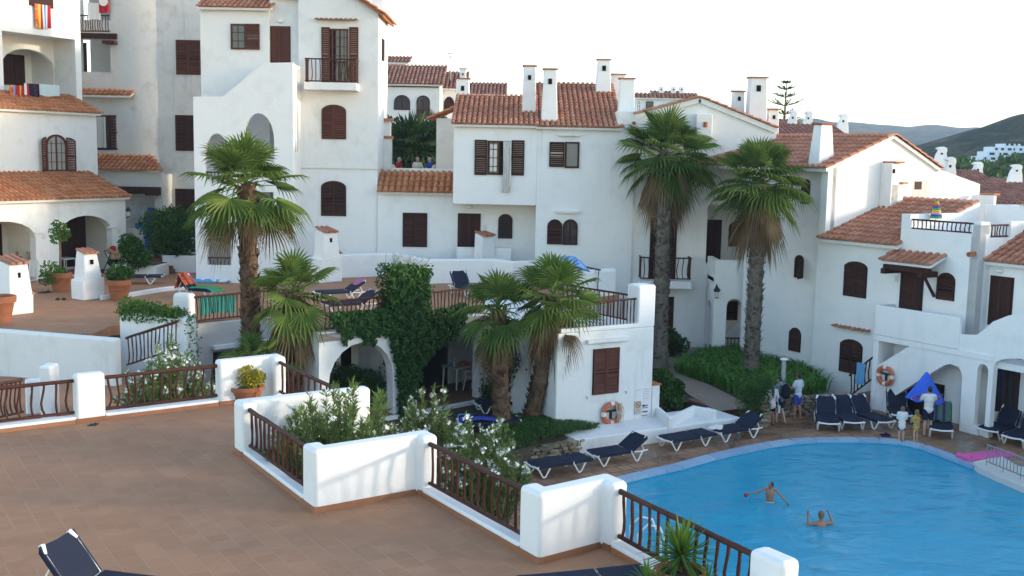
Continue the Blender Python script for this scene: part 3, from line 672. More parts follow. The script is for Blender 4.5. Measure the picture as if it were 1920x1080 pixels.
und = MB(); slab(und, [xy(q) for q in (E_, c1, c2-B*.1, c3-B*.1, c4-B*.1, c5-B*.1, c6-B*.1, c7-B*.1, post8-B*.1, post8+A*9, E_+A*22)], -.3, T-.36)
struct('terrace_base', und, M['white'])
def piece(label, pts, extra=None, top=.98):
    return parapet(label, [xy(q) for q in pts], T, T+top, .30, .075, 'clean', T, group=None)
cent = lambda q, a, b: q+A*a+B*b
k_ = Ln*.15
p147 = Lp(172)+k_; 
pA = piece('square white plaster post between two brown rails, by the left edge', [p147-Ld*.29, p147+Ld*.29])
w408 = Lp(412)+k_; n1 = c1+k_+B*.15
pB = piece('white corner wall behind the low pot of yellow plant', [w408, n1, n1+A*.35])
m3 = cent(c3, .15, .15); m2 = cent(c2, .15, .55)
pC = piece('white wall running behind the oleanders to a squared end by the low pot', [m2, m3, m3+A*.32])
m4 = cent(c4, -.15, .15); m5 = cent(c5, -.15, .15)
pD = piece('white zigzag wall in the middle foreground with a faint railing shadow on it', [m4-A*.36, m4, m5, m5+A*.30])
m6 = cent(c6, -.15, .15); m7 = cent(c7, -.15, .15)
pE = piece('white zigzag wall beside the pool, nearest the bottom edge', [m6-A*.36, m6, m7, m7+A*.36])
m8 = post8+B*.0
pF = piece('white wall end with a rounded top at the bottom right, beside the pool', [m8-A*.05, m8+A*.5])
pG = piece('low stub of white wall joined to the rounded wall end by the pool', [m8+A*.32-B*.16, m8+A*.32-B*2.2], top=.72)
def curb(par, a, b):
    mb = MB(); slab(mb, path_poly([xy(a), xy(b)], .27), T, T+.13); mb.build('curb', M['clean'], par, bevel=.03)
    mb = MB(); slab(mb, path_poly([xy(a), xy(b)], .30), T, T+.075); mb.build('skirting', M['skirt'], par)
RG = 'brown railings along the front terrace'
def fg_rail(label, a, b, par, n, **k):
    curb(par, a, b); d = (b-a).normalized()
    return railing(label, V(a.x, a.y, T), V(b.x, b.y, T), .85, n, RG, wav=.035, rt=.040, rb=.034, rv=.024, zb=.2, **k)
fg_rail('brown railing at the far left with rail ends against a square white post', p147-Ld*7, p147-Ld*.28, pA, 30)
fg_rail('brown railing in front of the white oleander between post and corner wall', p147+Ld*.28, w408, pA, 13)
fg_rail('short brown railing descending behind the low pot of yellow plant', n1+A*.33, V(m2.x, m2.y, T)-B*.40, pB, 12)
fg_rail('dark brown railing left of the oleanders, ending at the zigzag wall', m3+A*.30, m4-A*.34, pC, 13)
fg_rail('brown railing before the white oleanders in the centre foreground', m5+A*.28, m6-A*.34, pD, 14)
fg_rail('brown railing in front of the pool beside the spiky yucca', m7+A*.34, m8-A*.04, pE, 14)
# ---------------- alley walls, left terrace
lt = MB(); slab(lt, [(-34, 31.8), (-12.4, 31.6), (-12.4, 33.1), (-10.2, 34.3), (-7.3, 36.1), (-5.4, 33), (-5.4, 45), (0, 46.3), (0, 62), (-34, 62)], T-.3, T)
struct('upper_terrace_floor', lt, M['floor'])
lw = MB(); wl0 = zP(-60, 612, T+.15); wl1 = zP(222, 634, T+.15)
parapet('long plain white wall dividing the two terraces on the left', [xy(wl0), xy(wl1)], -.2, T+.15, .32, .09, 'white')
iw0 = zP(228, 584, T+.55); iw1 = zP(352, 592, T+.55)
parapet('white wall with green ivy spilling over its top, by the stairs', [xy(iw0), xy(iw1), xy(iw1+V(.25, -.55, 0))], -.2, T+.55, .34, .10, 'clean')
p1 = zP(347, 552, T+.95); p1.z = T
parapet('rounded white post beside the hanging green towel', [(p1.x-.33, p1.y+.1), (p1.x+.28, p1.y-.1)], T-.4, T+1., .40, .12, 'white')
parapet('curved white step wall between the alley railings on the left', [xy(zP(48, 752, 1.9)), xy(zP(103, 748, 1.9))], 0, 2.45, .35, .06, 'clean')
sw_ = zP(95, 690, T); parapet('narrow white wall fin standing in the alley on the left', [(sw_.x-.16, sw_.y-.1), (sw_.x+.16, sw_.y-.1)], 0, T+.12, .5, .08, 'clean')
ga, gb = zP(-80, 735, T+.5), zP(42, 712, T+.5)
railing('brown railing in the alley beyond the left post', V(ga.x, ga.y, T-.3), V(gb.x, gb.y, T-.3), .8, 14, RG, rt=.035)
al = MB(); slab(al, [(-34, 22), (-12.5, 22.5), (-9.6, 26), (-9.6, 31), (-34, 31)], .8, 1.6); struct('alley_floor', al, M['floor'])
ra, rb_ = zP(236, 634, T+.3), zP(334, 602, T+.85)
railing('sloping brown stair railing in front of the ivy wall', V(ra.x, ra.y, ra.z-.85), V(rb_.x, rb_.y, rb_.z-.85), .85, 13, None, rt=.038, wav=.02)
so = thing('stair_flight', 'terracotta steps going down beside the ivy wall', 'stairs', (-10.5, 31.5, 1.6)); sm = MB()
for i in range(7): sm.box((-11.6+.32*(6-i)*.9, 31.3-.2*(6-i)+.3, .0+.085*(i+1)), (.5, 1.5, .17*(i+1)), R(-33))
sm.build('steps', M['step'], so)
# railing along the left terrace edge and wall under it
rl0, rl1 = V(p1.x+.3, p1.y-.05, T), V(-7.5, 36., T)
railing('brown railing with a turquoise towel hung on it, left of the tall palm', rl0, rl1, .88, 24, None, rt=.034, wav=.02, zb=.12)
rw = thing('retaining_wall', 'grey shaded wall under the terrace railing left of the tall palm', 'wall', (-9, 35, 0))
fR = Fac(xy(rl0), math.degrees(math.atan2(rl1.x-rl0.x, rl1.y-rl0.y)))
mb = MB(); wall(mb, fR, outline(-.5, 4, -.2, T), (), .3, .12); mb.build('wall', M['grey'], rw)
u0, u1, z0, z1 = fR.rect(394, 642, 470, 650); mb = MB(); mb.fbox(fR, u0, 4, z0, z1, .12, .30); mb.build('ledge', M['white'], rw, bevel=.02)
u0, u1, z0, z1 = fR.rect(396, 656, 462, 690); mb = MB(); mb.fbox(fR, u0, u1+.3, .9, z1, .10, .13); mb.build('window', M['dark'], rw)
mb = MB(); slab(mb, path_poly([(-5.4, 33), (-7.3, 36.05)], .3), -.2, T); mb.build('side_wall', M['white'], rw)
# ---------------- LEFT BUILDING (stepped, lit by the sun)
lbp = zP(238, 507, T); F1 = Fac(xy(lbp), 28); LB = thing('apartment_house', 'stepped white house on the left with three tiers of orange roofs and arched porches', 'building', (lbp.x, lbp.y, T))
ze1 = F1.uv(236, 372)[1]; b_ = MB()
a1 = outline(*F1.rect(-60, 414, 68, 549)[:2], T+.02, F1.uv(31, 414)[1], .75); a2u = F1.rect(112, 404, 211, 520); a2 = outline(a2u[0], a2u[1], T+.02, F1.uv(165, 404)[1], .75)
wall(b_, F1, outline(-12, 0, T-.2, ze1), (a1, a2), .35); b_.build('wall', M['white'], LB)
def house_body(bld, f, u0, u1, z0, z1, o0, dep, m_='white', name='wall'):
    mb = MB(); mb.fbox(f, u0, u1, z0, z1, -dep, o0); return mb.build(name, M[m_], bld)
pin = F1.off(-2.3)
mb = MB(); wall(mb, pin, outline(-12, 0, T-.2, ze1), (), .2); mb.fbox(F1, -.3, 0, T-.2, ze1-.02, -2.3, -.35); mb.fbox(F1, a2u[0]-.75, a2u[0]-.45, T-.2, ze1-.02, -2.3, -.35); mb.build('porch_wall', M['cream'], LB)
mb = MB(); mb.fbox(F1, -12, -.3, ze1-.25, ze1-.04, -2.3, -.35); mb.build('porch_ceiling', M['cream'], LB)
window(LB, pin, (98, 404, 162, 500), 'door'); window(LB, pin, (-30, 420, 4, 520), 'door')
for k, (x, y) in enumerate(((74, 436), (118, 430), (209, 425))):
    u, z = F1.uv(x, y); mb = MB(); mb.fbox(F1, u-.22, u+.3, z-.04, z+.02, .0, .05); mb.build('impost_moulding', M['white'], LB)
for x, y in ((82, 444), (223, 433)):
    u, z = F1.uv(x, y); mb = MB(); mb.fbox(F1, u-.09, u+.09, z-.1, z+.1, .0, .02); mb.build('number_plaque', M['curtain'], LB)
SL = R(21); D1 = 2.5
def shed(bld, f, u0, u1, z, run, ov=.28, sl=SL, m_='tile3', sm_='white', lo=None, hi=None, pitch=.24, th=.1):
    S = (-f.n*math.cos(sl)+Z*math.sin(sl)); O = f.pt(u0, z, ov); W = u1-u0; L = (run+ov)/math.cos(sl)
    mb = MB(); N_ = f.d.cross(S); N_ = N_ if N_.z > 0 else -N_; us = [W*i/12 for i in range(13)]
    if hi: mb.prism([[O+f.d*0, O+f.d*W]+[O+f.d*u+S*max(.02, hi(u)) for u in us[::-1]]], -N_*th)
    else: slab_under(mb, O, f.d, S, W, L, th); mb.build('roof_slab', M[sm_], bld)
    mb = MB(); tiles(mb, O, f.d, S, W, lo or (lambda u: 0), hi or (lambda u: L), pitch); return mb.build('roof', M[m_], bld, fix=False), O+S*L
shed(LB, F1, -12, .05, ze1+.06, D1)
F2 = F1.off(-2.4); u2 = F2.uv(182, 265)[0]; z2b = ze1+.3; ze2 = F2.uv(180, 216)[1]
house_body(LB, F2, -12, u2, T, ze2, 0, 5)
wn = window(LB, F2, (86, 252, 124, 321), 'glass', -.75, 'woodred', pane='glass3'); q = F2.rect(86, 252, 124, 321)
open_leaf(wn, F2, q[0], q[2], q[3]-.12, .42, -25, 'woodred', .2, -1); open_leaf(wn, F2, q[1], q[2], q[3]-.12, .42, 62, 'woodred', .2, 1)
shed(LB, F2, -12, u2+.05, ze2+.06, 1.9)
F3 = F2.off(-1.8); u3 = F3.uv(152, 100)[0]; rc = F3.rect(6, 66, 142, 184); mb = MB()
wall(mb, F3, outline(-12, u3, ze2, 17.5), (outline(rc[0], rc[1], ze2+.5, rc[3]), outline(*F3.rect(57, -25, 97, 12))), .25)
mb.fbox(F3, u3-.3, u3, ze2, 17.5, -5, -.25); mb.build('upper_wall', M['white'], LB)
F3b = F3.off(-1.5); rb3 = F3b.rect(4, 92, 101, 166); mb = MB(); wall(mb, F3b, outline(-12, u3-.3, ze2, 15), (outline(rb3[0], rb3[1], ze2+.6, rb3[3], .8),), .25); mb.build('loggia_wall', M['cream'], LB)
F3c = F3b.off(-1.6); mb = MB(); wall(mb, F3c, outline(-12, u3-.3, ze2, 15), (), .2); mb.fbox(F3, -12, u3-.3, ze2+.35, ze2+.5, -3.3, -.02); mb.fbox(F3, -12, u3-.3, rc[3]+.02, rc[3]+.2, -3.3, -.26); mb.build('loggia_back', M['cream'], LB)
window(LB, F3c, (6, 102, 46, 160), 'door')
mb = MB(); mb.fbox(F3, *F3.rect(54, -30, 98, 13), -.1, .06); mb.build('window_box', M['wood'], LB)
def towel(label, f, rc, m_, stripes=None, o=.03, px=True, cat='towel', name='towel', fold=.04, group=None, grow=0):
    """cloth hanging flat against plane f, with folds; stripes = list of (material, fraction)"""
    u0, u1, z0, z1 = f.rect(*rc) if px else rc
    c = f.pt((u0+u1)/2, z0, o); t = thing(name, label, cat, c, group); st = stripes or [(m_, 1)]; tot = sum(w for _, w in st); a = u0
    ph = rng.random()*6
    for k, (mm, w) in enumerate(st):
        b2 = a+(u1-u0)*w/tot; mb = MB(); n = max(2, int(6*w/tot)+2); vs = []; mrows = 6
        for j in range(mrows+1):
            z = z0+(z1-z0)*j/mrows; g = 1-j/mrows
            for i in range(n+1):
                u = a+(b2-a)*i/n; wv = fold*g*math.sin(ph+9*(u-u0)/(abs(u1-u0)+.01)*1.7)
                vs.append(f.pt(u+.02*g*math.sin(ph*2+3*u), z-.03*math.sin(ph+5*u)*(j == 0), o+wv+fold))
        nn = len(vs); vs += [v-f.n*.012 for v in vs]
        fs = [(j*(n+1)+i, j*(n+1)+i+1, (j+1)*(n+1)+i+1, (j+1)*(n+1)+i) for j in range(mrows) for i in range(n)]
        fs += [tuple(x+nn for x in f_[::-1]) for f_ in fs]
        mb.add(vs, fs, .5); mb.build('cloth' if len(st) == 1 else 'cloth_stripe', M[mm], t, smooth=True); a = b2
    return t
towel('striped red, yellow and blue towel hung below the top left window', F3, (62, 9, 92, 53), 'cred', [('corange', 1), ('cyel', .9), ('cred', .5), ('clight', .6), ('cblue', .4), ('clight', .6), ('cred', 1)], .08)
tr = F2.off(-.75); tq = F2.off(-1.45)
towel('red and blue striped towel laid over the balcony edge above the roof', tq, (10, 160, 38, 186), 'cred', [('corange', .8), ('csky', .5), ('cred', 1), ('cyel', .4), ('cred', .7)], .25)
towel('dark patterned towel on the balcony edge beside the striped one', tq, (36, 157, 64, 180), 'cnavy', [('cw', .4), ('cred', .3), ('cnavy', .9), ('cdkred', .4), ('cnavy', .5)], .3)
towel('pale green towel at the right end of the balcony edge', tq, (65, 159, 103, 180), 'cpale', None, .27)
# ---------------- WEATHERED BUILDING BEHIND
Y2 = 54.; G2 = Fac((0, Y2), 90); WB = thing('apartment_house', 'weathered grey white apartment block with stained walls behind the left house', 'building', (-16, Y2, T))
gx = lambda x, y=200: G2.uv(x, y)[0]
mb = MB(); h1_ = outline(*G2.rect(152, -30, 210, 38)); h2_ = outline(*G2.rect(152, 74, 207, 135))
wall(mb, G2, outline(gx(120), gx(400), T-.2, 17.5), (h1_, h2_), .3)
mb.build('wall', M['old'], WB)
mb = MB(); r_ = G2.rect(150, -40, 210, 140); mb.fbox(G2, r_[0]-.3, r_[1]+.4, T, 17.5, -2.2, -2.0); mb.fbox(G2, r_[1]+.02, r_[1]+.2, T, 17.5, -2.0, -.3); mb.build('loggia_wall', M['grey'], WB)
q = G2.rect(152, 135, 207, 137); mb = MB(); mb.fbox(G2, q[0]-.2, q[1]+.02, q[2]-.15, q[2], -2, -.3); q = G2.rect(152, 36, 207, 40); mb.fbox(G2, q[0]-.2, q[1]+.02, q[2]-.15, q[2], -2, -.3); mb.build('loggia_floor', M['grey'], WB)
window(WB, G2.off(-2), (140, 80, 163, 140), 'door', nleaf=1)
r_ = G2.rect(152, 63, 221, 73); mb = MB(); mb.fbox(G2, r_[0]-1, r_[1], r_[2], r_[3], .02, .22); q = G2.rect(199, 70, 221, 84); mb.fbox(G2, q[0], q[1], q[2], q[3]-.2, .0, .55); mb.build('beam', M['wood'], WB)
mb = MB(); mb.prism([[V(gx(254)+4*math.sin(a), Y2+3.84-4*math.cos(a), T-.2) for a in [(-.283+.566*i/20) for i in range(21)]]], (0, 0, 14.9)); mb.build('rounded_wall', M['old'], WB, smooth=40)
for rc in ((330, 75, 376, 140), (329, 216, 376, 283), (329, 354, 376, 420)): window(WB, G2, rc, 'shut', 0, 'woodred' if rc[1] == 75 else 'wood')
w = window(WB, G2, (180, 216, 206, 281), 'half', 0, 'wood'); q = G2.rect(206, 216, 226, 281); lf = MB(); leaf(lf, G2, q[0], q[1], q[2], q[3], .03); lf.build('shutter', M['wood'], w)
q = G2.rect(180, 219, 199, 277); cu = MB(); vs = []; n = 16
for j in (0, 1):
    for i in range(n+1): vs.append(G2.pt(q[0]+(q[1]-q[0])*i/n, q[2] if j == 0 else q[3], .06+.02*math.sin(i*1.9)))
cu.add(vs, [(i, i+1, i+n+2, i+n+1) for i in range(n)]); cu.build('curtain', M['curtain'], w, smooth=True)
for rc_, run in (((154, 176, 246, 181), .75), ((172, 316, 308, 322), 1.9)):
    u0, u1 = G2.rect(rc_[0]-12, rc_[1], rc_[2], rc_[3])[:2]
    f_ = G2.off(run-.2); z_ = f_.uv((rc_[0]+rc_[2])/2, rc_[3]-2)[1]; k0, k1 = f_.uv(rc_[0]-14, rc_[3])[0], f_.uv(rc_[2], rc_[3])[0]
    L = (run)/math.cos(SL); cut = .0
    shed(WB, f_, k0, k1, z_, run-.2, .2, SL, 'tile3', hi=(lambda u, W=k1-k0, L=L: L if u < W-L*.55 else max(.0, (W-u)/.55)) if run > 1 else None)
pf = G2.off(1.5); mb = MB(); q = pf.rect(190, 326, 306, 500); hq = pf.rect(228, 363, 291, 500)
wall(mb, pf, outline(q[0], q[1], T, q[3]+.1), (outline(hq[0], hq[1], T+.3, hq[3]),), .25); mb.fbox(pf, q[1]-.25, q[1], T, q[3], -1.5, -.26); mb.build('porch_front', M['old'], WB)
mb = MB(); q = pf.rect(215, 350, 302, 363); mb.fbox(pf, q[0], q[1], q[2], q[3], .01, .2); q = pf.rect(278, 351, 302, 366); mb.fbox(pf, q[0], q[1], q[2], q[3]-.03, 0, .5); mb.build('porch_beam', M['wood'], WB)
u, z = pf.uv(303, 384); mb = MB(); mb.fbox(pf, u-.25, u-.05, z-.13, z+.13, 0, .02); mb.build('number_plaque', M['curtain'], WB)
towel('white cloth hanging over the top left loggia rail', G2, (166, 6, 190, 38), 'cw', None, .05)
redt = towel('red towel with a white disc hanging from the top left loggia', G2, (188, -20, 206, 24), 'cred', None, .12)
u, z = G2.uv(197, 4); mb = MB(); mb.prism([[G2.pt(u+.22*math.cos(a*.5236), z+.22*math.sin(a*.5236), .215) for a in range(12)]], G2.n*.01); mb.build('white_disc', M['cw'], redt)
rail_part(WB, [G2.pt(gx(152), G2.uv(152, 33)[1]-.75, .02), G2.pt(gx(210), G2.uv(210, 33)[1]-.75, .02)], .85)
# ---------------- STAIR TOWER + TALL TOWER
Yst = zP(363, 529, T).y; GS = Fac((0, Yst), 90); ST = thing('stair_tower', 'white stair block with a sloping top and arched openings behind the tall palm', 'building', (-11, Yst, T))
sp = [GS.uv(*q) for q in ((361, 560), (362, 181), (418, 181), (440, 163), (470, 138), (495, 118), (549, 117), (549, 560))]
sp[0] = (sp[1][0], T-2.6); sp[-1] = (sp[-2][0], T-2.6)
op = lambda f, rc, rise: outline(*f.rect(*rc), rise)
mb = MB(); wall(mb, GS, sp, (op(GS, (384, 250, 430, 337), 1.0 if False else .95), op(GS, (457, 212, 514, 302), 1.1), op(GS, (388, 420, 433, 497), 0), op(GS, (470, 360, 513, 432), 0)), .25)
mb.build('front_wall', M['clean'], ST)
mb = MB(); mb.fbox(GS, sp[-1][0]-.25, sp[-1][0], T-2.6, sp[5][1], -3.6, -.26); mb.fbox(GS, sp[0][0], sp[0][0]+.2, T-2.6, sp[1][1]-.05, -3.6, -.26); mb.build('side_wall', M['clean'], ST)
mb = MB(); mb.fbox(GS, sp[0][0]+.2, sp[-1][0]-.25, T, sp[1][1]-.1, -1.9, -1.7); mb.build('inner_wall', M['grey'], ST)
mb = MB()
for i in range(3):
    a, z = GS.uv(384, 300+i*0)[0], 0
for (x0, y0, x1, y1) in ((384, 345, 430, 318), (457, 302, 514, 258)):
    p0_, p1_ = GS.uv(x0, y0), GS.uv(x1, y1); mb.prism([[GS.pt(p0_[0]-.2, p0_[1]-.6, -.7), GS.pt(p1_[0]+.2, p0_[1]-.6, -.7), GS.pt(p1_[0]+.2, p0_[1], -.7), GS.pt(p0_[0]-.2, p1_[1]+.3, -.7)]], -GS.n*.15)
mb.build('stair_parapet', M['white'], ST)
for rc in ((384, 327, 432, 338), (388, 486, 433, 498), (470, 425, 513, 433)):
    q = GS.rect(*rc); rail_part(ST, [GS.pt(q[0], q[2]-.1, -.12), GS.pt(q[1], q[2]-.1, -.12)], .42, .16, rt=.03)
lw2 = GS.off(.35); mb = MB(); lp = [lw2.uv(*q) for q in ((363, 530), (363, 404), (372, 402), (432, 362), (432, 530))]; lp[0] = (lp[1][0], T-.1); lp[-1] = (lp[-2][0], T-.1)
hq = lw2.rect(388, 420, 433, 497)
YT = 46.2; GT = Fac((0, YT), 90); GT2 = GT.off(.06)
TW = thing('apartment_house', 'tall white four storey house with a balcony and arched brown shutters behind the palm', 'building', (-8, YT, T))
gt = lambda f, x, y=150: f.uv(x, y)[0]
mb = MB(); zt = GT.uv(450, 17)[1]; z0_ = T-.3; fdeep = 7
mb.fbox(GT, gt(GT, 377), gt(GT, 505), z0_, zt, -fdeep, .0); mb.build('wall', M['white'], TW)
mb = MB(); mb.fbox(GT, gt(GT, 504), gt(GT, 566), z0_, zt+.6, -fdeep, -.25); mb.build('recessed_wall', M['white'], TW)
zb_ = GT2.uv(640, 316)[1]; zg = GT2.uv(709, 14)[1]; zg2 = GT2.uv(640, -15)[1]
mb = MB(); w0, w1 = gt(GT2, 560), gt(GT2, 709); mb.prism([[GT2.pt(w0, zb_, 0), GT2.pt(w1, zb_, 0), GT2.pt(w1, zg, 0), GT2.pt((w0+w1)/2, zg2+.3, 0), GT2.pt(w0, zg2+.3, 0)]], -GT2.n*3.4); mb.build('wall', M['white'], TW)
mb = MB(); mb.fbox(GT2, w0, w1-.03, -.3, zb_-.003, -fdeep, -.08); mb.build('lower_wall', M['clean'], TW)
window(TW, GT, (433, 45, 487, 93), 'half', 0, 'woodred'); q = GT.rect(460, 45, 487, 93)
lf = MB(); leaf(lf, GT, q[0], q[1], q[2], q[3], .06); lf.build('shutter', M['woodred'], TW)
window(TW, GT.off(-.25), (506, 49, 545, 118), 'door', 0, 'woodred')
u, z = GT.off(-.25).uv(526, 40); lm = MB(); lm.ell(GT.pt(u, z, -.2), .14, .08, .08); lm.build('wall_lamp', M['plastic'], TW, smooth=True)
shed(TW, GT, gt(GT, 377), gt(GT, 512), zt+.02, 2.2, .3, SL, 'tile', pitch=.21); shed(TW, GT.off(-.25), gt(GT, 512)+.03, gt(GT, 566), zt+.55, 2, .3, SL, 'tile', pitch=.21)
chimney(TW, (gt(GT, 404), YT+1.0, zt), .75, .6, 2.2, 90, .9)
w = window(TW, GT2, (622, 54, 653, 155), 'glass', 0, 'woodred', name='door'); q = GT2.rect(603, 51, 619, 155); q2 = GT2.rect(655, 51, 672, 155)
mb = MB(); x_ = GT2.rect(619, 54, 629, 154); mb.fbox(GT2, *x_, -.0, .03); mb.build('dark_gap', M['dark'], w)
for k in (q, q2): lf = MB(); leaf(lf, GT2, k[0], k[1], k[2], k[3], .03); lf.build('shutter', M['woodred'], w)
q = GT2.rect(577, 157, 674, 171); mb = MB(); mb.fbox(GT2, *q, -.01, .85); bal = mb.build('balcony', M['white'], TW, bevel=.02)
rail_part(bal, [GT2.pt(q[0]+.05, q[3]-.05, .02), GT2.pt(q[0]+.05, q[3]-.05, .78), GT2.pt(q[1]-.05, q[3]-.05, .78), GT2.pt(q[1]-.05, q[3]-.05, .02)], 1.0, .17, rt=.03, rv=.02, wav=.03)
f_ = GT2; u0, u1, z0, z1 = f_.rect(595, 34, 668, 40); mb = MB(); tiles(mb, f_.pt(u0, z0, .22), f_.d, (-f_.n+Z*.25), u1-u0, hi=lambda u: .25, pitch=.2, ex=.3); mb.build('tile_hood', M['tile2'], TW, fix=False)
window(TW, GT2, (603, 196, 649, 261), 'shut', .28, 'woodred'); window(TW, GT2.off(-.08), (602, 339, 649, 405), 'shut', .28, 'wood')
side = Fac(xy(GT2.pt(w1, 0)), 0)
q = (1.2, 1.75, GT2.uv(700, 108)[1], GT2.uv(700, 66)[1]); window(TW, side, q, 'shut', 0, 'wood', px=False, nleaf=1)
O_ = GT2.pt(w1+.25, zg-.3, .25); S_ = (V(-(w1-w0)/2-.25, 0, zg2+.3-zg+.3)).normalized(); mb = MB(); tiles(mb, O_, V(0, 1, 0), S_, 4, hi=lambda u: 3.9, pitch=.21); slab_under(mb, O_, V(0, 1, 0), S_, 4, 3.9, .09); mb.build('roof', M['tile3'], TW, fix=False)
chimney(TW, (gt(GT2, 700), YT+1.5, zg-.1), .5, .5, 1.6, 90, .9)
# pillar with tiled ledges right of the tall house
pp = GT2.off(-2.2); q = pp.rect(712, 172, 733, 330); mb = MB(); mb.fbox(pp, q[0], q[1], 5, pp.uv(720, 258)[1], -.6, .1); mb.fbox(pp, q[0]+.1, q[1]-.05, pp.uv(720, 258)[1], pp.uv(720, 226)[1], -.6, .0); mb.build('chimney_base', M['white'], TW, bevel=.03)
mb = MB()
for y in (222, 255): mb = MB(); q = pp.rect(708, y, 735, y+5); mb.fbox(pp, q[0], q[1], q[2], q[3], -.6, .16); mb.build('tile_ledge', M['tile3'], TW)
for k in (.35, .8): mb = MB(); f_ = Fac(xy(GS.pt(sp[-1][0], 0)), 0); q = GS.uv(549, 193)[1], GS.uv(549, 285)[1]; mb.fbox(f_, k, k+.12, q[1], q[0], -.01, .012); mb.build('slit_window', M['grey'], ST)
# ---------------- MIDDLE HOUSE
YM = 46.1; GM = Fac((0, YM), 90); GF = GM.off(1.5)
MH = thing('apartment_house', 'white middle house with two brown tiled roofs and a curtain blowing from a window', 'building', (2, YM, T))
gm = lambda f, x, y=300: f.uv(x, y)[0]
mb = MB(); mb.fbox(GM, gm(GM, 708), gm(GM, 1012), -.3, GM.uv(780, 352)[1], -4, 0); mb.build('wall', M['clean'], MH)
zf0, ze = GF.uv(925, 384)[1], GF.uv(925, 239)[1]; uL, uM, uR = gm(GF, 850), gm(GF, 1007), gm(GF, 1190)
mb = MB(); mb.fbox(GF, uL, uM, zf0, ze+.05, -5, 0); mb.build('upper_wall', M['clean'], MH, bevel=.03)
mb = MB(); mb.fbox(GF, uM, uR, -.3, ze+.08, -5, -.02); mb.build('wall', M['clean'], MH)
# roofs
ex_ = lambda f, x: f.uv(x, 238)[0]
SLm = R(20)
def roof_on(bld, f, x0, x1, z, L, m_='tile', ov=.25, pitch=.215, sl=SLm):
    u0, u1 = ex_(f, x0), ex_(f, x1); S = -f.n*math.cos(sl)+Z*math.sin(sl); O = f.pt(u0, z, ov)
    mb = MB(); slab_under(mb, O-Z*.01, f.d, S, u1-u0, L, .09, .03); mb.build('roof_slab', M['white'], bld)
    mb = MB(); tiles(mb, O, f.d, S, u1-u0, hi=lambda u: L, pitch=pitch); return mb.build('roof', M[m_], bld, fix=False)
roof_on(MH, GF, 850, 1006, ze+.1, 4.0); roof_on(MH, GF, 1006, 1166, ze+.06, 6.2)
window(MH, GF, (914, 264, 957, 328), 'half'); w = MH.children[-1]
q1, q2 = GF.rect(890, 262, 913, 328), GF.rect(959, 263, 983, 329)
for k in (q1, q2): lf = MB(); leaf(lf, GF, k[0], k[1], k[2], k[3], .03); lf.build('shutter', M['wood'], w)
x_ = GF.rect(915, 268, 935, 324); mb = MB(); mb.fbox(GF, x_[0]+.08, x_[1]-.08, x_[2]+.06, x_[3]-.06, .0, .02); mb.build('curtain', M['curtain'], w)
mb = MB(); x_ = GF.rect(936, 266, 944, 326); mb.fbox(GF, *x_, 0, .021); mb.build('dark_gap', M['dark'], w)
cu = MB(); q = GF.rect(943, 265, 958, 361); n = 14; vs = []
for j in range(9):
    for i in range(n+1):
        t_ = j/8; u = q[0]+(q[1]-q[0])*i/n+.03*math.sin(t_*4)*t_; vs.append(GF.pt(u, q[3]+(q[2]-q[3])*t_, .10+.035*math.sin(i*1.7)+.08*math.sin(t_*math.pi)))
cu.add(vs, [(j*(n+1)+i, j*(n+1)+i+1, (j+1)*(n+1)+i+1, (j+1)*(n+1)+i) for j in range(8) for i in range(n)]); cu.build('curtain', M['curtain'], w, smooth=True)
w = window(MH, GF, (1059, 266, 1086, 315), 'half', pane='glass2', plain=True); q = GF.rect(1030, 266, 1058, 313); lf = MB(); leaf(lf, GF, *q, .03); lf.build('shutter', M['wood'], w)
for rc in ((1047, 252, 1088, 255), (1042, 395, 1085, 399)):
    q = GF.rect(*rc); mb = MB(); mb.fbox(GF, *q, -.02, .14); mb.build('ledge', M['white'], MH)
window(MH, GM, (755, 399, 801, 463), 'shut'); window(MH, GM, (858, 400, 901, 475), 'door'); window(MH, GM, (934, 401, 961, 447), 'glass', -.9)
window(MH, GF, (1026, 411, 1054, 458), 'shut', -1., nleaf=1); window(MH, GF, (1055, 411, 1083, 459), 'glass', -1.)
for f, x, y in ((GM, 880, 388), (GF, 846, 389)):
    u, z = f.uv(x, y); lm = MB(); lm.ell(f.pt(u, z, .05), .15, .08, .09); lm.build('wall_lamp', M['plastic'], MH, smooth=True); break
u, z = GM.uv(910, 426); mb = MB(); mb.fbox(GM, u-.08, u+.08, z-.1, z+.1, 0, .02); mb.build('number_plaque', M['curtain'], MH)
mb = MB(); q = GM.rect(857, 462, 958, 520); mb.fbox(GM, q[0], q[1], T-.2, q[3], .4, .62); mb.build('low_wall', M['clean'], MH, bevel=.03)
# little tile skirt roof and terrace behind
fS = GM.off(.1); u0, u1 = gm(fS, 712, 360), gm(fS, 851, 360); zs = fS.uv(780, 361)[1]
shed(MH, GM.off(.0), u0, u1, zs, 1.0, .3, R(33), 'tile3', 'white', pitch=.27)
mb = MB(); f2 = GM.off(-1.15); q = f2.rect(734, 317, 850, 330); mb.fbox(f2, q[0], q[1], q[2]-1, q[3]+.02, -.25, 0); mb.build('terrace_parapet', M['cream'], MH, bevel=.03)
mb = MB(); f3 = GM.off(-3); q = f3.rect(818, 222, 858, 320); mb.fbox(f3, q[0], q[1]+1, q[2]-2, q[3], -3, 0); mb.build('back_wall', M['cream'], MH)  # cream puts warm bounced sunlight into this wall's colour
S = V(math.cos(R(24)), 0, math.sin(R(24))); mb = MB(); O = f3.pt(q[0]-.35, q[3]-.06, .15); tiles(mb, O, V(0, 1, 0), S, 3, hi=lambda u: 1.5, pitch=.25); mb.build('verge_tiles', M['tile3'], MH, fix=False)
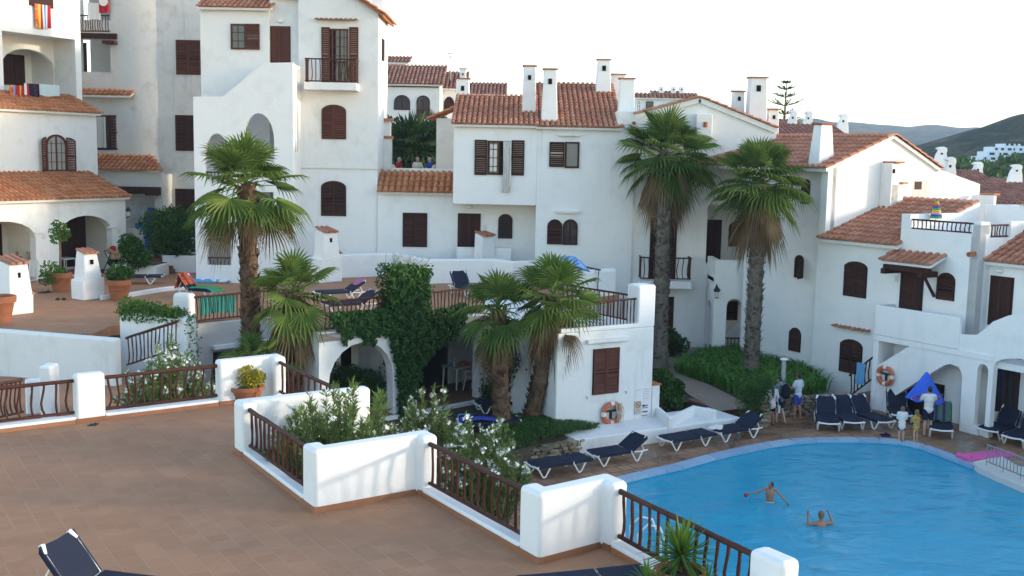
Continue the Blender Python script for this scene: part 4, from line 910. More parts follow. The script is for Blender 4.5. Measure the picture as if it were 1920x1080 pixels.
# chimneys: px left, right at the base, top, base, plane offset behind front
def chim_px(bld, f, xl, xr, yt, yb, dep=.55, taper=.8, **k):
    u0, u1, z0, z1 = f.rect(xl, yt, xr, yb); c = f.pt((u0+u1)/2, z0-.25, -dep/2)
    return chimney(bld, c, (u1-u0), dep, z1-z0+.25, f.az, taper, **k)
chim_px(MH, GF.off(-1.3), 979, 1006, 124, 218, .6, .82); chim_px(MH, GF.off(-.35), 1015, 1047, 130, 230, .65, .74); chim_px(MH, GF.off(-4.2), 1117, 1148, 112, 180, .7, .72)
chim_px(MH, GF.off(-5.5), 1146, 1172, 140, 215, .6, .95, hole=False); chim_px(MH, GF.off(-.9), 1159, 1192, 148, 236, .6, .8, hole=False)
mb = MB(); q = GF.rect(1158, 207, 1212, 242); mb.fbox(GF, q[0], q[1], q[2]-.3, q[3], -3, -.03); mb.build('chimney_base', M['clean'], MH, bevel=.06)
mb = MB(); u, z = GF.uv(1188, 230); mb.tube([GF.pt(u, z, -.2), GF.pt(u, z-.03, .25)], .07, 8); mb.build('spout', M['pot'], MH)
chim_px(MH, GM.off(-4.5), 853, 881, 148, 225, .6, .85)
# ---------------- RIGHT-MIDDLE HOUSE behind the palms
GR = Fac((0, 44.7), 90); RM = thing('apartment_house', 'white gabled house behind the two tall palms with a balcony and an arched stair block', 'building', (8, 44.7, 0))
pts = [GR.uv(*q) for q in ((1190, 700), (1190, 215), (1265, 192), (1312, 183), (1456, 241), (1462, 700))]; pts[0] = (pts[1][0], -.3); pts[-1] = (pts[-2][0]+.05, -.3)
hr = GR.rect(1325, 385, 1432, 496)
mb = MB(); wall(mb, GR, pts, (outline(*hr),), .3); mb.build('wall', M['clean'], RM)
def body_under(bld, f, pts, dep, m_='white'):
    mb = MB(); mb.prism([[f.pt(u, z, -.3) for u, z in pts]], -f.n*dep); return mb
mb = MB(); wall(mb, GR.off(-2.0), outline(hr[0]-.6, hr[1]+.5, 3, 8), (), .2); mb.fbox(GR, hr[0]-.15, hr[0]-.01, 3, 8, -2, -.3); mb.fbox(GR, hr[1]+.01, hr[1]+.2, 3, 8, -2, -.3); mb.fbox(GR, hr[0], hr[1], hr[3]+.01, hr[3]+.15, -2, -.3); mb.build('loggia_wall', M['white'], RM)
mb = MB(); ax, az_ = pts[3]; mb.prism([[GR.pt(pts[1][0]+.02, az_-2.2, -2.4), GR.pt(pts[4][0]-.02, az_-2.2, -2.4), GR.pt(pts[4][0]-.02, pts[4][1]-.22, -2.4), GR.pt(ax, az_-.22, -2.4), GR.pt(pts[1][0]+.02, pts[1][1]-.22, -2.4)]], -GR.n*5.5); mb.fbox(GR, pts[4][0]-.3, pts[4][0], -.3, pts[4][1]-.22, -8, -.3); mb.build('side_walls', M['white'], RM)
# roof slopes
for (ua, za), (ub, zb2), nm in ((pts[3], pts[4], 'r'), (pts[1], pts[3], 'l')):
    pA_, pB_ = GR.pt(ua, za, .12), GR.pt(ub, zb2, .12)
    if nm == 'r': O = pB_; S = (pA_-pB_)
    else: O = pA_; S = (pB_-pA_)
    mb = MB(); L = S.length; slab_under(mb, O, V(0, 1, 0), S, 8, L, .2); mb.build('roof_slab', M['white'], RM)
    mb = MB(); tiles(mb, O+Z*.0, V(0, 1, 0), S, 8, hi=lambda u, L=L: L, pitch=.22); mb.build('roof', M['tile'], RM, fix=False)
q = GR.rect(1303, 214, 1333, 258); mb = MB(); mb.fbox(GR, *q, 0, .35); mb.build('chimney_breast', M['clean'], RM, bevel=.03)
u, z = GR.uv(1320, 234); mb = MB(); mb.lathe(GR.pt(u, z-.1, .36), [(.09, 0), (.09, .2)], 8); mb.build('vent', M['pot'], RM)
chim_px(RM, GR.off(-1.5), 1374, 1398, 172, 225, .6, .8); chim_px(RM, GR.off(-.9), 1404, 1440, 146, 232, .7, .85); chim_px(RM, GR.off(-1.2), 1440, 1462, 206, 262, .55, .8)
q = GR.rect(1195, 523, 1291, 537); mb = MB(); mb.fbox(GR, *q, -.01, .8); bal = mb.build('balcony', M['clean'], RM, bevel=.02)
rail_part(bal, [GR.pt(q[0]+.05, q[3], .02), GR.pt(q[0]+.05, q[3], .75), GR.pt(q[1]-.05, q[3], .75), GR.pt(q[1]-.05, q[3], .02)], .95, .2, rt=.03, rv=.02, wav=.04)
window(RM, GR, (1218, 408, 1268, 524), 'shut', name='door'); window(RM, GR, (1220, 556, 1262, 660), 'shut', name='door')
gl = GR.off(-2.0); window(RM, gl, (1322, 412, 1352, 492), 'door', nleaf=1); window(RM, gl, (1366, 415, 1392, 462), 'shut', -1., nleaf=1)
window(RM, GR, (1441, 384, 1470, 410), 'shut', nleaf=1); 
# stair block
GK = GR.off(1.7); k0 = gm(GK, 1337, 600); k1 = gm(GK, 1473, 600); zk = GK.uv(1365, 488)[1]; zk2 = GK.uv(1450, 454)[1]
ol = [(k0, -.3), (k1, -.3), (k1, zk2), (gm(GK, 1440, 500), zk2), (gm(GK, 1395, 500), zk), (k0, zk)]
mb = MB(); wall(mb, GK, ol, (op(GK, (1361, 560, 1389, 657), .33), op(GK, (1425, 524, 1445, 629), .3)), .22); mb.build('stair_wall', M['clean'], RM)
sd = Fac(xy(GK.pt(k0, 0)), 180); 
mb = MB(); wall(mb, sd, outline(-1.75, -.22, -.3, zk), (outline(-1.35, -.45, .4, sd.uv(1322, 556)[1], .4),), .2); mb.build('stair_side_wall', M['clean'], RM)
mb = MB(); mb.fbox(GK, k0+.2, k1-.2, .0, .3, -1.6, -.23); mb.fbox(GK, k0, k1, zk-.9, zk-.75, -1.65, -.23); mb.build('stair_floor', M['grey'], RM)
mb = MB(); mb.fbox(GK, k0, k1, -.3, zk-.9, -1.68, -1.6); mb.build('stair_back', M['white'], RM)
bkk = GK.off(-1.6); window(RM, bkk, (1360, 565, 1383, 600), 'shut', 0, nleaf=1); window(RM, bkk, (1428, 520, 1447, 565), 'door', 0, nleaf=1)
mb = MB(); p0_, p1_ = GK.uv(1358, 640), GK.uv(1392, 608); mb.prism([[GK.pt(p0_[0], .3, -.8), GK.pt(p1_[0]+.3, .3, -.8), GK.pt(p1_[0]+.3, p1_[1]+.3, -.8), GK.pt(p0_[0], p0_[1], -.8)]], -GK.n*.12); mb.build('stair_parapet', M['white'], RM)
for rc in ((1361, 634, 1389, 657), (1425, 604, 1445, 629)): q = GK.rect(*rc); rail_part(RM, [GK.pt(q[0], q[2]-.08, -.1), GK.pt(q[1], q[2]-.08, -.1)], q[3]-q[2]+.06, .14, rt=.03, wav=.01)
mb = MB()
for i in range(4): q = GK.rect(1427, 578+i*9, 1446, 583+i*9); mb.fbox(GK, *q, -.9+.1*i, -.5)
mb.build('stair_treads', M['step'], RM)
mb = MB(); mb.fbox(sd, -1.4, -.4, .3, 2.9, -.5, -.45); mb.build('arch_shade_panel', M['dark'], RM)  # dark panel inside the side arch paints its inner shade
# lantern
u, z = GK.uv(1336, 548); lq = GK.pt(k0+.05, z, .3); ln = thing('wall_lantern', 'black iron lantern on the corner of the arched stair block', 'lamp', lq)
mb = MB(); mb.lathe(lq-V(0, 0, .2), [(.06, 0), (.12, .3), (.16, .32), (.05, .44), (.02, .5)], 6); mb.tube([lq+V(0, 0, .28), lq+V(0, .1, .36), GK.pt(k0+.05, z+.2, 0)], .018, 6); mb.build('lantern_body', M['black'], ln)
mb = MB(); mb.lathe(lq-V(0, 0, .16), [(.075, 0), (.118, .22)], 6); mb.build('lantern_glass', M['curtain'], ln)
# ---------------- RIGHT HOUSE
C = zP(1531, 729, 0.0); RA = Fac(xy(C), 147); RH = thing('apartment_house', 'white right hand house with a sunlit gable, roof terrace and stairs to the pool', 'building', C)
up = lambda f, x, y: f.uv(x, y)
GB = Fac(xy(C), 57)     # sunlit gable plane
ap = GB.uv(1672, 253); le = GB.uv(1556, 311); re = GB.uv(1757, 316)
gbp = [(0, -.3), (9, -.3), (9, re[1]-.6), (re[0], re[1]), ap, (0, le[1])]
mb = MB(); wall(mb, GB, gbp, (), .3); mb.build('gable_wall', M['clean'], RH)
BW = RA.off(-.25); zt_ = BW.uv(1500, 290)[1]
mb = MB(); mb.fbox(BW, -4.2, -.1, -.3, le[1]-.02, -3, 0); mb.fbox(BW, -.1, .0, -.3, le[1]-.02, -.2, 0); mb.build('back_wall', M['clean'], RH)
w = window(RH, BW, (1491, 478, 1507, 521), 'glass', -1.); q = BW.rect(1491, 478, 1507, 521); open_leaf(w, BW, q[1], q[2], q[3]-.1, q[1]-q[0], 70, 'wood', .2, 1)
window(RH, BW, (1480, 614, 1502, 659), 'shut', -1., nleaf=1); window(RH, BW, (1503, 336, 1519, 382), 'shut', -.8, nleaf=1)
# main gable roof: ridge runs away along -A
apP = GB.pt(ap[0], ap[1], .12); leP = GB.pt(-.28, le[1]-.1, .12); reP = GB.pt(re[0]+.1, re[1], .12)
for O, m_ in ((leP, 'tile'), (reP, 'tile')):
    S = apP-O; L = S.length; mb = MB(); slab_under(mb, O, -A, S, 7.5, L, .12); mb.build('roof_slab', M['clean'], RH)
    mb = MB(); tiles(mb, O, -A, S, 7.5, hi=lambda u, L=L: L, pitch=.25, ex=.42); mb.build('roof', M[m_], RH, fix=False)
ch = chim_px(RH, GB.off(-.35), 1537, 1568, 234, 308, .55, .66, hole=False)
cf = Fac(xy(GB.off(-1.6).pt(0, 0)), 147)
# stepped chimney on the gable wall
fo = GB.off(.5)
for rc, nm in (((1671, 306, 1686, 380), 0), ((1671, 345, 1694, 380), 1)):
    q = fo.rect(*rc); mb = MB(); mb.fbox(fo, q[0], q[1], 4, q[3], -.5, 0); mb.build('chimney_breast', M['clean'], RH, bevel=.02)
    mb = MB(); mb.fbox(fo, q[0]+(q[1]-q[0])*(.2 if nm == 0 else .75), q[1]+.12, q[3], q[3]+.07, -.5, .1); mb.build('tile_ledge', M['tile3'], RH)
u, z = fo.uv(1676, 321); mb = MB(); mb.fbox(fo, u-.07, u+.07, z-.08, z+.08, -.02, .01); mb.build('flue_opening', M['dark'], RH)
q = GB.rect(1711, 338, 1742, 372); mb = MB(); mb.fbox(GB, q[0], q[1], q[2]-1, q[3], -.01, .012); mb.build('terrace_opening', M['curtain'], RH); mb = MB(); mb.fbox(GB, q[0]+.1, q[1]-.5, q[3]-.35, q[3]-.05, 0, .03); mb.build('terrace_beam', M['wood'], RH)
# lower facade
zel = RA.uv(1600, 452)[1]; uT0 = RA.uv(1687, 480)[0]; uT1 = RA.uv(1836, 480)[0]
mb = MB(); wall(mb, RA, outline(0, uT0+.2, -.3, zel+.05), (), .4); mb.build('facade', M['clean'], RH)
mb = MB(); dz = RA.uv(1768, 434)[1]; wall(mb, RA, outline(uT0, uT1, -.3, dz), (), .3, .02)
q = RA.rect(1685, 401, 1707, 440); mb.fbox(RA, uT0, q[1], dz-.0, q[3], -.25, .02); zpo = RA.uv(1835, 416)[1]; uq = RA.uv(1826, 430)[0]; mb.fbox(RA, uq, uT1, dz, zpo, -.45, .02); mb.build('facade', M['clean'], RH)
mb = MB(); mb.fbox(RA, uT0-.001, uT0+.2, dz-1.4, q[3]-.01, -3, -.26); mb.fbox(RA, uT0, uT1-.31, dz-.5, dz-.35, -3.2, -.31); mb.build('terrace_side', M['clean'], RH)
tb = RA.off(-2.2); TBW = Fac(xy(RA.pt(uT0+.05, 0)), 57); rz = lambda b: zel+(b+.28)*math.tan(R(18))+.06
mb = MB(); mb.prism([[TBW.pt(u, z, .0) for u, z in ((.3, dz-.4), (4.15, dz-.4), (4.15, rz(4.15)), (.3, rz(.3)))]], -TBW.n*.2); mb.fbox(RA, uT0+.1, uT1-.4, dz-.4, dz+.75, -4.6, -4.4); mb.build('terrace_wall', M['clean'], RH)
rail_part(RH, [RA.pt(q[1]-.03, dz-.08, -.1), RA.pt(uq+.03, dz-.08, -.1)], RA.uv(1768, 416)[1]-dz+.08, .16, rt=.03, rv=.02, wav=.015)
# return of the terrace (faces the viewer's right)
RB = Fac(xy(RA.pt(uT1, 0, .02)), 57)
q = RB.rect(1857, 422, 1895, 446); mb = MB(); mb.fbox(RB, 0, 4.5, -.3, q[2], -.3, 0); mb.fbox(RB, 0, q[0], q[2], q[3]+.02, -.3, 0); mb.fbox(RB, q[1], 4.5, q[2], q[3]+.1, -.3, 0); mb.build('facade', M['clean'], RH)
rail_part(RH, [RB.pt(q[0], q[2]-.06, -.1), RB.pt(q[1], q[2]-.06, -.1)], q[3]-q[2]+.05, .16, rt=.03, rv=.02)
# lower roof against the gable
eaveL = RA.pt(-.02, zel, .28); S = (B*math.cos(R(18))+Z*math.sin(R(18))); L = 4.6
mb = MB(); slab_under(mb, eaveL-Z*.01, A, S, uT0+.1, L, .12); mb.build('roof_slab', M['white'], RH)
mb = MB(); tiles(mb, eaveL, A, S, uT0+.02, hi=lambda u: L, pitch=.26, ex=.42)
mb.build('roof', M['tile'], RH, fix=False)
# windows and door of the lower facade
window(RH, RA, (1583, 490, 1626, 557), 'shut', .22); window(RH, RA.off(.02), (1757, 511, 1791, 563), 'shut', -.85, nleaf=1); window(RH, RA, (1575, 636, 1617, 700), 'shut', .25)
window(RH, RA.off(.03), (1688, 500, 1731, 585), 'door')
for x, y, f in ((1682, 523, RA),):
    u, z = f.uv(x, y); mb = MB(); mb.fbox(f, u-.06, u+.06, z-.09, z+.09, 0, .05); mb.build('number_plaque', M['curtain'], RH)
# canopy
cf = RA.off(.75); q0, q1, = cf.uv(1655, 484), cf.uv(1742, 494); cu0, cu1 = q0[0], cf.uv(1744, 492)[0]; zc = q0[1]-.08
S = B*math.cos(R(20))+Z*math.sin(R(20)); O = cf.pt(cu0, zc, .05); mb = MB(); slab_under(mb, O-Z*.01, A, S, cu1-cu0, .85, .08, .04); mb.build('canopy_slab', M['clean'], RH); mb = MB(); tiles(mb, O, A, S, cu1-cu0, hi=lambda u: .85, pitch=.26); mb.build('canopy_roof', M['tile'], RH, fix=False)
mb = MB(); mb.fbox(cf, cu0-.05, cu1-.1, zc-.30, zc-.12, -.25, -.10)
for u in (cu0+.12, cu1-.28): mb.fbox(cf, u-.08, u+.08, zc-.42, zc-.24, -.72, .12); 
mb.tube([cf.pt(cu1-.28, zc-.4, -.15), cf.pt(cu1-.28, zc-1.05, -.7)], .07, 4); mb.build('canopy_beams', M['wood'], RH)
q = RA.rect(1568, 617, 1630, 624); mb = MB(); O = RA.pt(q[0], q[3]-.02, .16); tiles(mb, O, A, B+Z*.25, q[1]-q[0], hi=lambda u: .18, pitch=.2, ex=.3); mb.build('tile_hood', M['tile'], RH, fix=False)
u, z = RA.uv(1828, 475); mb = MB(); mb.tube([RA.pt(u, z, -.1), RA.pt(u-.02, z-.03, .3)], .08, 8); mb.build('spout', M['tile3'], RH)
# far right wing
RD = RA.off(-.6); d0 = RD.uv(1851, 560)[0]
mb = MB(); zr = RD.uv(1885, 492)[1]; mb.fbox(RD, d0-.4, d0+6, -.3, zr+.1, -3, 0); mb.build('wing_wall', M['clean'], RH)
window(RH, RD, (1855, 518, 1899, 612), 'door'); u, z = RD.uv(1877, 508); lm = MB(); lm.ell(RD.pt(u, z, .05), .13, .07, .07); lm.build('wall_lamp', M['plastic'], RH, smooth=True)
S = B*math.cos(R(22))+Z*math.sin(R(22)); O = RD.pt(d0+.0, zr, .3); mb = MB(); slab_under(mb, O-Z*.01, A, S, 6, 4, .1); mb.build('roof_slab', M['white'], RH); mb = MB(); tiles(mb, O, A, S, 6, hi=lambda u: 3.9, pitch=.26, ex=.42); mb.build('roof', M['tile'], RH, fix=False)
# outside stair with arches
SW = Fac(xy(zP(1816, 812, 0)), 147)
s_ = lambda x, y: SW.uv(x, y)
top = [s_(1641, 688), s_(1700, 652), s_(1768, 622), s_(1800, 627), s_(1830, 629), s_(1845, 618), s_(1862, 603), s_(1890, 592), s_(1925, 584)]
u_e = top[-1][0]+2.5
outer = [(s_(1641, 760)[0], -.2), (top[0][0], top[0][1])]+top[1:]+[(u_e, top[-1][1]+.1), (u_e, -.2)]
h1 = [s_(1668, 748), s_(1700, 728), s_(1740, 703), s_(1768, 686), s_(1780, 682), s_(1797, 688), s_(1804, 702)]; h1 = [(h1[0][0], .0)]+[(h1[0][0]+.02, h1[0][1])]+h1[1:]+[(s_(1801, 770)[0], 0.)]
h2 = op(SW, (1829, 682, 1850, 800), .22); h3 = outline(s_(1859, 740)[0], s_(1859, 740)[0]+2.2, 0, s_(1890, 668)[1], .35)
h2 = [(u, max(z, .0)) for u, z in h2]
fixh = lambda h: [(u, z if z > .01 else -.15) for u, z in h]
mb = MB(); wall(mb, SW, outer, (fixh(h1), fixh(h2), fixh(h3)), .22); mb.build('stair_wall', M['clean'], RH)
inn_ = SW.off(-1.25); mb = MB(); wall(mb, inn_, outline(s_(1700, 740)[0]-.2, u_e, -.2, 3.0), (), .15); mb.build('undercroft_wall', M['white'], RH)
mb = MB(); mb.fbox(SW, s_(1768, 690)[0], u_e, s_(1780, 676)[1], s_(1780, 676)[1]+.2, -1.24, -.23); mb.build('landing_slab', M['clean'], RH)
window(RH, inn_, (1745, 680, 1772, 716), 'shut', nleaf=1); window(RH, inn_, (1866, 668, 1912, 775), 'glass', name='door')
u0_ = s_(1690, 735)[0]
# landing parapet block
LP = SW.off(-.05); lq = [LP.uv(1641, 575), LP.uv(1798, 601), LP.uv(1797, 626), LP.uv(1641, 632)]
LPx = RA.off(.85); a0, b0 = LPx.uv(1640, 600), LPx.uv(1799, 612); zt0, zt1 = LPx.uv(1642, 570)[1], LPx.uv(1798, 597)[1]; zb0 = LPx.uv(1720, 636)[1]-.1
mb = MB(); mb.fbox(LPx, a0[0], b0[0], zb0, (zt0+zt1)/2, -.16, 0); mb.fbox(LPx, a0[0], a0[0]+.14, zb0, (zt0+zt1)/2-.002, -.85, -.16); mb.build('landing_parapet', M['clean'], RH, bevel=.03)
mb = MB(); mb.fbox(LPx, a0[0]+.0, b0[0]+1.2, zb0-.18, zb0, -.85, -.01); mb.fbox(LPx, a0[0]+.0, a0[0]+.2, -.2, zb0-.19, -.85, -.02); mb.build('landing_slab', M['clean'], RH)
# stairs going up behind the stair wall
mb = MB(); 
for i in range(5):
    ua = s_(1594, 765)[0]+.27*i; mb.fbox(SW, ua, ua+.28, -.1, .17*(i+1), -1.0 if i > 3 else -1.1, -.235 if i > 2 else .55-.12*i)
mb.build('steps', M['step'], RH)
mb = MB()
for i in range(5):
    ua = s_(1594, 765)[0]+.27*i; mb.fbox(SW, ua-.012, ua-.002, .17*i, .17*(i+1)-.03, -1.0 if i > 3 else -1.1, -.235 if i > 2 else .55-.12*i)
mb.build('step_risers', M['white'], RH)
ra, rb_ = SW.off(-.95), None
SR = SW.off(-.12); sr0, sr1 = SR.uv(1590, 750), SR.uv(1640, 712); p0_, p1_ = SR.pt(*sr0), SR.pt(*sr1)
sr = railing('dark brown stair railing with a blue towel on it, by the lifebuoy', p0_, p1_, .86, 7, None, 'wood', rt=.035, rv=.024, wav=.02)
towel('light blue towel hung over the dark stair railing', SR.off(.06), (1607, 680, 1622, 722), 'csky', None, .0)
mb = MB(); mb.fbox(SW, s_(1655, 740)[0], s_(1742, 740)[0], 0, 1.15, -1.2, -.5); mb.build('under_stair_shade', M['dark'], RH)  # solid dark box painted in for the shade under the stair
# ---------------- NEAR BUILDING by the pool
GZ = .40
nl, nr = zP(1041, 806, GZ), zP(1221, 783, GZ); nl.z = nr.z = 0; azN = math.degrees(math.atan2(nr.x-nl.x, nr.y-nl.y)); NF = Fac(xy(nl), azN); wN = (nr-nl).length
ivr = zP(905, 752, GZ); ivr.z = 0
NB = thing('pool_house', 'low white flat roofed building by the pool with brown shutters and a lifebuoy', 'building', nl)
iv = Fac(xy(ivr), 47); uiv = iv.uv(598, 640)[0]; ivl = iv.pt(uiv, 0)
fp = [nl, nr, nr-A*5.2, ivr-A*2.5, ivr]
mb = MB(); slab(mb, [xy(q) for q in (nl, nr, nr-A*5.0, V(-.9, 39.2, 0), V(-.95, 38.4, 0), ivr+B*.02)], -.2, RTZ+.02); mb.build('wall', M['white'], NB, bevel=.04)
mb = MB(); slab(mb, path_poly([xy(nl+B*.12-A*.12), xy(nr-B*.05-A*.12)], .26), RTZ+.02, RTZ+.15); mb.build('roof_curb', M['clean'], NB, bevel=.03)
mb = MB(); q = NF.rect(1197, 535, 1221, 590); mb.fbox(NF, q[0], wN+.02, RTZ, q[3], -.6, .01); mb.build('corner_post', M['clean'], NB, bevel=.07, seg=3)
window(NB, NF, (1111, 653, 1160, 738), 'shut', 0, 'woodred', slat=.06)
q = NF.rect(1099, 634, 1177, 641); mb = MB(); mb.fbox(NF, *q, -.01, .12); mb.build('ledge', M['white'], NB, bevel=.015)
mb = MB()
for x, y in ((1099, 744), (1172, 734)): u, z = NF.uv(x, y); mb.tube([NF.pt(u, z, 0), NF.pt(u, z, .06), NF.pt(u, z-.06, .06)], .012, 5)
mb.build('shutter_hooks', M['black'], NB)
# arched porch wall under the ivy
AW = thing('porch_arcade', 'white wall with two arches below the ivy covered roof terrace', 'wall', ivl)
op2 = lambda rc, r_: outline(*iv.rect(*rc), r_)
g1, g2 = op2((616, 642, 737, 790), 1.15), op2((782, 622, 908, 760), .55)
g1 = [(u, max(z, -.1) if z > .3 else -.1) for u, z in g1]; g2 = [(min(u, -.18), z if z > .3 else -.1) for u, z in g2]
mb = MB(); wall(mb, iv, outline(uiv, 0, -.2, RTZ+.02), (g1, g2), .32); mb.build('wall', M['white'], AW)
ib = iv.off(-2.3); mb = MB(); wall(mb, ib, outline(uiv, 1.75, -.2, RTZ-.1), (), .2); mb.fbox(iv, uiv, uiv+.25, -.2, RTZ-.2, -2.3, -.33); um = iv.uv(760, 700)[0]; mb.fbox(iv, um-.1, um+.1, -.2, RTZ-.2, -2.3, -.33); mb.build('porch_wall', M['white'], AW)
mb = MB(); mb.fbox(iv, uiv+.25, 0, .0, GZ+.12, -2.3, .0); mb.fbox(iv, 0.001, 1.6, 0., GZ+.119, -2.3, -1.0); mb.build('porch_floor', M['step'], AW)
mb = MB(); u_a = iv.uv(832, 760)[0]; mb.fbox(iv, uiv+.3, 0, -.1, GZ+.1, .005, .14); mb.build('step', M['white'], AW, bevel=.02)
mb = MB(); q = ib.rect(770, 610, 838, 730); mb.fbox(ib, q[0], q[1], .12, q[3], .0, .05); mb.build('doorway', M['dark'], AW); mb = MB(); q = ib.rect(610, 640, 657, 730); mb.fbox(ib, q[0], q[1], .12, 2.7, 0, .05); mb.build('doorway', M['dark'], AW)
# roof terrace floor
q0, q1, q2, q3, q4, q5 = (zP(x, y, RTZ+.95) for x, y in ((622, 477), (744, 473.5), (802, 486), (927, 484.5), (961, 489.5), (1045, 487)))
rt = MB(); slab(rt, [xy(q) for q in (ivl, ivr, nl+B*.02-A*.02, nr-B*.02-A*.02, nr-A*5.4, (3.95, 39.9), (3.7, 41.5), q5+B*.3, q4, q3, q2, q1, q0, q0-B*1.4)], RTZ-.25, RTZ)
struct('roof_terrace_floor', rt, M['floor'])
parapet('zigzag white parapet along the back of the roof terrace, before the middle house', [xy(q) for q in (q0-B*.8, q1, q2, q3, q4, q5+B*.25)], T-.3, RTZ+.95, .28, .09, 'clean')
ck = zP(612, 528, RTZ); 
def terrace_chimney(label, c, az, w=.85, d=.62, h1=.95, h2=1.0, w2=.5, d2=.46, name='chimney', side=1):
    t = thing('terrace_chimney', label, 'chimney', c); f = Fac(xy(c), az); z0 = c[2]
    mb = MB()
    pts = [(-w/2, 0), (w/2, 0), (w/2, h1*.86), (w2/2+.04, h1+.12), (w2/2-.02, h1+h2), (-w2/2+.02, h1+h2), (-w2/2-.02, h1+.05), (-w/2, h1*.8)]
    mb.prism([[f.pt(u, z0+z, d/2) for u, z in pts[:3]+[(w/2, h1*.86), (-w/2, h1*.8)]]], -f.n*d)
    mb.build('base', M['clean'], t, bevel=.05, seg=3)
    mb = MB(); mb.hexa([f.pt(u, z0+h1*.78, o) for u, o in ((-w2/2-.06, d/2-.004), (w2/2+.1, d/2-.004), (w2/2+.1, -d/2+.02), (-w2/2-.06, -d/2+.02))], [f.pt(u, z0+h1+h2+(.0 if o > 0 else .12), o) for u, o in ((-w2/2, d2/2), (w2/2, d2/2), (w2/2, -d2/2), (-w2/2, -d2/2))]); mb.build('shaft', M['clean'], t, bevel=.04, seg=3)
    mb = MB(); O = f.pt(-w2*.36, z0+h1+h2-.02, d2/2+.05); tiles(mb, O, f.d, -f.n*.97+Z*.25, w2*.72, hi=lambda u: d2+.10, pitch=.24, ex=.7); mb.build('cap_tiles', M['tile'], t, fix=False)
    mb = MB(); mb.fbox(f, -.05, .05, z0+h1+h2*.50, z0+h1+h2*.72, d2/2-.05, d/2*.86+.02); mb.build('flue_opening', M['dark'], t)
    mb = MB(); O = f.pt(w2/2+.08, z0+h1*.93, d/2); tiles(mb, f.pt(w2/2+.02, z0+h1*1.02, .1), -f.n, V(f.d.x, f.d.y, -.55), .2, hi=lambda u: .34, pitch=.2, ex=.4); mb.build('side_tile', M['tile3'], t, fix=False)
    t.rotation_euler = (0, 0, 0); return t
terrace_chimney('white chimney with tile cap at the left end of the zigzag parapet', (ck.x, ck.y, RTZ), 47, 1.0, .75, 1.2, .75, .62, .6)
ck = zP(908, 478, RTZ+.9); terrace_chimney('white chimney with tile cap rising from the middle of the zigzag parapet', (ck.x, ck.y, RTZ), 47, .8, .5, .95, .75, .66, .5)
# rails of the roof terrace
rl = lambda x, y: zP(x, y, RTZ+.87)
def rt_rail(label, a, b, n, h=.87, **k): return railing(label, V(a.x, a.y, RTZ), V(b.x, b.y, RTZ), h, n, 'railings of the roof terrace', rt=.032, rv=.02, zb=.1, **k)
rt_rail('brown railing above the ivy, left of the ivy covered pillar', iv.pt(uiv+.2, 0, -.15), iv.pt(iv.uv(727, 560)[0], 0, -.15), 14)
rt_rail('brown railing above the ivy, right of the ivy covered pillar', iv.pt(iv.uv(795, 560)[0], 0, -.15), iv.pt(-.1, 0, -.15), 16)
rt_rail('brown front railing on the pool house roof, ending at the white corner post', nl+B*.15-A*.1, NF.pt(q[0], 0, -.12) if False else NF.pt(NF.rect(1197, 535, 1221, 590)[0], 0, -.12), 22, wav=.004, h=.88)
rt_rail('dark side railing on the pool house roof, running away from the corner post', nr-A*.5-B*.14, nr-A*4.7-B*.5, 19, wav=.004)
mb = MB()
pw0, pw1 = zP(1082, 508, RTZ+1.), zP(1152, 502, RTZ+1.)
parapet('short white parapet with rounded end under the blue parasol', [xy(pw0), xy(pw1)], RTZ-.3, RTZ+1., .3, .12, 'clean')
rr0, rr1 = zP(1098, 503, RTZ+1.05), zP(1128, 508, RTZ+1.05); railing('small dark railing behind the rounded parapet on the roof terrace', V(rr0.x, rr0.y+.9, RTZ), V(rr1.x, rr1.y+.6, RTZ), 1.02, 6, None, rt=.03)
# ivy on the porch wall
IV = thing('ivy_plant', 'dense dark green ivy covering the porch wall and a pillar', 'ivy', iv.pt(um, 0)); mb = MB(); rr = random.Random(3)
def in_ivy(x, y):
    if 724 < x < 800 and 500 < y < 600: return True
    top = 583-(x-625)*.08 if x < 725 else (590 if x < 800 else 582-(x-800)*.25)
    if x < 640: bot = 600+ (x-620)*1.3
    elif x < 730: bot = 632+10*math.sin(x*.13)
    elif x < 768: bot = 775 if x > 742 else 640+(x-730)*6
    elif x < 790: bot = 745-(x-768)*3.3
    elif x < 870: bot = 672-(x-790)*.75
    else: return False
    return 618 < x < 870 and top < y < bot+6*math.sin(x*.5)
nI = 0
while nI < 11500:
    x, y = rr.uniform(612, 875), rr.uniform(494, 780)
    if not in_ivy(x, y): continue
    u, z = iv.uv(x, y); dz = 1 if (724 < x < 800 and y < 580) else 0
    th = .16+.22*max(0, 1-abs(x-762)/55)+.10*math.sin(x*.21)*math.sin(y*.17)
    q = iv.pt(u, z, rr.uniform(.2, 1.)*max(.08, th)); nI += 1
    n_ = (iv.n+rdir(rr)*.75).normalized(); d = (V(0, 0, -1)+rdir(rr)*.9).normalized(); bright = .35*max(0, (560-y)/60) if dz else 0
    add_leaf(mb, q, d, n_, rr.uniform(.08, .13), rr.uniform(.032, .055), min(1, rr.random()*.72*(1 if y < 640 else .8)+bright))
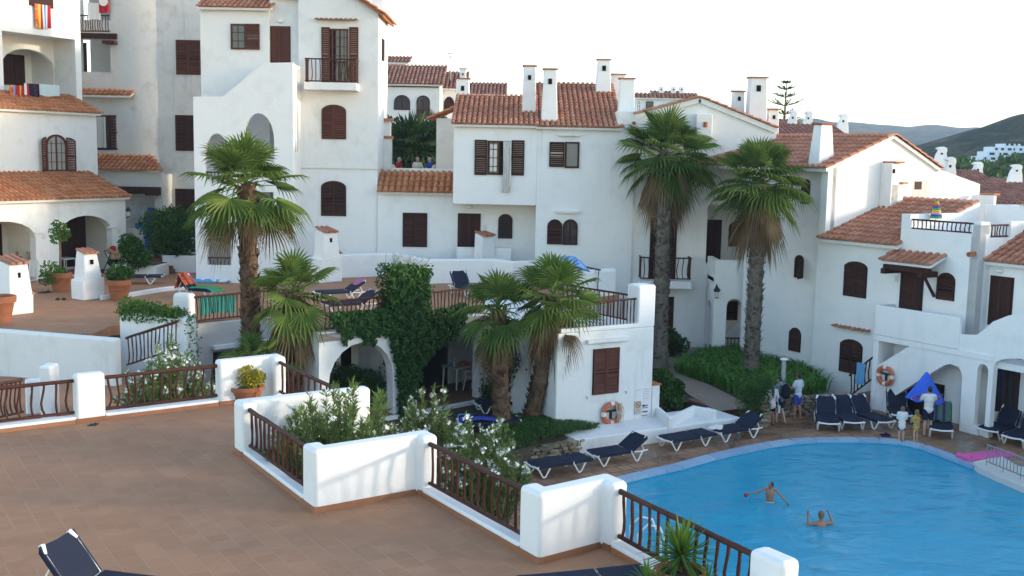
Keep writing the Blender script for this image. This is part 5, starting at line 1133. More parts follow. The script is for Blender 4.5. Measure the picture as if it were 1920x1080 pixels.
# round top and far side of the ivy pillar
for i in range(2600):
    u, z = iv.uv(rr.uniform(726, 800), rr.uniform(498, 585)); uc, zc_ = iv.uv(762, 510)
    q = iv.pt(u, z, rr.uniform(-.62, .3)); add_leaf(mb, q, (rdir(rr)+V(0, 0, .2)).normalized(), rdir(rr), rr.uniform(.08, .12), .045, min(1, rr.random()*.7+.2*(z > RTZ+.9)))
for i in range(60):
    u, z = iv.uv(rr.uniform(730, 795), rr.uniform(494, 510)); q = iv.pt(u, z, rr.uniform(-.4, .2)); d = (rdir(rr)+V(0, 0, .5)).normalized()
    mb.tube([q, q+d*.25, q+d*.45+V(0, 0, -.05)], .004, 4, r=.8)
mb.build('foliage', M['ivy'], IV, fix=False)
mb = MB(); uu0, uu1 = iv.uv(728, 560)[0], iv.uv(797, 560)[0]; mb.fbox(iv, uu0+.1, uu1-.1, RTZ-.1, RTZ+1.05, -.5, .12); mb.build('pillar', M['hedge'], IV)
IV2 = thing('ivy_plant', 'climbing ivy on the side wall behind the pair of palms', 'ivy', ivr); mb = MB(); sf = Fac(xy(ivr), math.degrees(math.atan2(nl.x-ivr.x, nl.y-ivr.y)))
for i in range(1500):
    t_ = rr.random(); x = 915+55*t_+rr.gauss(0, 6); y = 745-75*t_+rr.gauss(0, 9) if rr.random() < .6 else rr.uniform(640, 760); x = x if y < 746-75*t_+30 else 918+rr.gauss(0, 9)
    u, z = sf.uv(x, y)
    if z > 0: add_leaf(mb, sf.pt(u, z, rr.uniform(.02, .2)), (rdir(rr)+V(0, 0, .2)).normalized(), (sf.n+rdir(rr)*.6).normalized(), .10, .04, rr.random()*.6)
mb.build('foliage', M['ivy'], IV2, fix=False)
# ivy on the stair wall at left
IV3 = thing('ivy_plant', 'bright green ivy creeping along the top of the stair wall', 'ivy', (iw0.x, iw0.y, T+.4)); mb = MB()
for i in range(2600):
    t_ = rr.random()**1.1; q = iw0.lerp(iw1, t_); hgt = .34*(1-t_)**.7+.13
    q = V(q.x+rr.gauss(0, .10), q.y+rr.gauss(0, .17), T+.52+hgt*rr.random()**1.4)
    if rr.random() < .12: q = iw0.lerp(iw1, t_)+V(0, -.2, -rr.random()*.25)
    if t_ > .93 or i < 330: q = V(iw1.x+.24+rr.gauss(0, .06), iw1.y-.35+rr.gauss(0, .2), T+.6-rr.random()**1.2*1.3)
    add_leaf(mb, q, (rdir(rr)+V(0, -.3, .2)).normalized(), (rdir(rr)+V(0, 0, .6)).normalized(), rr.uniform(.06, .1), .036, min(1, .2+rr.random()*.75))
mb.build('foliage', M['lush'], IV3, fix=False)
# ---------------- POOL AND DECK
edge_px = ((1152, 910), (1215, 894), (1280, 879), (1340, 862), (1400, 848), (1445, 839), (1490, 832), (1530, 829.5), (1570, 829), (1610, 829), (1650, 830), (1690, 833), (1725, 841), (1760, 854), (1800, 869), (1826, 879))
pool = [zP(x, y, -.06) for x, y in edge_px]; pe = pool[-1]
p_left = pool[0]
shape = [(3.0, 11.5), (2.6, 16), (2.3, 21), (2.25, 25.4)]+[xy(q) for q in pool]+[(pe.x+1.2, pe.y-.3), (pe.x+4.5, pe.y+.8), (24, 27), (27, 20), (24, 11.5)]
deckp = [(-3, 10), (-3, 26.5), (-1.5, 31), (1.3, 32.5), (4.6, 34.6), (8.0, 34.0), (9.2, 36.5), (13, 39), (40, 39), (40, 10)]
P3 = lambda l, z: [Vector((q[0], q[1], z)) for q in l]
def sheet(name, loops, z, m_):
    mb = MB(); ls = [P3(l, z) for l in loops]; flat = [q for l in ls for q in l]
    mb.add(flat, tessellate_polygon(ls) if len(ls) > 1 else [tuple(range(len(flat)))], .5)
    for i, f in enumerate(mb.f):
        a, b, c = (Vector(mb.v[k]) for k in f[:3])
        if (b-a).cross(c-a).z < 0: mb.f[i] = f[::-1]
    o = mb.build(name, m_, fix=False); o['kind'] = 'structure'; return o
sheet('pool_deck', [deckp, shape], 0., M['deck'])
# ground with a hole for the pool
big = [(-400, -60), (500, -60), (500, 260), (-400, 260)]
m_ = mat('dry_ground', rough=.95); t = NT(m_); P = t.pos(); t.col(t.ramp(t.noise(.3, 6, P), [(.3, (.06, .055, .03)), (.6, (.16, .13, .08)), (.8, (.06, .08, .03))])); M['ground'] = m_
sheet('ground', [big, shape], -.25, M['ground'])
gs = MB(); slab(gs, [(-11, 20), (-3, 20), (-.6, 25.2), (.3, 27.6), (.9, 29.5), (1.0, 31.2), (-.8, 35.5), (-5.4, 31.2), (-7.5, 35.2), (-11, 34)], -.2, GZ-.02); struct('garden_soil', gs, M['soil'])
mb = MB(); n = len(shape); m2_ = mat('pool_tile', (.10, .42, .66), .5); t = NT(m2_); P = t.pos()
bk = t.n('ShaderNodeTexBrick', Scale=1., offset=0.); bk.inputs['Mortar Size'].default_value = .012; bk.inputs['Brick Width'].default_value = .25; bk.inputs['Row Height'].default_value = .25
bk.inputs['Color1'].default_value = (.08, .52, .76, 1); bk.inputs['Color2'].default_value = (.10, .55, .80, 1); bk.inputs['Mortar'].default_value = (.24, .60, .82, 1); t.l(P, bk.inputs['Vector']); t.col(bk.outputs['Color'])
lo = P3(shape, -1.5); hi = P3(shape, -.001); mb.add(lo+hi, [tuple(range(n))]+[(i, (i+1) % n, (i+1) % n+n, i+n) for i in range(n)]); struct('pool_basin', mb, m2_)
wm = bpy.data.materials.new('pool_water'); wm.use_nodes = True; nt = wm.node_tree; nt.nodes.clear(); out = nt.nodes.new('ShaderNodeOutputMaterial')
tr = nt.nodes.new('ShaderNodeBsdfTransparent'); tr.inputs['Color'].default_value = (.45, .88, .97, 1)
df = nt.nodes.new('ShaderNodeBsdfDiffuse'); df.inputs['Color'].default_value = (.045, .46, .67, 1)
gl_ = nt.nodes.new('ShaderNodeBsdfGlossy'); gl_.inputs['Roughness'].default_value = .06
geo = nt.nodes.new('ShaderNodeNewGeometry')
mp = nt.nodes.new('ShaderNodeMapping'); mp.inputs['Scale'].default_value = (1, 1.5, 1); nt.links.new(geo.outputs['Position'], mp.inputs['Vector'])
n1_ = nt.nodes.new('ShaderNodeTexNoise'); n1_.inputs['Scale'].default_value = 1.5; n1_.inputs['Detail'].default_value = 5; n1_.inputs['Distortion'].default_value = .6; nt.links.new(mp.outputs['Vector'], n1_.inputs['Vector'])
n2_ = nt.nodes.new('ShaderNodeTexNoise'); n2_.inputs['Scale'].default_value = .35; n2_.inputs['Detail'].default_value = 3; nt.links.new(mp.outputs['Vector'], n2_.inputs['Vector'])
ad = nt.nodes.new('ShaderNodeMath'); ad.operation = 'MULTIPLY_ADD'; ad.inputs[1].default_value = 2.5; nt.links.new(n2_.outputs['Fac'], ad.inputs[0]); nt.links.new(n1_.outputs['Fac'], ad.inputs[2])
bp = nt.nodes.new('ShaderNodeBump'); bp.inputs['Strength'].default_value = .45; bp.inputs['Distance'].default_value = .12; nt.links.new(ad.outputs[0], bp.inputs['Height'])
fr_ = nt.nodes.new('ShaderNodeFresnel'); fr_.inputs['IOR'].default_value = 1.33
for nd in (gl_, fr_, df): nt.links.new(bp.outputs['Normal'], nd.inputs['Normal'])
mx0 = nt.nodes.new('ShaderNodeMixShader'); mx0.inputs['Fac'].default_value = .68; nt.links.new(tr.outputs[0], mx0.inputs[1]); nt.links.new(df.outputs[0], mx0.inputs[2])
mx = nt.nodes.new('ShaderNodeMixShader'); nt.links.new(fr_.outputs[0], mx.inputs['Fac']); nt.links.new(mx0.outputs[0], mx.inputs[1]); nt.links.new(gl_.outputs[0], mx.inputs[2]); nt.links.new(mx.outputs[0], out.inputs['Surface'])
sheet('pool_water', [shape], -.09, wm)
# coping: short white-blue blocks round the rim
mb = MB(); mbw = MB(); ring = [Vector((*q, 0)) for q in shape]
M['coping'] = rnd_mat('pool_coping', [(.1, (.22, .33, .48)), (.5, (.28, .40, .54)), (.86, (.34, .46, .58)), (.93, (.66, .68, .70))], .6, .3, 3, .5)
acc = 0
for a, b in zip(ring[3:22], ring[4:23]):
    L = (b-a).length; k = max(1, int(L/.5)); d = (b-a)/L; nn = V(-d.y, d.x, 0)
    for i in range(k):
        s0, s1 = a+d*(L*i/k+.008), a+d*(L*(i+1)/k-.008); w = .30
        mb.hexa([s0-nn*.03-Z*.06, s1-nn*.03-Z*.06, s1+nn*w-Z*.06, s0+nn*w-Z*.06], [s0-nn*.03+Z*.022, s1-nn*.03+Z*.022, s1+nn*w+Z*.022, s0+nn*w+Z*.022])
struct('pool_coping', mb, M['coping'])
# ---------------- platform, kerbs, steps, path, beds
PL = thing('white_platform', 'low white plastered platform in front of the pool house', 'platform', nl)
mb = MB(); mb.fbox(NF, -.1, wN+2.5, -.1, GZ+.02, -.3, 1.25); mb.build('platform', M['white'], PL, bevel=.04)
gq = [zP(x, y, .68) for x, y in ((1233, 764), (1256, 783), (1301, 762), (1342, 770))]
parapet('zigzag white kerb on the platform beside the hedge', [xy(q) for q in gq], .3, .70, .16, .04, 'clean')
br = thing('brick_pier', 'low white wall stub with a terracotta top at the corner of the pool house', 'wall', (nr.x, nr.y, .4)); mb = MB(); mb.fbox(NF, wN, wN+.28, .3, NF.uv(1232, 722)[1], -.8, .02); mb.build('wall', M['white'], br, bevel=.02); mb = MB(); mb.fbox(NF, wN+.01, wN+.31, NF.uv(1232, 722)[1]+.002, NF.uv(1232, 722)[1]+.05, -.8, .05); mb.build('tile_top', M['tile3'], br)
sheet('garden_bed', [[(4.7, 35), (8.3, 34.6), (9.3, 36.6), (12, 39), (9.5, 44.5), (3.5, 44.5), (3, 40.5)]], .34, M['soil'])
pp_ = [zP(x, y, z) for x, y, z in ((1345, 772, .36), (1402, 766, .36), (1390, 752, .36), (1330, 722, .37), (1275, 702, .38), (1262, 690, .39), (1290, 668, .4), (1330, 652, .42), (1296, 650, .42), (1262, 660, .4), (1238, 690, .39), (1290, 740, .37))]
mb = MB(); mb.add([V(q.x, q.y, q.z+.02) for q in pp_], [tuple(range(len(pp_)))]); struct('garden_path', mb, M['path'])
sg = thing('garden_steps', 'brown tiled steps from the pool deck up to the garden path', 'steps', zP(1380, 800, 0)); s0 = zP(1348, 790, 0); s1 = zP(1412, 782, 0); dS = (s1-s0).normalized(); nS = V(-dS.y, dS.x, 0); mb = MB()
for i in range(3): 
    a = s0+nS*(.30*i-.1); b = s1+nS*(.30*i-.1); mb.hexa([a-Z*.1, b-Z*.1, b+nS*1.2-Z*.1, a+nS*1.2-Z*.1], [a+Z*.125*(i+1), b+Z*.125*(i+1), b+nS*1.2+Z*.125*(i+1), a+nS*1.2+Z*.125*(i+1)])
mb.build('steps', M['step'], sg)
def stone_wall(label, path, h, th=.35, seed=0):
    rr = random.Random(seed); t = thing('stone_wall', label, 'wall', (path[0][0], path[0][1], 0)); mb = MB(); pts = [V(q[0], q[1], 0) for q in path]
    for a, b in zip(pts, pts[1:]):
        L = (b-a).length; d = (b-a)/L; nn = V(-d.y, d.x, 0); z = 0
        while z < h:
            hh = rr.uniform(.07, .13); s_ = -rr.random()*.2
            while s_ < L:
                w = rr.uniform(.14, .34); o = rr.uniform(-.03, .04); c = a+d*(s_+w/2)+nn*o+Z*(z+hh/2); M3 = Matrix((d, nn, Z)).transposed() @ Euler((rr.uniform(-.1, .1), rr.uniform(-.12, .12), rr.uniform(-.15, .15))).to_matrix()
                vs = []
                for x, y, zz in ((-1, -1, -1), (1, -1, -1), (1, 1, -1), (-1, 1, -1), (-1, -1, 1), (1, -1, 1), (1, 1, 1), (-1, 1, 1)):
                    vs.append(c+M3 @ V(x*w*.49*rr.uniform(.8, 1), y*th*.5*rr.uniform(.85, 1), zz*hh*.49*rr.uniform(.75, 1)))
                mb.hexa(vs[:4], vs[4:]); s_ += w
            z += hh*.95
    mb.build('stones', M['stone'], t, bevel=.02); return t
stone_wall('curved dry stone edging of the palm bed beside the loungers', [xy(zP(x, y, .0)) for x, y in ((990, 868), (1030, 862), (1070, 852), (1105, 843), (1130, 832), (1133, 818), (1120, 808))], .34, .3, 2)
stone_wall('low dry stone wall behind the row of blue loungers, by the standing group', [xy(zP(x, y, .0)) for x, y in ((1412, 790), (1432, 800), (1428, 786), (1475, 778), (1530, 778), (1572, 772))], .62, .35, 3)
# palm bed mound
mb = MB(); rr = random.Random(9); bc = zP(1000, 812, .3); n = 28; vs = []
bedp = [zP(x, y, 0)+V(-.06, .22, 0) for x, y in ((990, 868), (1070, 852), (1127, 832), (1126, 816))]+[zP(x, y, GZ) for x, y in ((1042, 800), (985, 778), (930, 785), (905, 815), (940, 848))]
cen = V(sum(q.x for q in bedp)/9, sum(q.y for q in bedp)/9, .62)
mb.add([cen]+[V(q.x, q.y, .34) for q in bedp]+[V(q.x, q.y, -.1) for q in bedp], [(0, i+1, (i+1) % 9+1) for i in range(9)]+[(i+1, (i+1) % 9+1, (i+1) % 9+10, i+10) for i in range(9)]); struct('palm_bed', mb, M['soil'])
def blades(label, region, z0, n, hgt, w, m_, name='grass', cat='grass', seed=0, lean=.5, zf=None):
    rr = random.Random(seed); mb = MB(); k = 0; xs = [q[0] for q in region]; ys = [q[1] for q in region]
    def inside(x, y):
        c = False; j = len(region)-1
        for i in range(len(region)):
            xi, yi = region[i][:2]; xj, yj = region[j][:2]
            if (yi > y) != (yj > y) and x < (xj-xi)*(y-yi)/(yj-yi)+xi: c = not c
            j = i
        return c
    while k < n:
        x, y = rr.uniform(min(xs), max(xs)), rr.uniform(min(ys), max(ys))
        if not inside(x, y): continue
        z = zf(x, y) if zf else z0; a = rr.random()*6.28; d = V(math.cos(a), math.sin(a), 0); L = hgt*rr.uniform(.6, 1.15); s_ = V(-d.y, d.x, 0)*w; q = V(x, y, z)
        md = q+Z*L*.6+d*L*lean*.25; tp = q+Z*L*(1-.3*lean)+d*L*lean*rr.uniform(.5, 1); k += 1
        mb.add([q-s_*.7, q+s_*.7, md+s_, md-s_, tp], [(0, 1, 2, 3), (3, 2, 4)], min(1, max(0, rr.gauss(.5, .22))))
    o = mb.build(name, M[m_], fix=False); tag(o, label, cat, None, 'stuff'); return o
mz = lambda x, y: .34+.28*max(0, 1-((x-cen.x)**2+(y-cen.y)**2)/3.2)
blades('short dark grass and creeper covering the mound under the two palms', [xy(q) for q in bedp], .2, 5200, .2, .014, 'hedge', seed=4, lean=1.2, zf=mz)
bedr = [xy(zP(x, y, .36)) for x, y in ((1262, 700), (1285, 688), (1330, 668), (1400, 664), (1470, 668), (1496, 688), (1552, 735), (1480, 752), (1400, 750), (1340, 722))]
blades('bed of bright green strap leaved plants around the right palm', bedr, .34, 5200, .75, .03, 'strap', 'strap_leaf_plants', 'plants', 5, .9)
# ---------------- hedges and shrubs
def bpx(label, x, y, d_z, rx, ry, rz, n, **k):
    c = zP(x, y, d_z); return bush(label, (c.x, c.y, d_z+rz*.85), rx, ry, rz, n, **k)
bpx('clipped dark green hedge at the corner of the pool house', 1243, 762, .4, .55, .5, .62, 5200, L=.11, w=.04, seed=11)
bpx('dark rounded shrub by the foot of the left tall palm', 1262, 668, .4, .55, .5, .65, 4200, L=.11, w=.04, seed=12)
bpx('dark conical bush beside the right tall palm, next to the standing group', 1410, 782, .3, .62, .5, .85, 6500, seed=13, L=.07, w=.012)
bpx('dark green bush in the white planter left of the terrace steps', 255, 506, T+.35, .62, .5, .9, 3800, L=.13, w=.045, seed=14)
c = zP(322, 485, T+.5); bush('large dark green bush in the white planter right of the terrace steps', (c.x+.1, c.y-.3, T+1.55), 1.3, .9, 1.2, 9000, L=.15, w=.05, seed=15, ncl=34)
bpx('wispy grey green shrub in front of the left arch', 648, 768, GZ, .85, .6, 1.15, 7000, L=.10, w=.013, seed=16)
bpx('wispy dark shrub between the left arch and the ivy', 704, 772, GZ, .8, .55, .85, 6000, L=.10, w=.013, seed=17)
pq = zP(250, 520, T); parapet('small white planter wall left of the terrace steps', [(pq.x-.9, pq.y+.4), (pq.x+.9, pq.y+.1), (pq.x+1.0, pq.y+1.4)], T-.1, T+.5, .2, .05, 'clean', name='planter', cat='planter')
pq = zP(322, 510, T); parapet('larger white planter wall right of the terrace steps', [(pq.x-1.0, pq.y+1.6), (pq.x-.3, pq.y), (pq.x+1.1, pq.y+.05)], T-.1, T+.75, .2, .05, 'clean', name='planter', cat='planter')
sg = thing('terrace_steps', 'brown steps between the two planters behind the left terrace', 'steps', zP(300, 515, T)); s0 = zP(286, 517, T); s1 = zP(326, 513, T); mb = MB()
for i in range(6): mb.hexa([s0+V(-.15*i-.2, .34*i, -.1), s1+V(-.15*i, .34*i, -.1), s1+V(-.15*i-.3, .34*i+1.5, -.1), s0+V(-.15*i-.5, .34*i+1.5, -.1)], [s0+V(-.15*i-.2, .34*i, .15*(i+1)), s1+V(-.15*i, .34*i, .15*(i+1)), s1+V(-.15*i-.3, .34*i+1.5, .15*(i+1)), s0+V(-.15*i-.5, .34*i+1.5, .15*(i+1))])
mb.build('steps', M['step'], sg)
# ---------------- PALMS
pb = lambda x, y, Y: yP(x, y, Y)
def palm_px(label, top, base, Y, nfr, Lf, pet, r0, r1, z0=0., Yb=None, **k):
    t_ = pb(top[0], top[1], Y); b = pb(base[0], base[1], Yb or Y); return palm(label, (b.x, b.y, z0), t_, r0, r1, nfr, Lf, pet, **k)
palm_px('tall fan palm with hanging dry fronds in front of the white stair block', (462, 348), (474, 640), 32, 36, 1.05, .98, .27, .24, seed=21, ndead=14, green='palm', skirt=1.0, dead_len=.95, elmin=-34, dpet=1.45, del_=(-48, -18))
palm_px('short leafy fan palm right of the tall palm, with a brown skirt', (550, 550), (548, 690), 30.5, 27, .82, .72, .22, .24, seed=22, ndead=26, skirt=1.5, elmin=-35)
b3 = zP(942, 800, .5); palm_px('left palm of the leaning pair beside the pool house', (934, 580), (942, 790), 31.0, 26, .90, .68, .27, .22, .2, b3.y, seed=23, ndead=16, skirt=1.2, green='palmD', elmin=-30)
b4 = zP(990, 790, .5); palm_px('right palm of the leaning pair beside the pool house', (1040, 558), (990, 785), 31.0, 26, .95, .72, .25, .21, .2, b4.y, seed=24, ndead=16, skirt=1.2, green='palm', elmin=-30, bend=.06)
b5 = zP(1235, 692, .35); palm_px('left one of the two tall grey trunked palms, before the brown balcony', (1249, 288), (1235, 690), 43.4, 46, 1.25, 1.08, .31, .25, .3, b5.y, seed=25, ndead=34, barkm='barkG', green='palmD', skirt=1.6, elmin=-36, nseg=26)
b6 = zP(1408, 714, .36); palm_px('right one of the two tall grey trunked palms, before the arched stair block', (1426, 340), (1408, 690), 38.6, 46, 1.12, .95, .28, .225, .3, b6.y, seed=26, ndead=38, barkm='barkG', green='palmD', skirt=2.2, elmin=-40, nseg=26)
palm_px('young fan palm spreading low behind the corner wall', (478, 690), (478, 720), 29.6, 14, .66, .66, .16, .16, 0, seed=27, ndead=0, green='palmD', elmin=5)
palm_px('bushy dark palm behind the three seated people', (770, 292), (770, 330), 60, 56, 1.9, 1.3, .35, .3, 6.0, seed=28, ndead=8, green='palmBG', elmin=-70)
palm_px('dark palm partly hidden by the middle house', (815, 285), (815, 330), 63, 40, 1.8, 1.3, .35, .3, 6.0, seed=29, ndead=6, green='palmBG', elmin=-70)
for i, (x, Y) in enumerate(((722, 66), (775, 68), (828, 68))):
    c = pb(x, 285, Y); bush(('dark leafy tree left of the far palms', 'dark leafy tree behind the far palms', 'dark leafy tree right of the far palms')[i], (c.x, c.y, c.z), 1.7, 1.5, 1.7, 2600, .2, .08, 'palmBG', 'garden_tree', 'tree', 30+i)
# norfolk pine and far trees
nb_ = pb(1470, 232, 120); nt_ = thing('norfolk_pine', 'tiered norfolk island pine standing against the sky', 'tree', nb_-V(0, 0, 6)); mb = MB(); topz = pb(1473, 152, 120).z; H = topz-nb_.z
mb.tube([nb_-V(0, 0, 6), nb_, V(nb_.x+.1, nb_.y, topz)], [.25, .16, .03], 7); mb.build('trunk', M['stem'], nt_); mb = MB(); rr = random.Random(5)
for k in range(6):
    z = nb_.z+H*(.0, .22, .42, .62, .80, .95)[k]; L = (2.1, 1.5, 2.0, 1.3, .95, .5)[k]
    for i in range(7):
        a = i*6.283/7+k*.6; d = V(math.cos(a), math.sin(a), .22); base = V(nb_.x, nb_.y, z); mb.tube([base, base+d*L*.6+Z*.02, base+d*L+Z*.12*L], [.05, .04, .02], 5, r=.2)
        for j in range(26):
            s_ = rr.uniform(.25, 1); q = base+d*L*s_+Z*.1*L*s_*s_; add_leaf(mb, q, (d+rdir(rr)*.8+Z*.3).normalized(), Z, .32*(1.1-s_*.4), .07, rr.random()*.5)
mb.build('crown', M['hedge'], nt_, fix=False)
# ---------------- OLEANDERS
def opx(label, x, Y, r, h, **k): c = pb(x, 600, Y); return oleander(label, (c.x, c.y, 0.), r, h, **k)
OG = 'white flowering oleanders below the terrace'
opx('white flowering oleander behind the left front railing', 312, 26.4, 1.25, 3.5, nst=120, nl=120, seed=41, flowers=.75)
opx('oleander with few flowers rising between the zigzag walls', 640, 19.0, 1.45, 4.1, nst=150, nl=150, seed=42, flowers=.10)
opx('small oleander with white clusters right of the walled one', 705, 20.5, .65, 3.35, nst=36, seed=43, flowers=.45)
opx('tall white oleander beyond the centre railing, nearest the porch', 808, 24.2, .95, 2.9, nst=64, seed=44, flowers=.6)
opx('broad white oleander directly behind the centre railing', 905, 21.4, 1.05, 2.95, nst=80, seed=45, flowers=.65)
# ---------------- POTS AND PLANTS ON THE TERRACES
c = zP(-2, 603, T); pot('large terracotta pot cut by the left picture edge', (c.x, c.y, T), .5, .82)
c = zP(224, 562, T); pot('large terracotta pot of green succulents beside the tile capped chimney', (c.x, c.y, T), .42, .74)
t = thing('succulent_plant', 'bushy green succulent growing in the large terracotta pot', 'plant', (c.x, c.y, T+.65)); mb = MB(); bush_geo(mb, (c.x, c.y, T+.95), .5, .45, .27, 1500, .10, .04, 51, 14); mb.build('foliage', M['hedge'], t, fix=False)
c = zP(114, 546, T); pot('terracotta pot overgrown with trailing green leaves by the porch', (c.x, c.y, T), .4, .72)
t = thing('climbing_plant', 'tall leggy green plant rising from the overgrown pot', 'plant', (c.x, c.y, T+.6)); mb = MB(); bush_geo(mb, (c.x-.15, c.y-.1, T+.62), .62, .5, .42, 1500, .09, .035, 52, 12); bush_geo(mb, (c.x+.0, c.y, T+2.2), .36, .3, .75, 560, .10, .035, 53, 12); mb.build('foliage', M['lush'], t, fix=False)
mb = MB(); mb.tube([(c.x, c.y, T+.6), (c.x+.03, c.y, T+1.5), (c.x, c.y, T+2.6)], [.05, .04, .02], 6); mb.build('stem', M['stem'], t)
c = zP(462, 753, T); pot('low terracotta bowl in the terrace corner', (c.x, c.y, T), .37, .36)
t = thing('yellow_plant', 'small yellow leaved shrub in the low terracotta bowl', 'plant', (c.x, c.y, T+.3)); mb = MB(); bush_geo(mb, (c.x+.06, c.y, T+.5), .30, .26, .24, 2600, .06, .026, 54, 16); mb.build('foliage', M['yellow'], t, fix=False)
yt = thing('yucca_plant', 'spiky yucca with bright green leaves before the pool railing', 'plant', zP(1275, 1090, T))
def rosette(mb, c, n, L, w, seed, el0=85, el1=-25, dd=None):
    rr = random.Random(seed)
    for i in range(n):
        s_ = i/n; a = i*2.4+rr.uniform(-.3, .3); el = R(el0+(el1-el0)*s_+rr.uniform(-9, 9)); d = V(math.cos(a)*math.cos(el), math.sin(a)*math.cos(el), math.sin(el)); sd_ = V(-math.sin(a), math.cos(a), 0); l = L*rr.uniform(.8, 1.1); up_ = sd_.cross(d)
        P_ = [c+d*l*t_-Z*(.10*l*t_*t_*(1+s_)) for t_ in (0, .35, .7, 1)]
        mb.add([P_[0]-sd_*w*.6, P_[0]+sd_*w*.6, P_[1]-sd_*w, P_[1]+sd_*w, P_[2]-sd_*w*.7, P_[2]+sd_*w*.7, P_[3], P_[1]-up_*w*.35, P_[2]-up_*w*.25], [(0, 1, 7), (0, 7, 2), (1, 3, 7), (2, 7, 8, 4), (7, 3, 5, 8), (4, 8, 6), (8, 5, 6)], min(1, max(0, .9-.55*s_+rr.uniform(-.15, .15))))
ycs = [(pb(1277, 1042, 13.0), 125, .58, .018), (pb(1212, 1092, 12.7), 40, .36, .016), (pb(1325, 1100, 12.8), 34, .36, .016)]
mb = MB()
for i, (c, n, L, w) in enumerate(ycs): rosette(mb, c, n, L, w, 60+i)
mb.build('leaves', M['lush'], yt, fix=False); mb = MB(); 
for i, (c, n, L, w) in enumerate(ycs):
    rr = random.Random(70+i); tk = MB(); tk.tube([(c.x-.0, c.y-.05, T), c], [.06, .05], 8); tk.build('trunk', M['bark'], yt)
    for j in range(46): 
        a = rr.random()*6.28; d = V(math.cos(a), math.sin(a), -rr.uniform(1.2, 3)).normalized(); add_leaf(mb, c-Z*rr.uniform(.02, .1), d, rdir(rr), rr.uniform(.2, .42), .016, rr.random())
mb.build('dry_leaves', M['dead'], yt, fix=False)
c = ycs[0][0]; pot('terracotta pot holding the yucca, mostly below the picture edge', (c.x, c.y-.05, T), .3, .42)
# ---------------- CHIMNEYS OF THE LEFT TERRACE
c = zP(160, 562, T); terrace_chimney('white chimney with tile cap between the two terracotta pots', (c.x-.0, c.y+.25, T), 36, .88, .75, .92, .74, .54, .46)
c = zP(38, 590, T); terrace_chimney('white chimney with tile cap nearest the left picture edge', (c.x-.35, c.y+.3, T), 36, .86, .95, .72, .92, .64, .8)
lwq = [zP(x, y, T) for x, y in ((188, 562), (246, 556), (300, 547), (352, 541))]
parapet('low white kerb on the left terrace behind the succulent pot', [xy(q) for q in lwq], T-.1, T+.16, .16, .04, 'clean')
# ---------------- SUN LOUNGERS
LG = 'navy blue sun loungers round the pool'
up_v = lambda d: V(-d.y, d.x, 0)
PF = lounger('navy sun lounger with a flat back beside the curved stone edging', (0, 0, 0), 90, 0, LG)
PB = lounger('navy sun lounger with a half raised back next to the flat one by the stone edging', (0, 0, 0), 90, 33, LG)
PU = lounger('upright backed navy sun lounger at the left end of the row by the stone wall', (0, 0, 0), 0, 52, LG)
def side_pose(tl, tr_, z=0.):
    a, b = zP(*tl, z), zP(*tr_, z); d = (b-a).normalized(); az = math.degrees(math.atan2(d.x, d.y)); loc = (a+b)/2-d*.13+up_v(d)*.31; return loc, az
used = set()
def put(proto, loc, az, label):
    if proto.name not in used:
        used.add(proto.name); proto.location = loc; proto.rotation_euler = (0, 0, R(90-az)); proto['label'] = label; return proto
    return place(proto, loc, az, label)
put(PF, *side_pose((1017, 898), (1085, 887)), 'flat navy sun lounger beside the curved stone edging, nearest the oleanders')
put(PB, *side_pose((1130, 876), (1192, 866)), 'navy sun lounger with raised back, end to end with the one by the stone edging')
put(PF, *side_pose((1265, 847), (1322, 837)), 'flat navy sun lounger along the white platform')
l4 = put(PB, *side_pose((1357, 831), (1412, 822)), 'navy sun lounger with a raised back by the garden steps')
def away(tl, tr_, az, label, proto=None):
    c = (zP(*tl, 0)+zP(*tr_, 0))/2; d = azv(az); return put(proto or PU, c+d*.43, az, label)
away((1533, 808), (1573, 810), 11, 'upright navy sun lounger at the left end of the row by the stone wall')
away((1578, 806), (1618, 808), 0, 'upright navy sun lounger second from the left in the row')
away((1640, 804), (1672, 808), -20, 'upright navy sun lounger turned sideways before the stair foot')
away((1672, 792), (1706, 795), 12, 'upright navy sun lounger behind the two small children')
r5 = away((1744, 820), (1784, 824), 19, 'upright sun lounger covered by a green and purple striped towel')
lo6, az6 = side_pose((1812, 816), (1846, 822)); 
away((1838, 820), (1872, 826), 50, 'navy sun lounger in front of the arches right of the striped one')
away((1885, 832), (1918, 842), 48, 'navy sun lounger at the far right under the folded umbrella')
away((1925, 842), (1955, 852), 46, 'navy sun lounger cut by the right picture edge')
c = zP(917, 812, GZ); l8 = put(PF, (c.x-.3, c.y+.3, GZ-.02), 78, 'sun lounger loaded with a blue towel under the left leaning palm')
c = zP(972, 785, GZ); put(PB, (c.x-.75, c.y+.9, GZ-.02), 70, 'navy sun lounger half hidden between the two leaning palms')
# front terrace
a, b = zP(345, 1080, T+.40), zP(187, 1062, T+.40); d = (b-a).normalized(); loc = b-d*.55+up_v(d)*.30; put(PU, (loc.x, loc.y, T), math.degrees(math.atan2(d.x, d.y)), 'navy sun lounger with a raised white capped head in the bottom left corner')
a, b = zP(952, 1074, T+.40), zP(1197, 1049, T+.42); d = (b-a).normalized(); loc = a+d*.62-up_v(d)*.32; put(PF, (loc.x, loc.y, T), math.degrees(math.atan2(d.x, d.y)), 'navy sun lounger at the bottom edge left of the yucca')
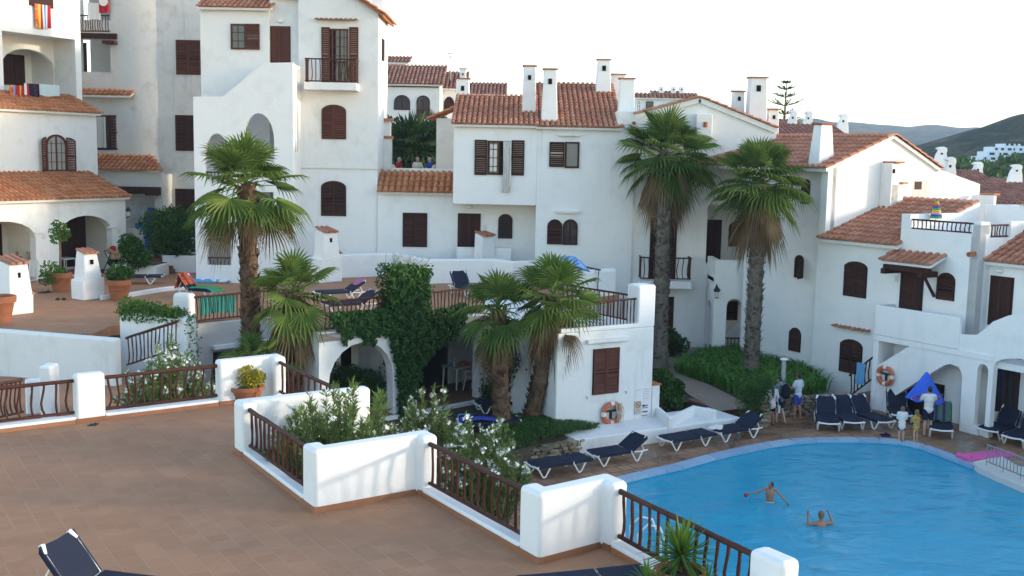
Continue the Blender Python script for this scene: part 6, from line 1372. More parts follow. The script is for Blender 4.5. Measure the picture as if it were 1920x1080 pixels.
# left and roof terraces
c = zP(268, 534, T); put(PF, (c.x-.5, c.y+.35, T), 82, 'navy sun lounger on the left terrace in front of the small planter')
c = zP(345, 566, T); l10 = put(PU, (c.x+.4, c.y+1.2, T), -70, 'sun lounger under the orange and green towels on the left terrace')
c = zP(655, 592, RTZ); put(PB, (c.x-.3, c.y+.6, RTZ), 60, 'sun lounger behind the ivy railing on the roof terrace')
c = zP(625, 572, RTZ); l12 = put(PB, (c.x-.2, c.y+1.1, RTZ), 60, 'sun lounger with a pink towel on the roof terrace')
c = zP(870, 560, RTZ); put(PU, (c.x+.15, c.y+.75, RTZ), -30, 'upright sun lounger behind the leaning palms on the roof terrace')
def drape(label, pts, wdir, w, mats, th=.02, name='towel', cat='towel', wav=.02):
    pts = [Vector(q) for q in pts]; t = thing(name, label, cat, pts[0]); wdir = Vector(wdir).normalized(); tot = sum(k for _, k in mats); a = -w/2; n = len(pts); rr = random.Random(len(label))
    for mm, k in mats:
        b2 = a+w*k/tot; mb = MB(); vs = []; m2 = 5; N = [None]*n
        for i in range(n):
            tg = (pts[min(i+1, n-1)]-pts[max(i-1, 0)]).normalized(); N[i] = wdir.cross(tg).normalized(); N[i] = N[i] if N[i].z >= -.2 else -N[i]
        for i in range(n):
            for j in range(m2+1):
                s_ = a+(b2-a)*j/m2; vs.append(pts[i]+wdir*s_+N[i]*(th+wav*math.sin(s_*17+i*1.3)))
        q = len(vs); vs += [v-N[i//(m2+1)]*.012 for i, v in enumerate(vs)]
        fs = [(i*(m2+1)+j, i*(m2+1)+j+1, (i+1)*(m2+1)+j+1, (i+1)*(m2+1)+j) for i in range(n-1) for j in range(m2)]; fs += [tuple(x+q for x in f_[::-1]) for f_ in fs]
        ring = list(range(m2+1))+[(i+1)*(m2+1)-1 for i in range(1, n)]+[(n-1)*(m2+1)+j for j in range(m2-1, -1, -1)]+[i*(m2+1) for i in range(n-2, 0, -1)]
        fs += [(x, y, y+q, x+q) for x, y in zip(ring, ring[1:]+ring[:1])]
        mb.add(vs, fs, .5); mb.build('cloth' if len(mats) == 1 else 'cloth_stripe', M[mm], t, smooth=50); a = b2
    return t
def on(o, x, y=0, z=.36): 
    m4 = Matrix.Translation(o.location) @ o.rotation_euler.to_matrix().to_4x4() @ Matrix.Scale(o.scale.x, 4); return m4 @ V(x, y, z)
def backline(o, back, f0=0., f1=1.06, n=6, seat=0.3, Lb=.70):
    ca, sa = math.cos(R(back)), math.sin(R(back)); out = [on(o, .62-seat, 0, .41)] if seat else []
    for i in range(n): s_ = Lb*(f0+(f1-f0)*i/(n-1)); out.append(on(o, .62+s_*ca, 0, .41+s_*sa))
    return out
wd = lambda o: on(o, 0, 1)-on(o, 0, 0)
bl_ = backline(r5, 52); drape('green and purple striped towel over the upright lounger by the stair pillar', bl_+[bl_[-1]+V(0, .06, -.25)], wd(r5), .62, [('cteal2', 1), ('cpurple', .5), ('cteal2', .8), ('cpurple', .5), ('cteal2', .9)] if False else [('cdgreen', 1), ('cpurple', .55), ('cdgreen', .8), ('cpurple', .55), ('cdgreen', .9)])
bl_ = backline(l10, 52, seat=.1); drape('orange and pink patterned towel over the lounger back on the left terrace', [bl_[-1]+V(-.12, 0, -.55)]+bl_[::-1][:5], wd(l10), .66, [('cpk', .25), ('corange', 1), ('cred', .5), ('corange', .6)])
drape('green towel lying over the lounger seat on the left terrace', [on(l10, .55, 0, .42), on(l10, .1, 0, .42), on(l10, -.4, 0, .42), on(l10, -.85, .05, .3)], wd(l10), .7, [('cgreen', 1), ('cteal', .3)])
tq0 = rl0.lerp(rl1, .06); tq1 = rl0.lerp(rl1, .55); dT = (tq1-tq0).normalized(); nT = V(-dT.y, dT.x, 0); 
towel('turquoise towel hanging behind the brown terrace railing', Fac(xy(tq0+nT*.10), math.degrees(math.atan2(dT.x, dT.y))), (0, 1.25, T+.28, T+.86), 'cteal', None, .0, px=False)
c = zP(402, 530, T); t = thing('towel_heap', 'rumpled blue and white towel on the floor by the stair block', 'towel', c); mb = MB(); rr = random.Random(8)
for i in range(9): mb.ell(c+V(rr.uniform(-.75, .6), rr.uniform(-.15, .2), .05), rr.uniform(.2, .34), .16, rr.uniform(.06, .12), 10, 6)
mb.build('cloth', M['csky'], t, remesh=.02); mb = MB()
for i in range(4): mb.ell(c+V(rr.uniform(-.7, .5), rr.uniform(-.25, .0), .08), .16, .1, .07, 10, 6)
mb.build('cloth_fold', M['cw'], t, remesh=.02)
drape('pink towel over a lounger back on the roof terrace', backline(l12, 33, f0=.45, seat=0), wd(l12), .5, [('cpk3', 1)])
c = on(l4, -.62, 0, .45); t = thing('towel', 'white towel bundled on the lounger beside the white platform', 'towel', c); mb = MB(); rr = random.Random(4)
for i in range(8): mb.ell(c+V(rr.uniform(-.18, .18), rr.uniform(-.12, .12), rr.uniform(0, .05)), .12, .1, .05, 10, 6)
mb.build('cloth', M['cw'], t, remesh=.016)
drape('bright blue towel spread over the lounger under the left leaning palm', [on(l8, -.66, 0, .20), on(l8, -.6, 0, .42), on(l8, 0, 0, .45), on(l8, .5, 0, .42)], wd(l8), .78, [('cblue', 1), ('cnavy', .4), ('csky', .15)], wav=.035)
# ---------------- LIFEBUOYS, NOTICES
M['buoy'] = mat('orange_buoy', (.55, .12, .045), .5); M['buoyw'] = mat('white_buoy_band', (.72, .69, .62), .6); M['rope'] = mat('pale_rope', (.45, .36, .28), .9)
def torus(mb, c, f, R0_, r_, a0, a1, n=10, k=10, rr=None):
    pts = [c+f.d*math.cos(a0+(a1-a0)*i/n)*R0_+Z*math.sin(a0+(a1-a0)*i/n)*R0_ for i in range(n+1)]; mb.tube(pts, rr or r_, k, True)
def buoy(label, f, rc, rope=False):
    u0, u1, z0, z1 = f.rect(*rc); c = f.pt((u0+u1)/2, (z0+z1)/2, .1); Rr = ((u1-u0)+(z1-z0))/4; rr_ = Rr*.21; t = thing('lifebuoy', label, 'lifebuoy', c)
    mb = MB(); b2 = MB()
    for i in range(4):
        a = i*math.pi/2+math.pi/4*0; torus(mb, c, f, Rr-rr_, rr_, a+.2, a+math.pi/2-.2); torus(b2, c, f, Rr-rr_, rr_*1.06, a-.2, a+.2, 4)
    mb.build('ring', M['buoy'], t, smooth=50); b2.build('bands', M['buoyw'], t, smooth=50)
    mb = MB(); mb.fbox(f, (u0+u1)/2-Rr*.55, (u0+u1)/2+Rr*.6, (z0+z1)/2+Rr*.12, (z0+z1)/2+Rr*.24, .0, .10); mb.fbox(f, (u0+u1)/2-Rr*.05, (u0+u1)/2+Rr*.07, (z0+z1)/2-Rr*.5, (z0+z1)/2+Rr*.12, 0, .09); mb.build('bracket', M['black'], t)
    mb = MB()
    for i in range(4): torus(mb, c+f.n*.02, f, Rr*1.02, .008, i*1.57+.25, i*1.57+1.3, 6, 5)
    mb.build('grab_line', M['rope'], t)
    if rope:
        mb = MB(); rr = random.Random(3)
        for i in range(11):
            x = Rr*rr.uniform(.1, .95); q = [c+f.d*(x*.8)+Z*Rr*.85+f.n*.12]
            for k in range(5): q.append(q[-1]+f.d*rr.uniform(-.02, .07)*(1 if k < 2 else -.6)-Z*Rr*rr.uniform(.25, .42))
            mb.tube(q, .009, 5)
        mb.build('rope_coil', M['rope'], t)
    return t
buoy('orange and white lifebuoy with a tangled rope on the pool house wall', NF, (1126, 749, 1160, 798), True)
buoy('orange and white lifebuoy on the outside stair wall', SW, (1646, 686, 1681, 722))
def notice(label, f, rc, parts, m_='paper', th=.012, name='notice', cat='sign'):
    u0, u1, z0, z1 = f.rect(*rc); t = thing(name, label, cat, f.pt((u0+u1)/2, z0, 0)); mb = MB(); mb.fbox(f, u0, u1, z0, z1, .002, th); mb.build('panel', M[m_], t)
    for nm, mm, (a, b, c, d) in parts:
        mb = MB(); mb.fbox(f, u0+(u1-u0)*a, u0+(u1-u0)*b, z0+(z1-z0)*c, z0+(z1-z0)*d, th+.001, th+.003); mb.build(nm, M[mm], t)
    return t, u0, u1, z0, z1
M['paper'] = mat('white_paper', (.72, .72, .71), .7); M['beige'] = mat('beige_sign', (.50, .46, .37), .6); M['ink'] = mat('dark_blue_print', (.03, .04, .16), .7); M['inkg'] = mat('grey_print', (.38, .39, .42), .7); M['redp'] = mat('red_print', (.50, .03, .03), .6)
t, u0, u1, z0, z1 = notice('beige no smoking sign on the pool house wall', NF, (1189, 752, 1201, 776), [('print_block', 'inkg', (.35, .62, .18, .38))], 'beige', .03)
cc = NF.pt((u0+u1)/2, z0+(z1-z0)*.72, .034); r0 = (u1-u0)*.36; mb = MB(); torus(mb, cc, NF, r0, .010, 0, 6.283, 18, 5); mb.tube([cc+(NF.d*-.7+Z*.7)*r0, cc+(NF.d*.7-Z*.7)*r0], .010, 5); mb.build('prohibition_ring', M['redp'], t); mb = MB(); mb.fbox(NF, (u0+u1)/2-r0*.5, (u0+u1)/2+r0*.5, cc.z-.008, cc.z+.008, .031, .034); mb.build('cigarette', M['black'], t)
notice('white pool rules notice with dark blue print and a red line', NF, (1202, 756, 1215, 780), [('print_block', 'ink', (.12, .55, .74, .90)), ('print_line', 'ink', (.6, .92, .78, .86)), ('print_line', 'ink', (.12, .9, .62, .68)), ('print_line', 'ink', (.12, .9, .30, .40)), ('red_line', 'redp', (.05, .9, .04, .09))])
notice('faded white paper notice in the middle of the pool house corner', NF, (1192, 730, 1202, 746), [('print_line', 'inkg', (.1, .9, .9, .96))])
notice('faded white price list at the right of the pool house corner', NF, (1208, 728, 1226, 758) if False else (1207, 727, 1219, 752), [('print_line', 'inkg', (.1, .9, .88, .92)), ('print_line', 'inkg', (.1, .9, .72, .75)), ('print_line', 'inkg', (.1, .8, .55, .58)), ('print_line', 'inkg', (.1, .85, .38, .41)), ('print_line', 'inkg', (.1, .7, .2, .23))])
# ---------------- PARASOLS
def text(par, s, c, d, upv, size, mm, ext=.002):
    cu = bpy.data.curves.new('letters', 'FONT'); cu.body = s; cu.size = size; cu.align_x = 'CENTER'; cu.align_y = 'CENTER'; cu.extrude = ext; cu.materials.append(M[mm])
    d = d.normalized(); n_ = d.cross(upv).normalized(); u_ = n_.cross(d); m4 = Matrix((d, u_, n_)).transposed().to_4x4(); m4.translation = c
    tmp = bpy.data.objects.new('tmp_text', cu); COL.objects.link(tmp); bpy.context.view_layer.update(); me = bpy.data.meshes.new_from_object(tmp.evaluated_get(bpy.context.evaluated_depsgraph_get())); bpy.data.objects.remove(tmp); me.materials.clear(); me.materials.append(M[mm])
    o = bpy.data.objects.new('lettering', me); COL.objects.link(o); o.parent = par; o.matrix_basis = Matrix.Translation(-par.location) @ m4; return o
M['umb'] = cloth('blue_umbrella_cloth', (.055, .15, .74))
ut = pb(1738, 696, 33.35); t = thing('folded_parasol', 'half folded bright blue parasol with red lettering held up by the man', 'parasol', (ut.x, ut.y, 0))
zb = pb(1738, 752, 33.35).z; mb = MB(); n = 24; vs = []; rows = 7; hw = .56
for j in range(rows+1):
    s_ = j/rows
    for i in range(n):
        a = 2*math.pi*i/n; f_ = 1+.16*math.cos(4*a)*s_-.10*abs(math.sin(4*a))*s_; rad = .02+(hw-.02)*(s_**.92)*f_; vs.append(V(ut.x+rad*math.cos(a)*1.0, ut.y+rad*.42*math.sin(a), ut.z+(zb-ut.z)*s_-.06*s_*math.cos(a)+.05*s_*s_*math.cos(4*a)))
mb.add(vs, [(j*n+i, j*n+(i+1) % n, (j+1)*n+(i+1) % n, (j+1)*n+i) for j in range(rows) for i in range(n)]); cn = mb.build('canopy', M['umb'], t, smooth=True, fix=False)
mb = MB(); mb.tube([ut+Z*.06, V(ut.x, ut.y, .5)], .02, 8); mb.build('pole', M['plastic'], t)
for s_, xo, tilt in (('olk', -.37, .28), ('Jol', .34, .30)):
    c = V(ut.x+xo, ut.y-.235, zb+.17); text(t, s_, c, V(1, .30*(1 if xo > 0 else -1), tilt), V(0, -.5, 1), .27, 'paper'); text(t, s_, c+V(0, -.012, .0), V(1, .30*(1 if xo > 0 else -1), tilt), V(0, -.5, 1), .245, 'cred')
fq = pb(1921, 705, 33.4); t = thing('folded_parasol', 'folded blue and red parasol standing at the right picture edge', 'parasol', (fq.x, fq.y, 0)); mb = MB(); mb.lathe((fq.x, fq.y, 0), [(.30, 1.0), (.26, 1.3), (.16, 1.7), (.03, 2.1)], 12); mb.build('canopy', M['umb'], t, smooth=50); mb = MB(); mb.lathe((fq.x, fq.y, 0), [(.34, .75), (.325, .99)], 12); mb.build('canopy_border', M['cred'], t); mb = MB(); mb.tube([(fq.x, fq.y, 0), (fq.x, fq.y, 2.2)], .02, 8); mb.build('pole', M['plastic'], t)
c = pb(1076, 480, 38.3); t = thing('beach_parasol', 'open light blue striped parasol tilted on the roof terrace', 'parasol', (c.x, c.y, RTZ)); RM3 = Euler((R(-8), R(17), 0)).to_matrix(); Rr = .74
for k in range(16):
    mb = MB(); a0, a1 = k*math.pi/8, (k+1)*math.pi/8; P_ = lambda r_, a: c+RM3 @ V(r_*math.cos(a), r_*math.sin(a), -.36*(r_/Rr)**1.5)
    q = [P_(.01, a0)]+[P_(Rr*s_, a0) for s_ in (.4, .75, 1)]+[P_(Rr*s_, a1) for s_ in (1, .75, .4)]; mb.add(q, [(0, 1, 6), (1, 2, 5, 6), (2, 3, 4, 5)]); mb.build('canopy_panel', M['csky2'] if k % 2 == 0 else M['csky3'], t, fix=False)
mb = MB(); mb.tube([c+RM3 @ V(0, 0, .06), c+RM3 @ V(0, 0, -.9), V(c.x-.3, c.y, RTZ)], .018, 7); mb.build('pole', M['plastic'], t)
pq = tb.pt(tb.uv(1790, 400)[0], 0, 1.0); zz = yP(1790, 410, pq.y).z; t = thing('closed_parasol', 'closed rainbow striped parasol on the right roof terrace', 'parasol', (pq.x, pq.y, zz-.9)); H = yP(1790, 372, pq.y).z-zz
bands = [('cgreen', .16), ('cyel', .10), ('corange', .12), ('cblue2', .10), ('cgreen', .1), ('cyel', .09), ('cpk2', .12), ('cblue2', .11), ('cgreen', .1)]; z_ = 0
for mm, k in reversed(bands):
    mb = MB(); a, b = z_, min(1., z_+k); mb.lathe((pq.x, pq.y, zz), [(.19*(1-a)**.85+.015, H*a), (.19*(1-b)**.85+.015, H*b)], 14); mb.build('canopy_band', M[mm], t, smooth=40); z_ = b
mb = MB(); mb.tube([(pq.x, pq.y, zz-.9), (pq.x, pq.y, zz+H+.05)], .02, 7); mb.build('pole', M['plastic'], t)
# ---------------- PEOPLE
WALK = dict(knL=(-.1, .10, .50), anL=(-.10, .08, .08), knR=(.10, .03, .49), anR=(.10, -.16, .09))
c = zP(1445, 797, 0)
wm_ = person('woman in a loose white shirt with long dark hair, back turned, by the stone wall', c, -8, .78, dict(elL=(-.27, -.02, 1.15), wrL=(-.28, .02, .92), elR=(.26, .02, 1.15), wrR=(.24, .14, .95), **{'knL': (-.09, .02, .49), 'anL': (-.07, -.04, .08), 'knR': (.09, .05, .5), 'anR': (.12, .06, .08)}), 'skin', 'hairD', .34, (('shorts', 'cblack'), ('longshirt', 'cpink')))
mb = MB(); rm = Matrix.Rotation(R(8), 3, 'Z'); mb.tube([c+rm @ V(-.1, -.02, 1.12), c+rm @ V(.12, -.12, .95), c+rm @ V(.2, -.05, .62)], .014, 6); mb.box(tuple(c+rm @ V(.22, -.03, .52)), (.06, .14, .24), R(8)); mb.build('shoulder_bag', M['cpale'], wm_)
c2p = zP(1462, 793, 0)
mn = person('man in a grey blue shirt with a black backpack, bending his head', c2p, -28, .87, dict(neck=(0, .03, 1.46), head=(0, .12, 1.58), elR=(.22, .08, 1.14), wrR=(.12, .30, 1.12), elL=(-.23, .06, 1.14), wrL=(-.10, .30, 1.10), **WALK), 'skinP', 'hairD', 0, (('shirt', 'cgrey'), ('shorts', 'cnavy')), headdir=(-.2, .9, -.5))
rm = Matrix.Rotation(R(28), 3, 'Z'); P_ = lambda x, y, z: c2p+rm @ V(x, y, z)*.87
mb = MB(); mb.ell(P_(0, -.23, 1.22), .17, .12, .25, 14, 10, rm); mb.ell(P_(0, -.28, 1.10), .14, .10, .13, 12, 8, rm); mb.build('backpack', M['cblack'], mn, remesh=.015)
mb = MB()
for q in (-1, 1): mb.tube([P_(.11*q, -.14, 1.36), P_(.12*q, .0, 1.485), P_(.13*q, .125, 1.36), P_(.14*q, .10, 1.16), P_(.13*q, -.13, 1.08)], .018, 6)
mb.build('backpack_straps', M['cblack'], mn)
mb = MB(); mb.add([P_(-.16, .34, 1.06), P_(.14, .34, 1.06), P_(.14, .36, 1.30), P_(-.16, .36, 1.30)], [(0, 1, 2, 3)]); mb.v += [tuple(Vector(q)+V(0, .004, 0)) for q in mb.v]; mb.f += [(7, 6, 5, 4)]; mb.r += [.5]; pm = mb.build('paper_map', M['paper'], mn)
c = zP(1494, 786, 0)
person('man in a pale blue t-shirt and blue shorts standing beside the backpack man', c, -38, .87, dict(elL=(-.24, .08, 1.16), wrL=(-.18, .30, 1.22), elR=(.25, .0, 1.14), wrR=(.20, .22, 1.10), knL=(-.09, .06, .49), anL=(-.09, .04, .08), knR=(.10, .0, .49), anR=(.11, -.08, .08)), 'skin', 'hairD', 0, (('shirt', 'clight'), ('shorts', 'cblue')))
c = zP(1738, 817, 0)
person('man in a white t-shirt and dark shorts reaching up to the blue parasol, back turned', c, 2, .88, dict(elL=(-.26, .12, 1.22), wrL=(-.16, .30, 1.36), elR=(.26, .12, 1.22), wrR=(.14, .30, 1.38), knL=(-.09, .02, .49), knR=(.10, .02, .49)), 'skinP', 'hairD', 0, (('shirt', 'cw'), ('shorts', 'cnavy')))
c = zP(1689, 827, 0)
person('small boy wrapped in a white towel and red shorts, seen from behind', c, 10, .60, dict(elL=(-.20, .06, 1.15), wrL=(-.1, .18, 1.1), elR=(.20, .06, 1.15), wrR=(.1, .18, 1.1)), 'skinP', 'hairB', 0, (('shorts', 'cdkred'), ('towel', 'cw')), child=True)
c = zP(1716, 829, 0)
person('small child wrapped in an orange and yellow towel beside the boy', c, -20, .56, dict(elL=(-.20, .06, 1.15), wrL=(-.1, .18, 1.1), elR=(.20, .06, 1.15), wrR=(.1, .18, 1.1)), 'skinP', 'hairB', .05, (('towel', 'ctowel'),), child=True)
wp = zP(1443, 941, -.09)
sw1 = person('dark haired boy standing in the pool with both arms stretched out', (wp.x, wp.y, -.09-.68), 195, .70, dict(neck=(0, .05, 1.46), head=(-.02, .10, 1.61), elR=(.43, .08, 1.30), wrR=(.68, .12, 1.24), elL=(-.40, .10, 1.24), wrL=(-.60, .18, 1.05), chest=(0, .03, 1.26)), 'skin', 'hairD', 0, (('swim', 'clight'),), headdir=(.75, .6, -.15), fcurl=.15)
bq = Vector((wp.x, wp.y, -.09-.68))+Matrix.Rotation(-R(195), 3, 'Z') @ V(.83, .14, 1.17)*.70; t = thing('ball', 'small red ball in the hand of the boy with outstretched arms', 'ball', bq); mb = MB(); mb.ell(Vector(bq), .05, .05, .05, 12, 8); mb.build('ball_shell', M['cred'], t, smooth=True)
wp = zP(1539, 985, -.09)
person('boy up to his shoulders in the pool with both hands raised, seen from behind', (wp.x, wp.y, -.09-1.19), -12, .88, dict(elL=(-.34, .05, 1.36), wrL=(-.33, .10, 1.60), elR=(.36, .04, 1.38), wrR=(.27, .10, 1.62), shL=(-.19, 0, 1.41), shR=(.19, 0, 1.41)), 'skin', 'hairB', 0, (('swim', 'cnavy'),), fcurl=.3)
SEAT = dict(hip=(0, 0, .50), chest=(0, -.03, .85), neck=(0, -.01, 1.04), head=(0, .03, 1.20), shL=(-.185, -.01, .99), shR=(.185, -.01, .99), elL=(-.24, .05, .73), elR=(.24, .05, .73), wrL=(-.18, .28, .63), wrR=(.18, .28, .63), hpL=(-.1, 0, .49), hpR=(.1, 0, .49), knL=(-.12, .43, .50), knR=(.12, .43, .50), anL=(-.12, .40, .08), anR=(.12, .40, .08))
def chair(label, c, az, s=1., m_='plastic', group=None):
    t = thing('plastic_chair', label, 'chair', c, group); f = Fac(xy(c), az+90); z = c[2]   # f.n points backwards
    mb = MB(); mb.hexa([f.pt(-.22*s, z+.42*s, .2*s), f.pt(.22*s, z+.42*s, .2*s), f.pt(.24*s, z+.43*s, -.24*s), f.pt(-.24*s, z+.43*s, -.24*s)], [f.pt(-.22*s, z+.45*s, .2*s), f.pt(.22*s, z+.45*s, .2*s), f.pt(.24*s, z+.455*s, -.24*s), f.pt(-.24*s, z+.455*s, -.24*s)]); mb.build('seat', M[m_], t, bevel=.012)
    mb = MB()
    for k in range(5): u = (-.17+.085*k)*s; mb.tube([f.pt(u, z+.44*s, .19*s), f.pt(u*1.05, z+.8*s, .30*s)], .018*s, 6)
    mb.tube([f.pt(-.2*s, z+.44*s, .2*s), f.pt(-.22*s, z+.74*s, .29*s), f.pt(-.12*s, z+.83*s, .32*s), f.pt(.12*s, z+.83*s, .32*s), f.pt(.22*s, z+.74*s, .29*s), f.pt(.2*s, z+.44*s, .2*s)], .022*s, 7); mb.build('backrest', M[m_], t, smooth=50)
    for q in (-1, 1):
        mb = MB(); mb.tube([f.pt(q*.22*s, z+.66*s, .26*s), f.pt(q*.27*s, z+.66*s, 0), f.pt(q*.27*s, z+.65*s, -.2*s), f.pt(q*.25*s, z+.45*s, -.23*s)], .02*s, 6); mb.build('armrest', M[m_], t, smooth=50)
        for o in (-.24, .22): mb = MB(); mb.tube([f.pt(q*.22*s, z+.43*s, o*.9*s), f.pt(q*.27*s, z, o*1.2*s)], [.026*s, .02*s], 6); mb.build('leg', M[m_], t, smooth=50)
    return t
for (x, y, Y, az, lab, cl, hr_, sk) in ((32, 478, 44.8, 150, 'dark haired woman seated in the shade of the left porch', 'cblack', 'hairD', 'skin'), (53, 482, 44.6, 130, 'fair haired bare shouldered person seated beside the dark haired woman in the porch', None, 'hairB', 'skinP')):
    q = pb(x, y, Y); s_ = .86; z_ = max(T+.0, q.z-1.2*s_); chair('white plastic chair under the '+('dark haired' if x == 32 else 'fair haired')+' sitter in the left porch', (q.x, q.y, z_), az)
    person(lab, (q.x, q.y, z_), az, s_, SEAT, sk, hr_, .2 if x == 32 else 0, ((('shirt', cl),) if cl else ())+(('shorts', 'cnavy'),))
    if x == 53: towel('white towel hanging beside the fair haired person in the porch', Fac((q.x+.25, q.y-.45), 100), (0, .42, z_+.18, z_+.85), 'cw', None, 0, px=False)
for (x, Y, az, lab, cl, hr_) in ((748, 50, 60, 'grey haired person in a red top seated at the left on the far terrace', 'cred', 'hairG'), (783, 50.6, 180, 'white haired person in a white top seated in the middle of the far terrace', 'cw', 'hairG'), (806, 50, -60, 'person in a blue top seated at the right on the far terrace', 'cblue', 'hairG')):
    q = pb(x, 299, Y); s_ = .9; z_ = q.z-1.2*s_; chair('white chair of the '+{748: 'left', 783: 'middle', 806: 'right'}[x]+' sitter on the far terrace', (q.x, q.y, z_), az)
    person(lab, (q.x, q.y, z_), az, s_, SEAT, 'skinP', hr_, 0, (('shirt', cl), ('shorts', 'cnavy')))
mb = MB(); q = pb(775, 300, 50); slab(mb, [(-7, 47.4), (-2, 47.4), (-2, 56), (-7, 56)], 5.5, q.z-1.08); struct('far_terrace_floor', mb, M['floor'])
# ---------------- PORCH FURNITURE
zf = GZ+.12; tq_ = ib.pt(ib.uv(840, 718)[0], zf, .62); t = thing('plastic_table', 'white plastic table with a bottle standing in the right arch of the porch', 'table', tq_)
f = Fac(xy(tq_), 47); mb = MB(); mb.fbox(f, -.48, .48, zf+.70, zf+.74, -.4, .4); mb.build('table_top', M['plastic'], t, bevel=.015)
for a in (-.42, .42):
    for b in (-.34, .34): mb = MB(); mb.tube([f.pt(a, zf+.70, b), f.pt(a*1.05, zf, b*1.05)], [.035, .028], 8); mb.build('leg', M['plastic'], t, smooth=50)
bq = f.pt(-.30, zf+.74, .05); t = thing('water_bottle', 'clear plastic water bottle on the white table in the porch', 'bottle', bq); mb = MB(); mb.lathe(bq, [(.045, 0), (.05, .02), (.05, .2), (.02, .27), (.018, .3)], 12); mb.build('bottle_body', M['clight'], t, smooth=50); mb = MB(); mb.lathe(bq+Z*.3, [(.022, 0), (.022, .03)], 10); mb.build('cap', M['cblue'], t)
bq = f.pt(.12, zf+.75, .05); t = thing('bag', 'small orange cloth bag lying on the porch table', 'bag', bq); mb = MB(); mb.ell(bq+Z*.05, .2, .12, .07); mb.ell(bq+V(.16, .05, .04), .12, .09, .05); mb.build('bag_body', M['corange'], t, remesh=.015)
cq = ib.pt(ib.uv(842, 730)[0], zf, 1.35); chair('white plastic armchair beside the table in the porch arch', (cq.x, cq.y, zf), -60, 1.05)
# ---------------- PORCHES ON THE LEFT
q = zP(121, 515, T); t = thing('side_table', 'small white table in the second porch arch on the left', 'table', (q.x-.2, q.y+.6, T)); f = Fac((q.x-.2, q.y+.6), 28); mb = MB(); mb.fbox(f, -.35, .35, T+.62, T+.66, -.35, .35); mb.build('table_top', M['plastic'], t)
for a in (-.3, .3):
    for b in (-.3, .3): mb = MB(); mb.tube([f.pt(a, T+.62, b), f.pt(a, T, b)], .025, 6); mb.build('leg', M['plastic'], t)
q = F1.pt(F1.uv(197, 480)[0], T, .5); t = thing('pushchair', 'folded black pushchair with a tan blanket and a red cloth by the porch arch', 'pushchair', q); f = Fac(xy(q), 28); mb = MB()
for s_ in (-.25, .25): mb.tube([f.pt(s_, T+.05, .4), f.pt(s_, T+.5, .1), f.pt(s_, T+1.0, -.25)], .02, 6); mb.tube([f.pt(s_, T+.05, -.4), f.pt(s_, T+.5, -.1), f.pt(s_, T+.95, .15)], .02, 6)
mb.tube([f.pt(-.25, T+1.0, -.25), f.pt(.25, T+1.0, -.25)], .02, 6); mb.build('frame', M['black'], t)
mb = MB(); mb.ell(f.pt(0, T+.5, 0), .26, .26, .2); mb.build('seat', M['cblack'], t, remesh=.02)
for a in (-.25, .25):
    for b in (-.4, .4):
        mb = MB(); torus(mb, f.pt(a, T+.08, b), Fac(xy(f.pt(a, 0, b)), 118), .075, .02, 0, 6.28, 12, 6); mb.build('wheel', M['black'], t)
bq = f.pt(0, T+.9, .05); t = thing('blanket', 'tan blanket bundled on the pushchair', 'blanket', bq); mb = MB(); rr = random.Random(2)
for i in range(7): mb.ell(bq+V(rr.uniform(-.2, .2), rr.uniform(-.1, .1), rr.uniform(-.2, .2)), .17, .13, .17, 10, 7)
mb.build('cloth', M['ctan'], t, remesh=.02); bq = bq+V(0, -.08, .24); t = thing('cloth', 'red and white cloth on top of the tan blanket', 'cloth', bq); mb = MB(); mb.ell(bq, .14, .1, .1); mb.ell(bq+V(.08, -.02, -.1), .07, .08, .1); mb.build('cloth_body', M['cred'], t, remesh=.02)
bq = pin.pt(pin.uv(190, 475)[0], T, .4); t = thing('airbed', 'dark blue airbed leaning inside the second porch arch', 'airbed', bq); f = Fac(xy(bq), 28); mb = MB()
for i in range(6): mb.tube([f.pt(-.5+.2*i, T+.1, .3), f.pt(-.45+.2*i, T+1.15, .05)], .1, 8)
mb.build('airbed_body', M['cnavy2'], t, smooth=50)
pfl = pf.off(-.5); 
bq = pfl.pt(pfl.uv(282, 440)[0], T+.5, 0); t = thing('airbed', 'bright blue airbed standing in the back porch beside the bush', 'airbed', bq); mb = MB(); z1 = pfl.uv(282, 388)[1]
for i in range(4): mb.tube([pfl.pt(pfl.uv(274, 440)[0]+.13*i, T+.6, 0), pfl.pt(pfl.uv(277, 440)[0]+.13*i, z1-.05, -.2)], .075, 8)
mb.build('airbed_body', M['cblue3'], t, smooth=50)
bq = pfl.pt(pfl.uv(262, 400)[0], pfl.uv(262, 400)[1], -.4); t = thing('beach_ball', 'large transparent beach ball in the back porch', 'ball', bq); mb = MB(); mb.ell(bq, .52, .52, .52, 20, 14)
bm_ = mat('clear_vinyl', (.6, .66, .70), .15); bm_.node_tree.nodes['Principled BSDF'].inputs['Alpha'].default_value = .28; M['vinyl'] = bm_; mb.build('ball_skin', bm_, t, smooth=True)
towel('white towel hanging in the back porch below the beach ball', pfl.off(.35), (241, 428, 268, 458), 'cw', None, .0)
towel('turquoise blue towel hanging in the back porch', pfl.off(.2), (254, 418, 272, 440), 'cteal2', None, .0)
lq = F1.pt(.12, F1.uv(246, 398)[1], -.1); ln = thing('wall_lantern', 'black iron lantern on the side of the left porch', 'lamp', lq); mb = MB(); mb.lathe(lq+V(.1, 0, -.2), [(.05, 0), (.11, .26), (.15, .28), (.05, .4), (.02, .45)], 6); mb.tube([lq+V(.1, 0, -.22), lq+V(-.2, 0, -.3)], .02, 6); mb.build('lantern_body', M['black'], ln); mb = MB(); mb.lathe(lq+V(.1, 0, -.16), [(.075, 0), (.125, .2)], 6); mb.build('lantern_glass', M['curtain'], ln)
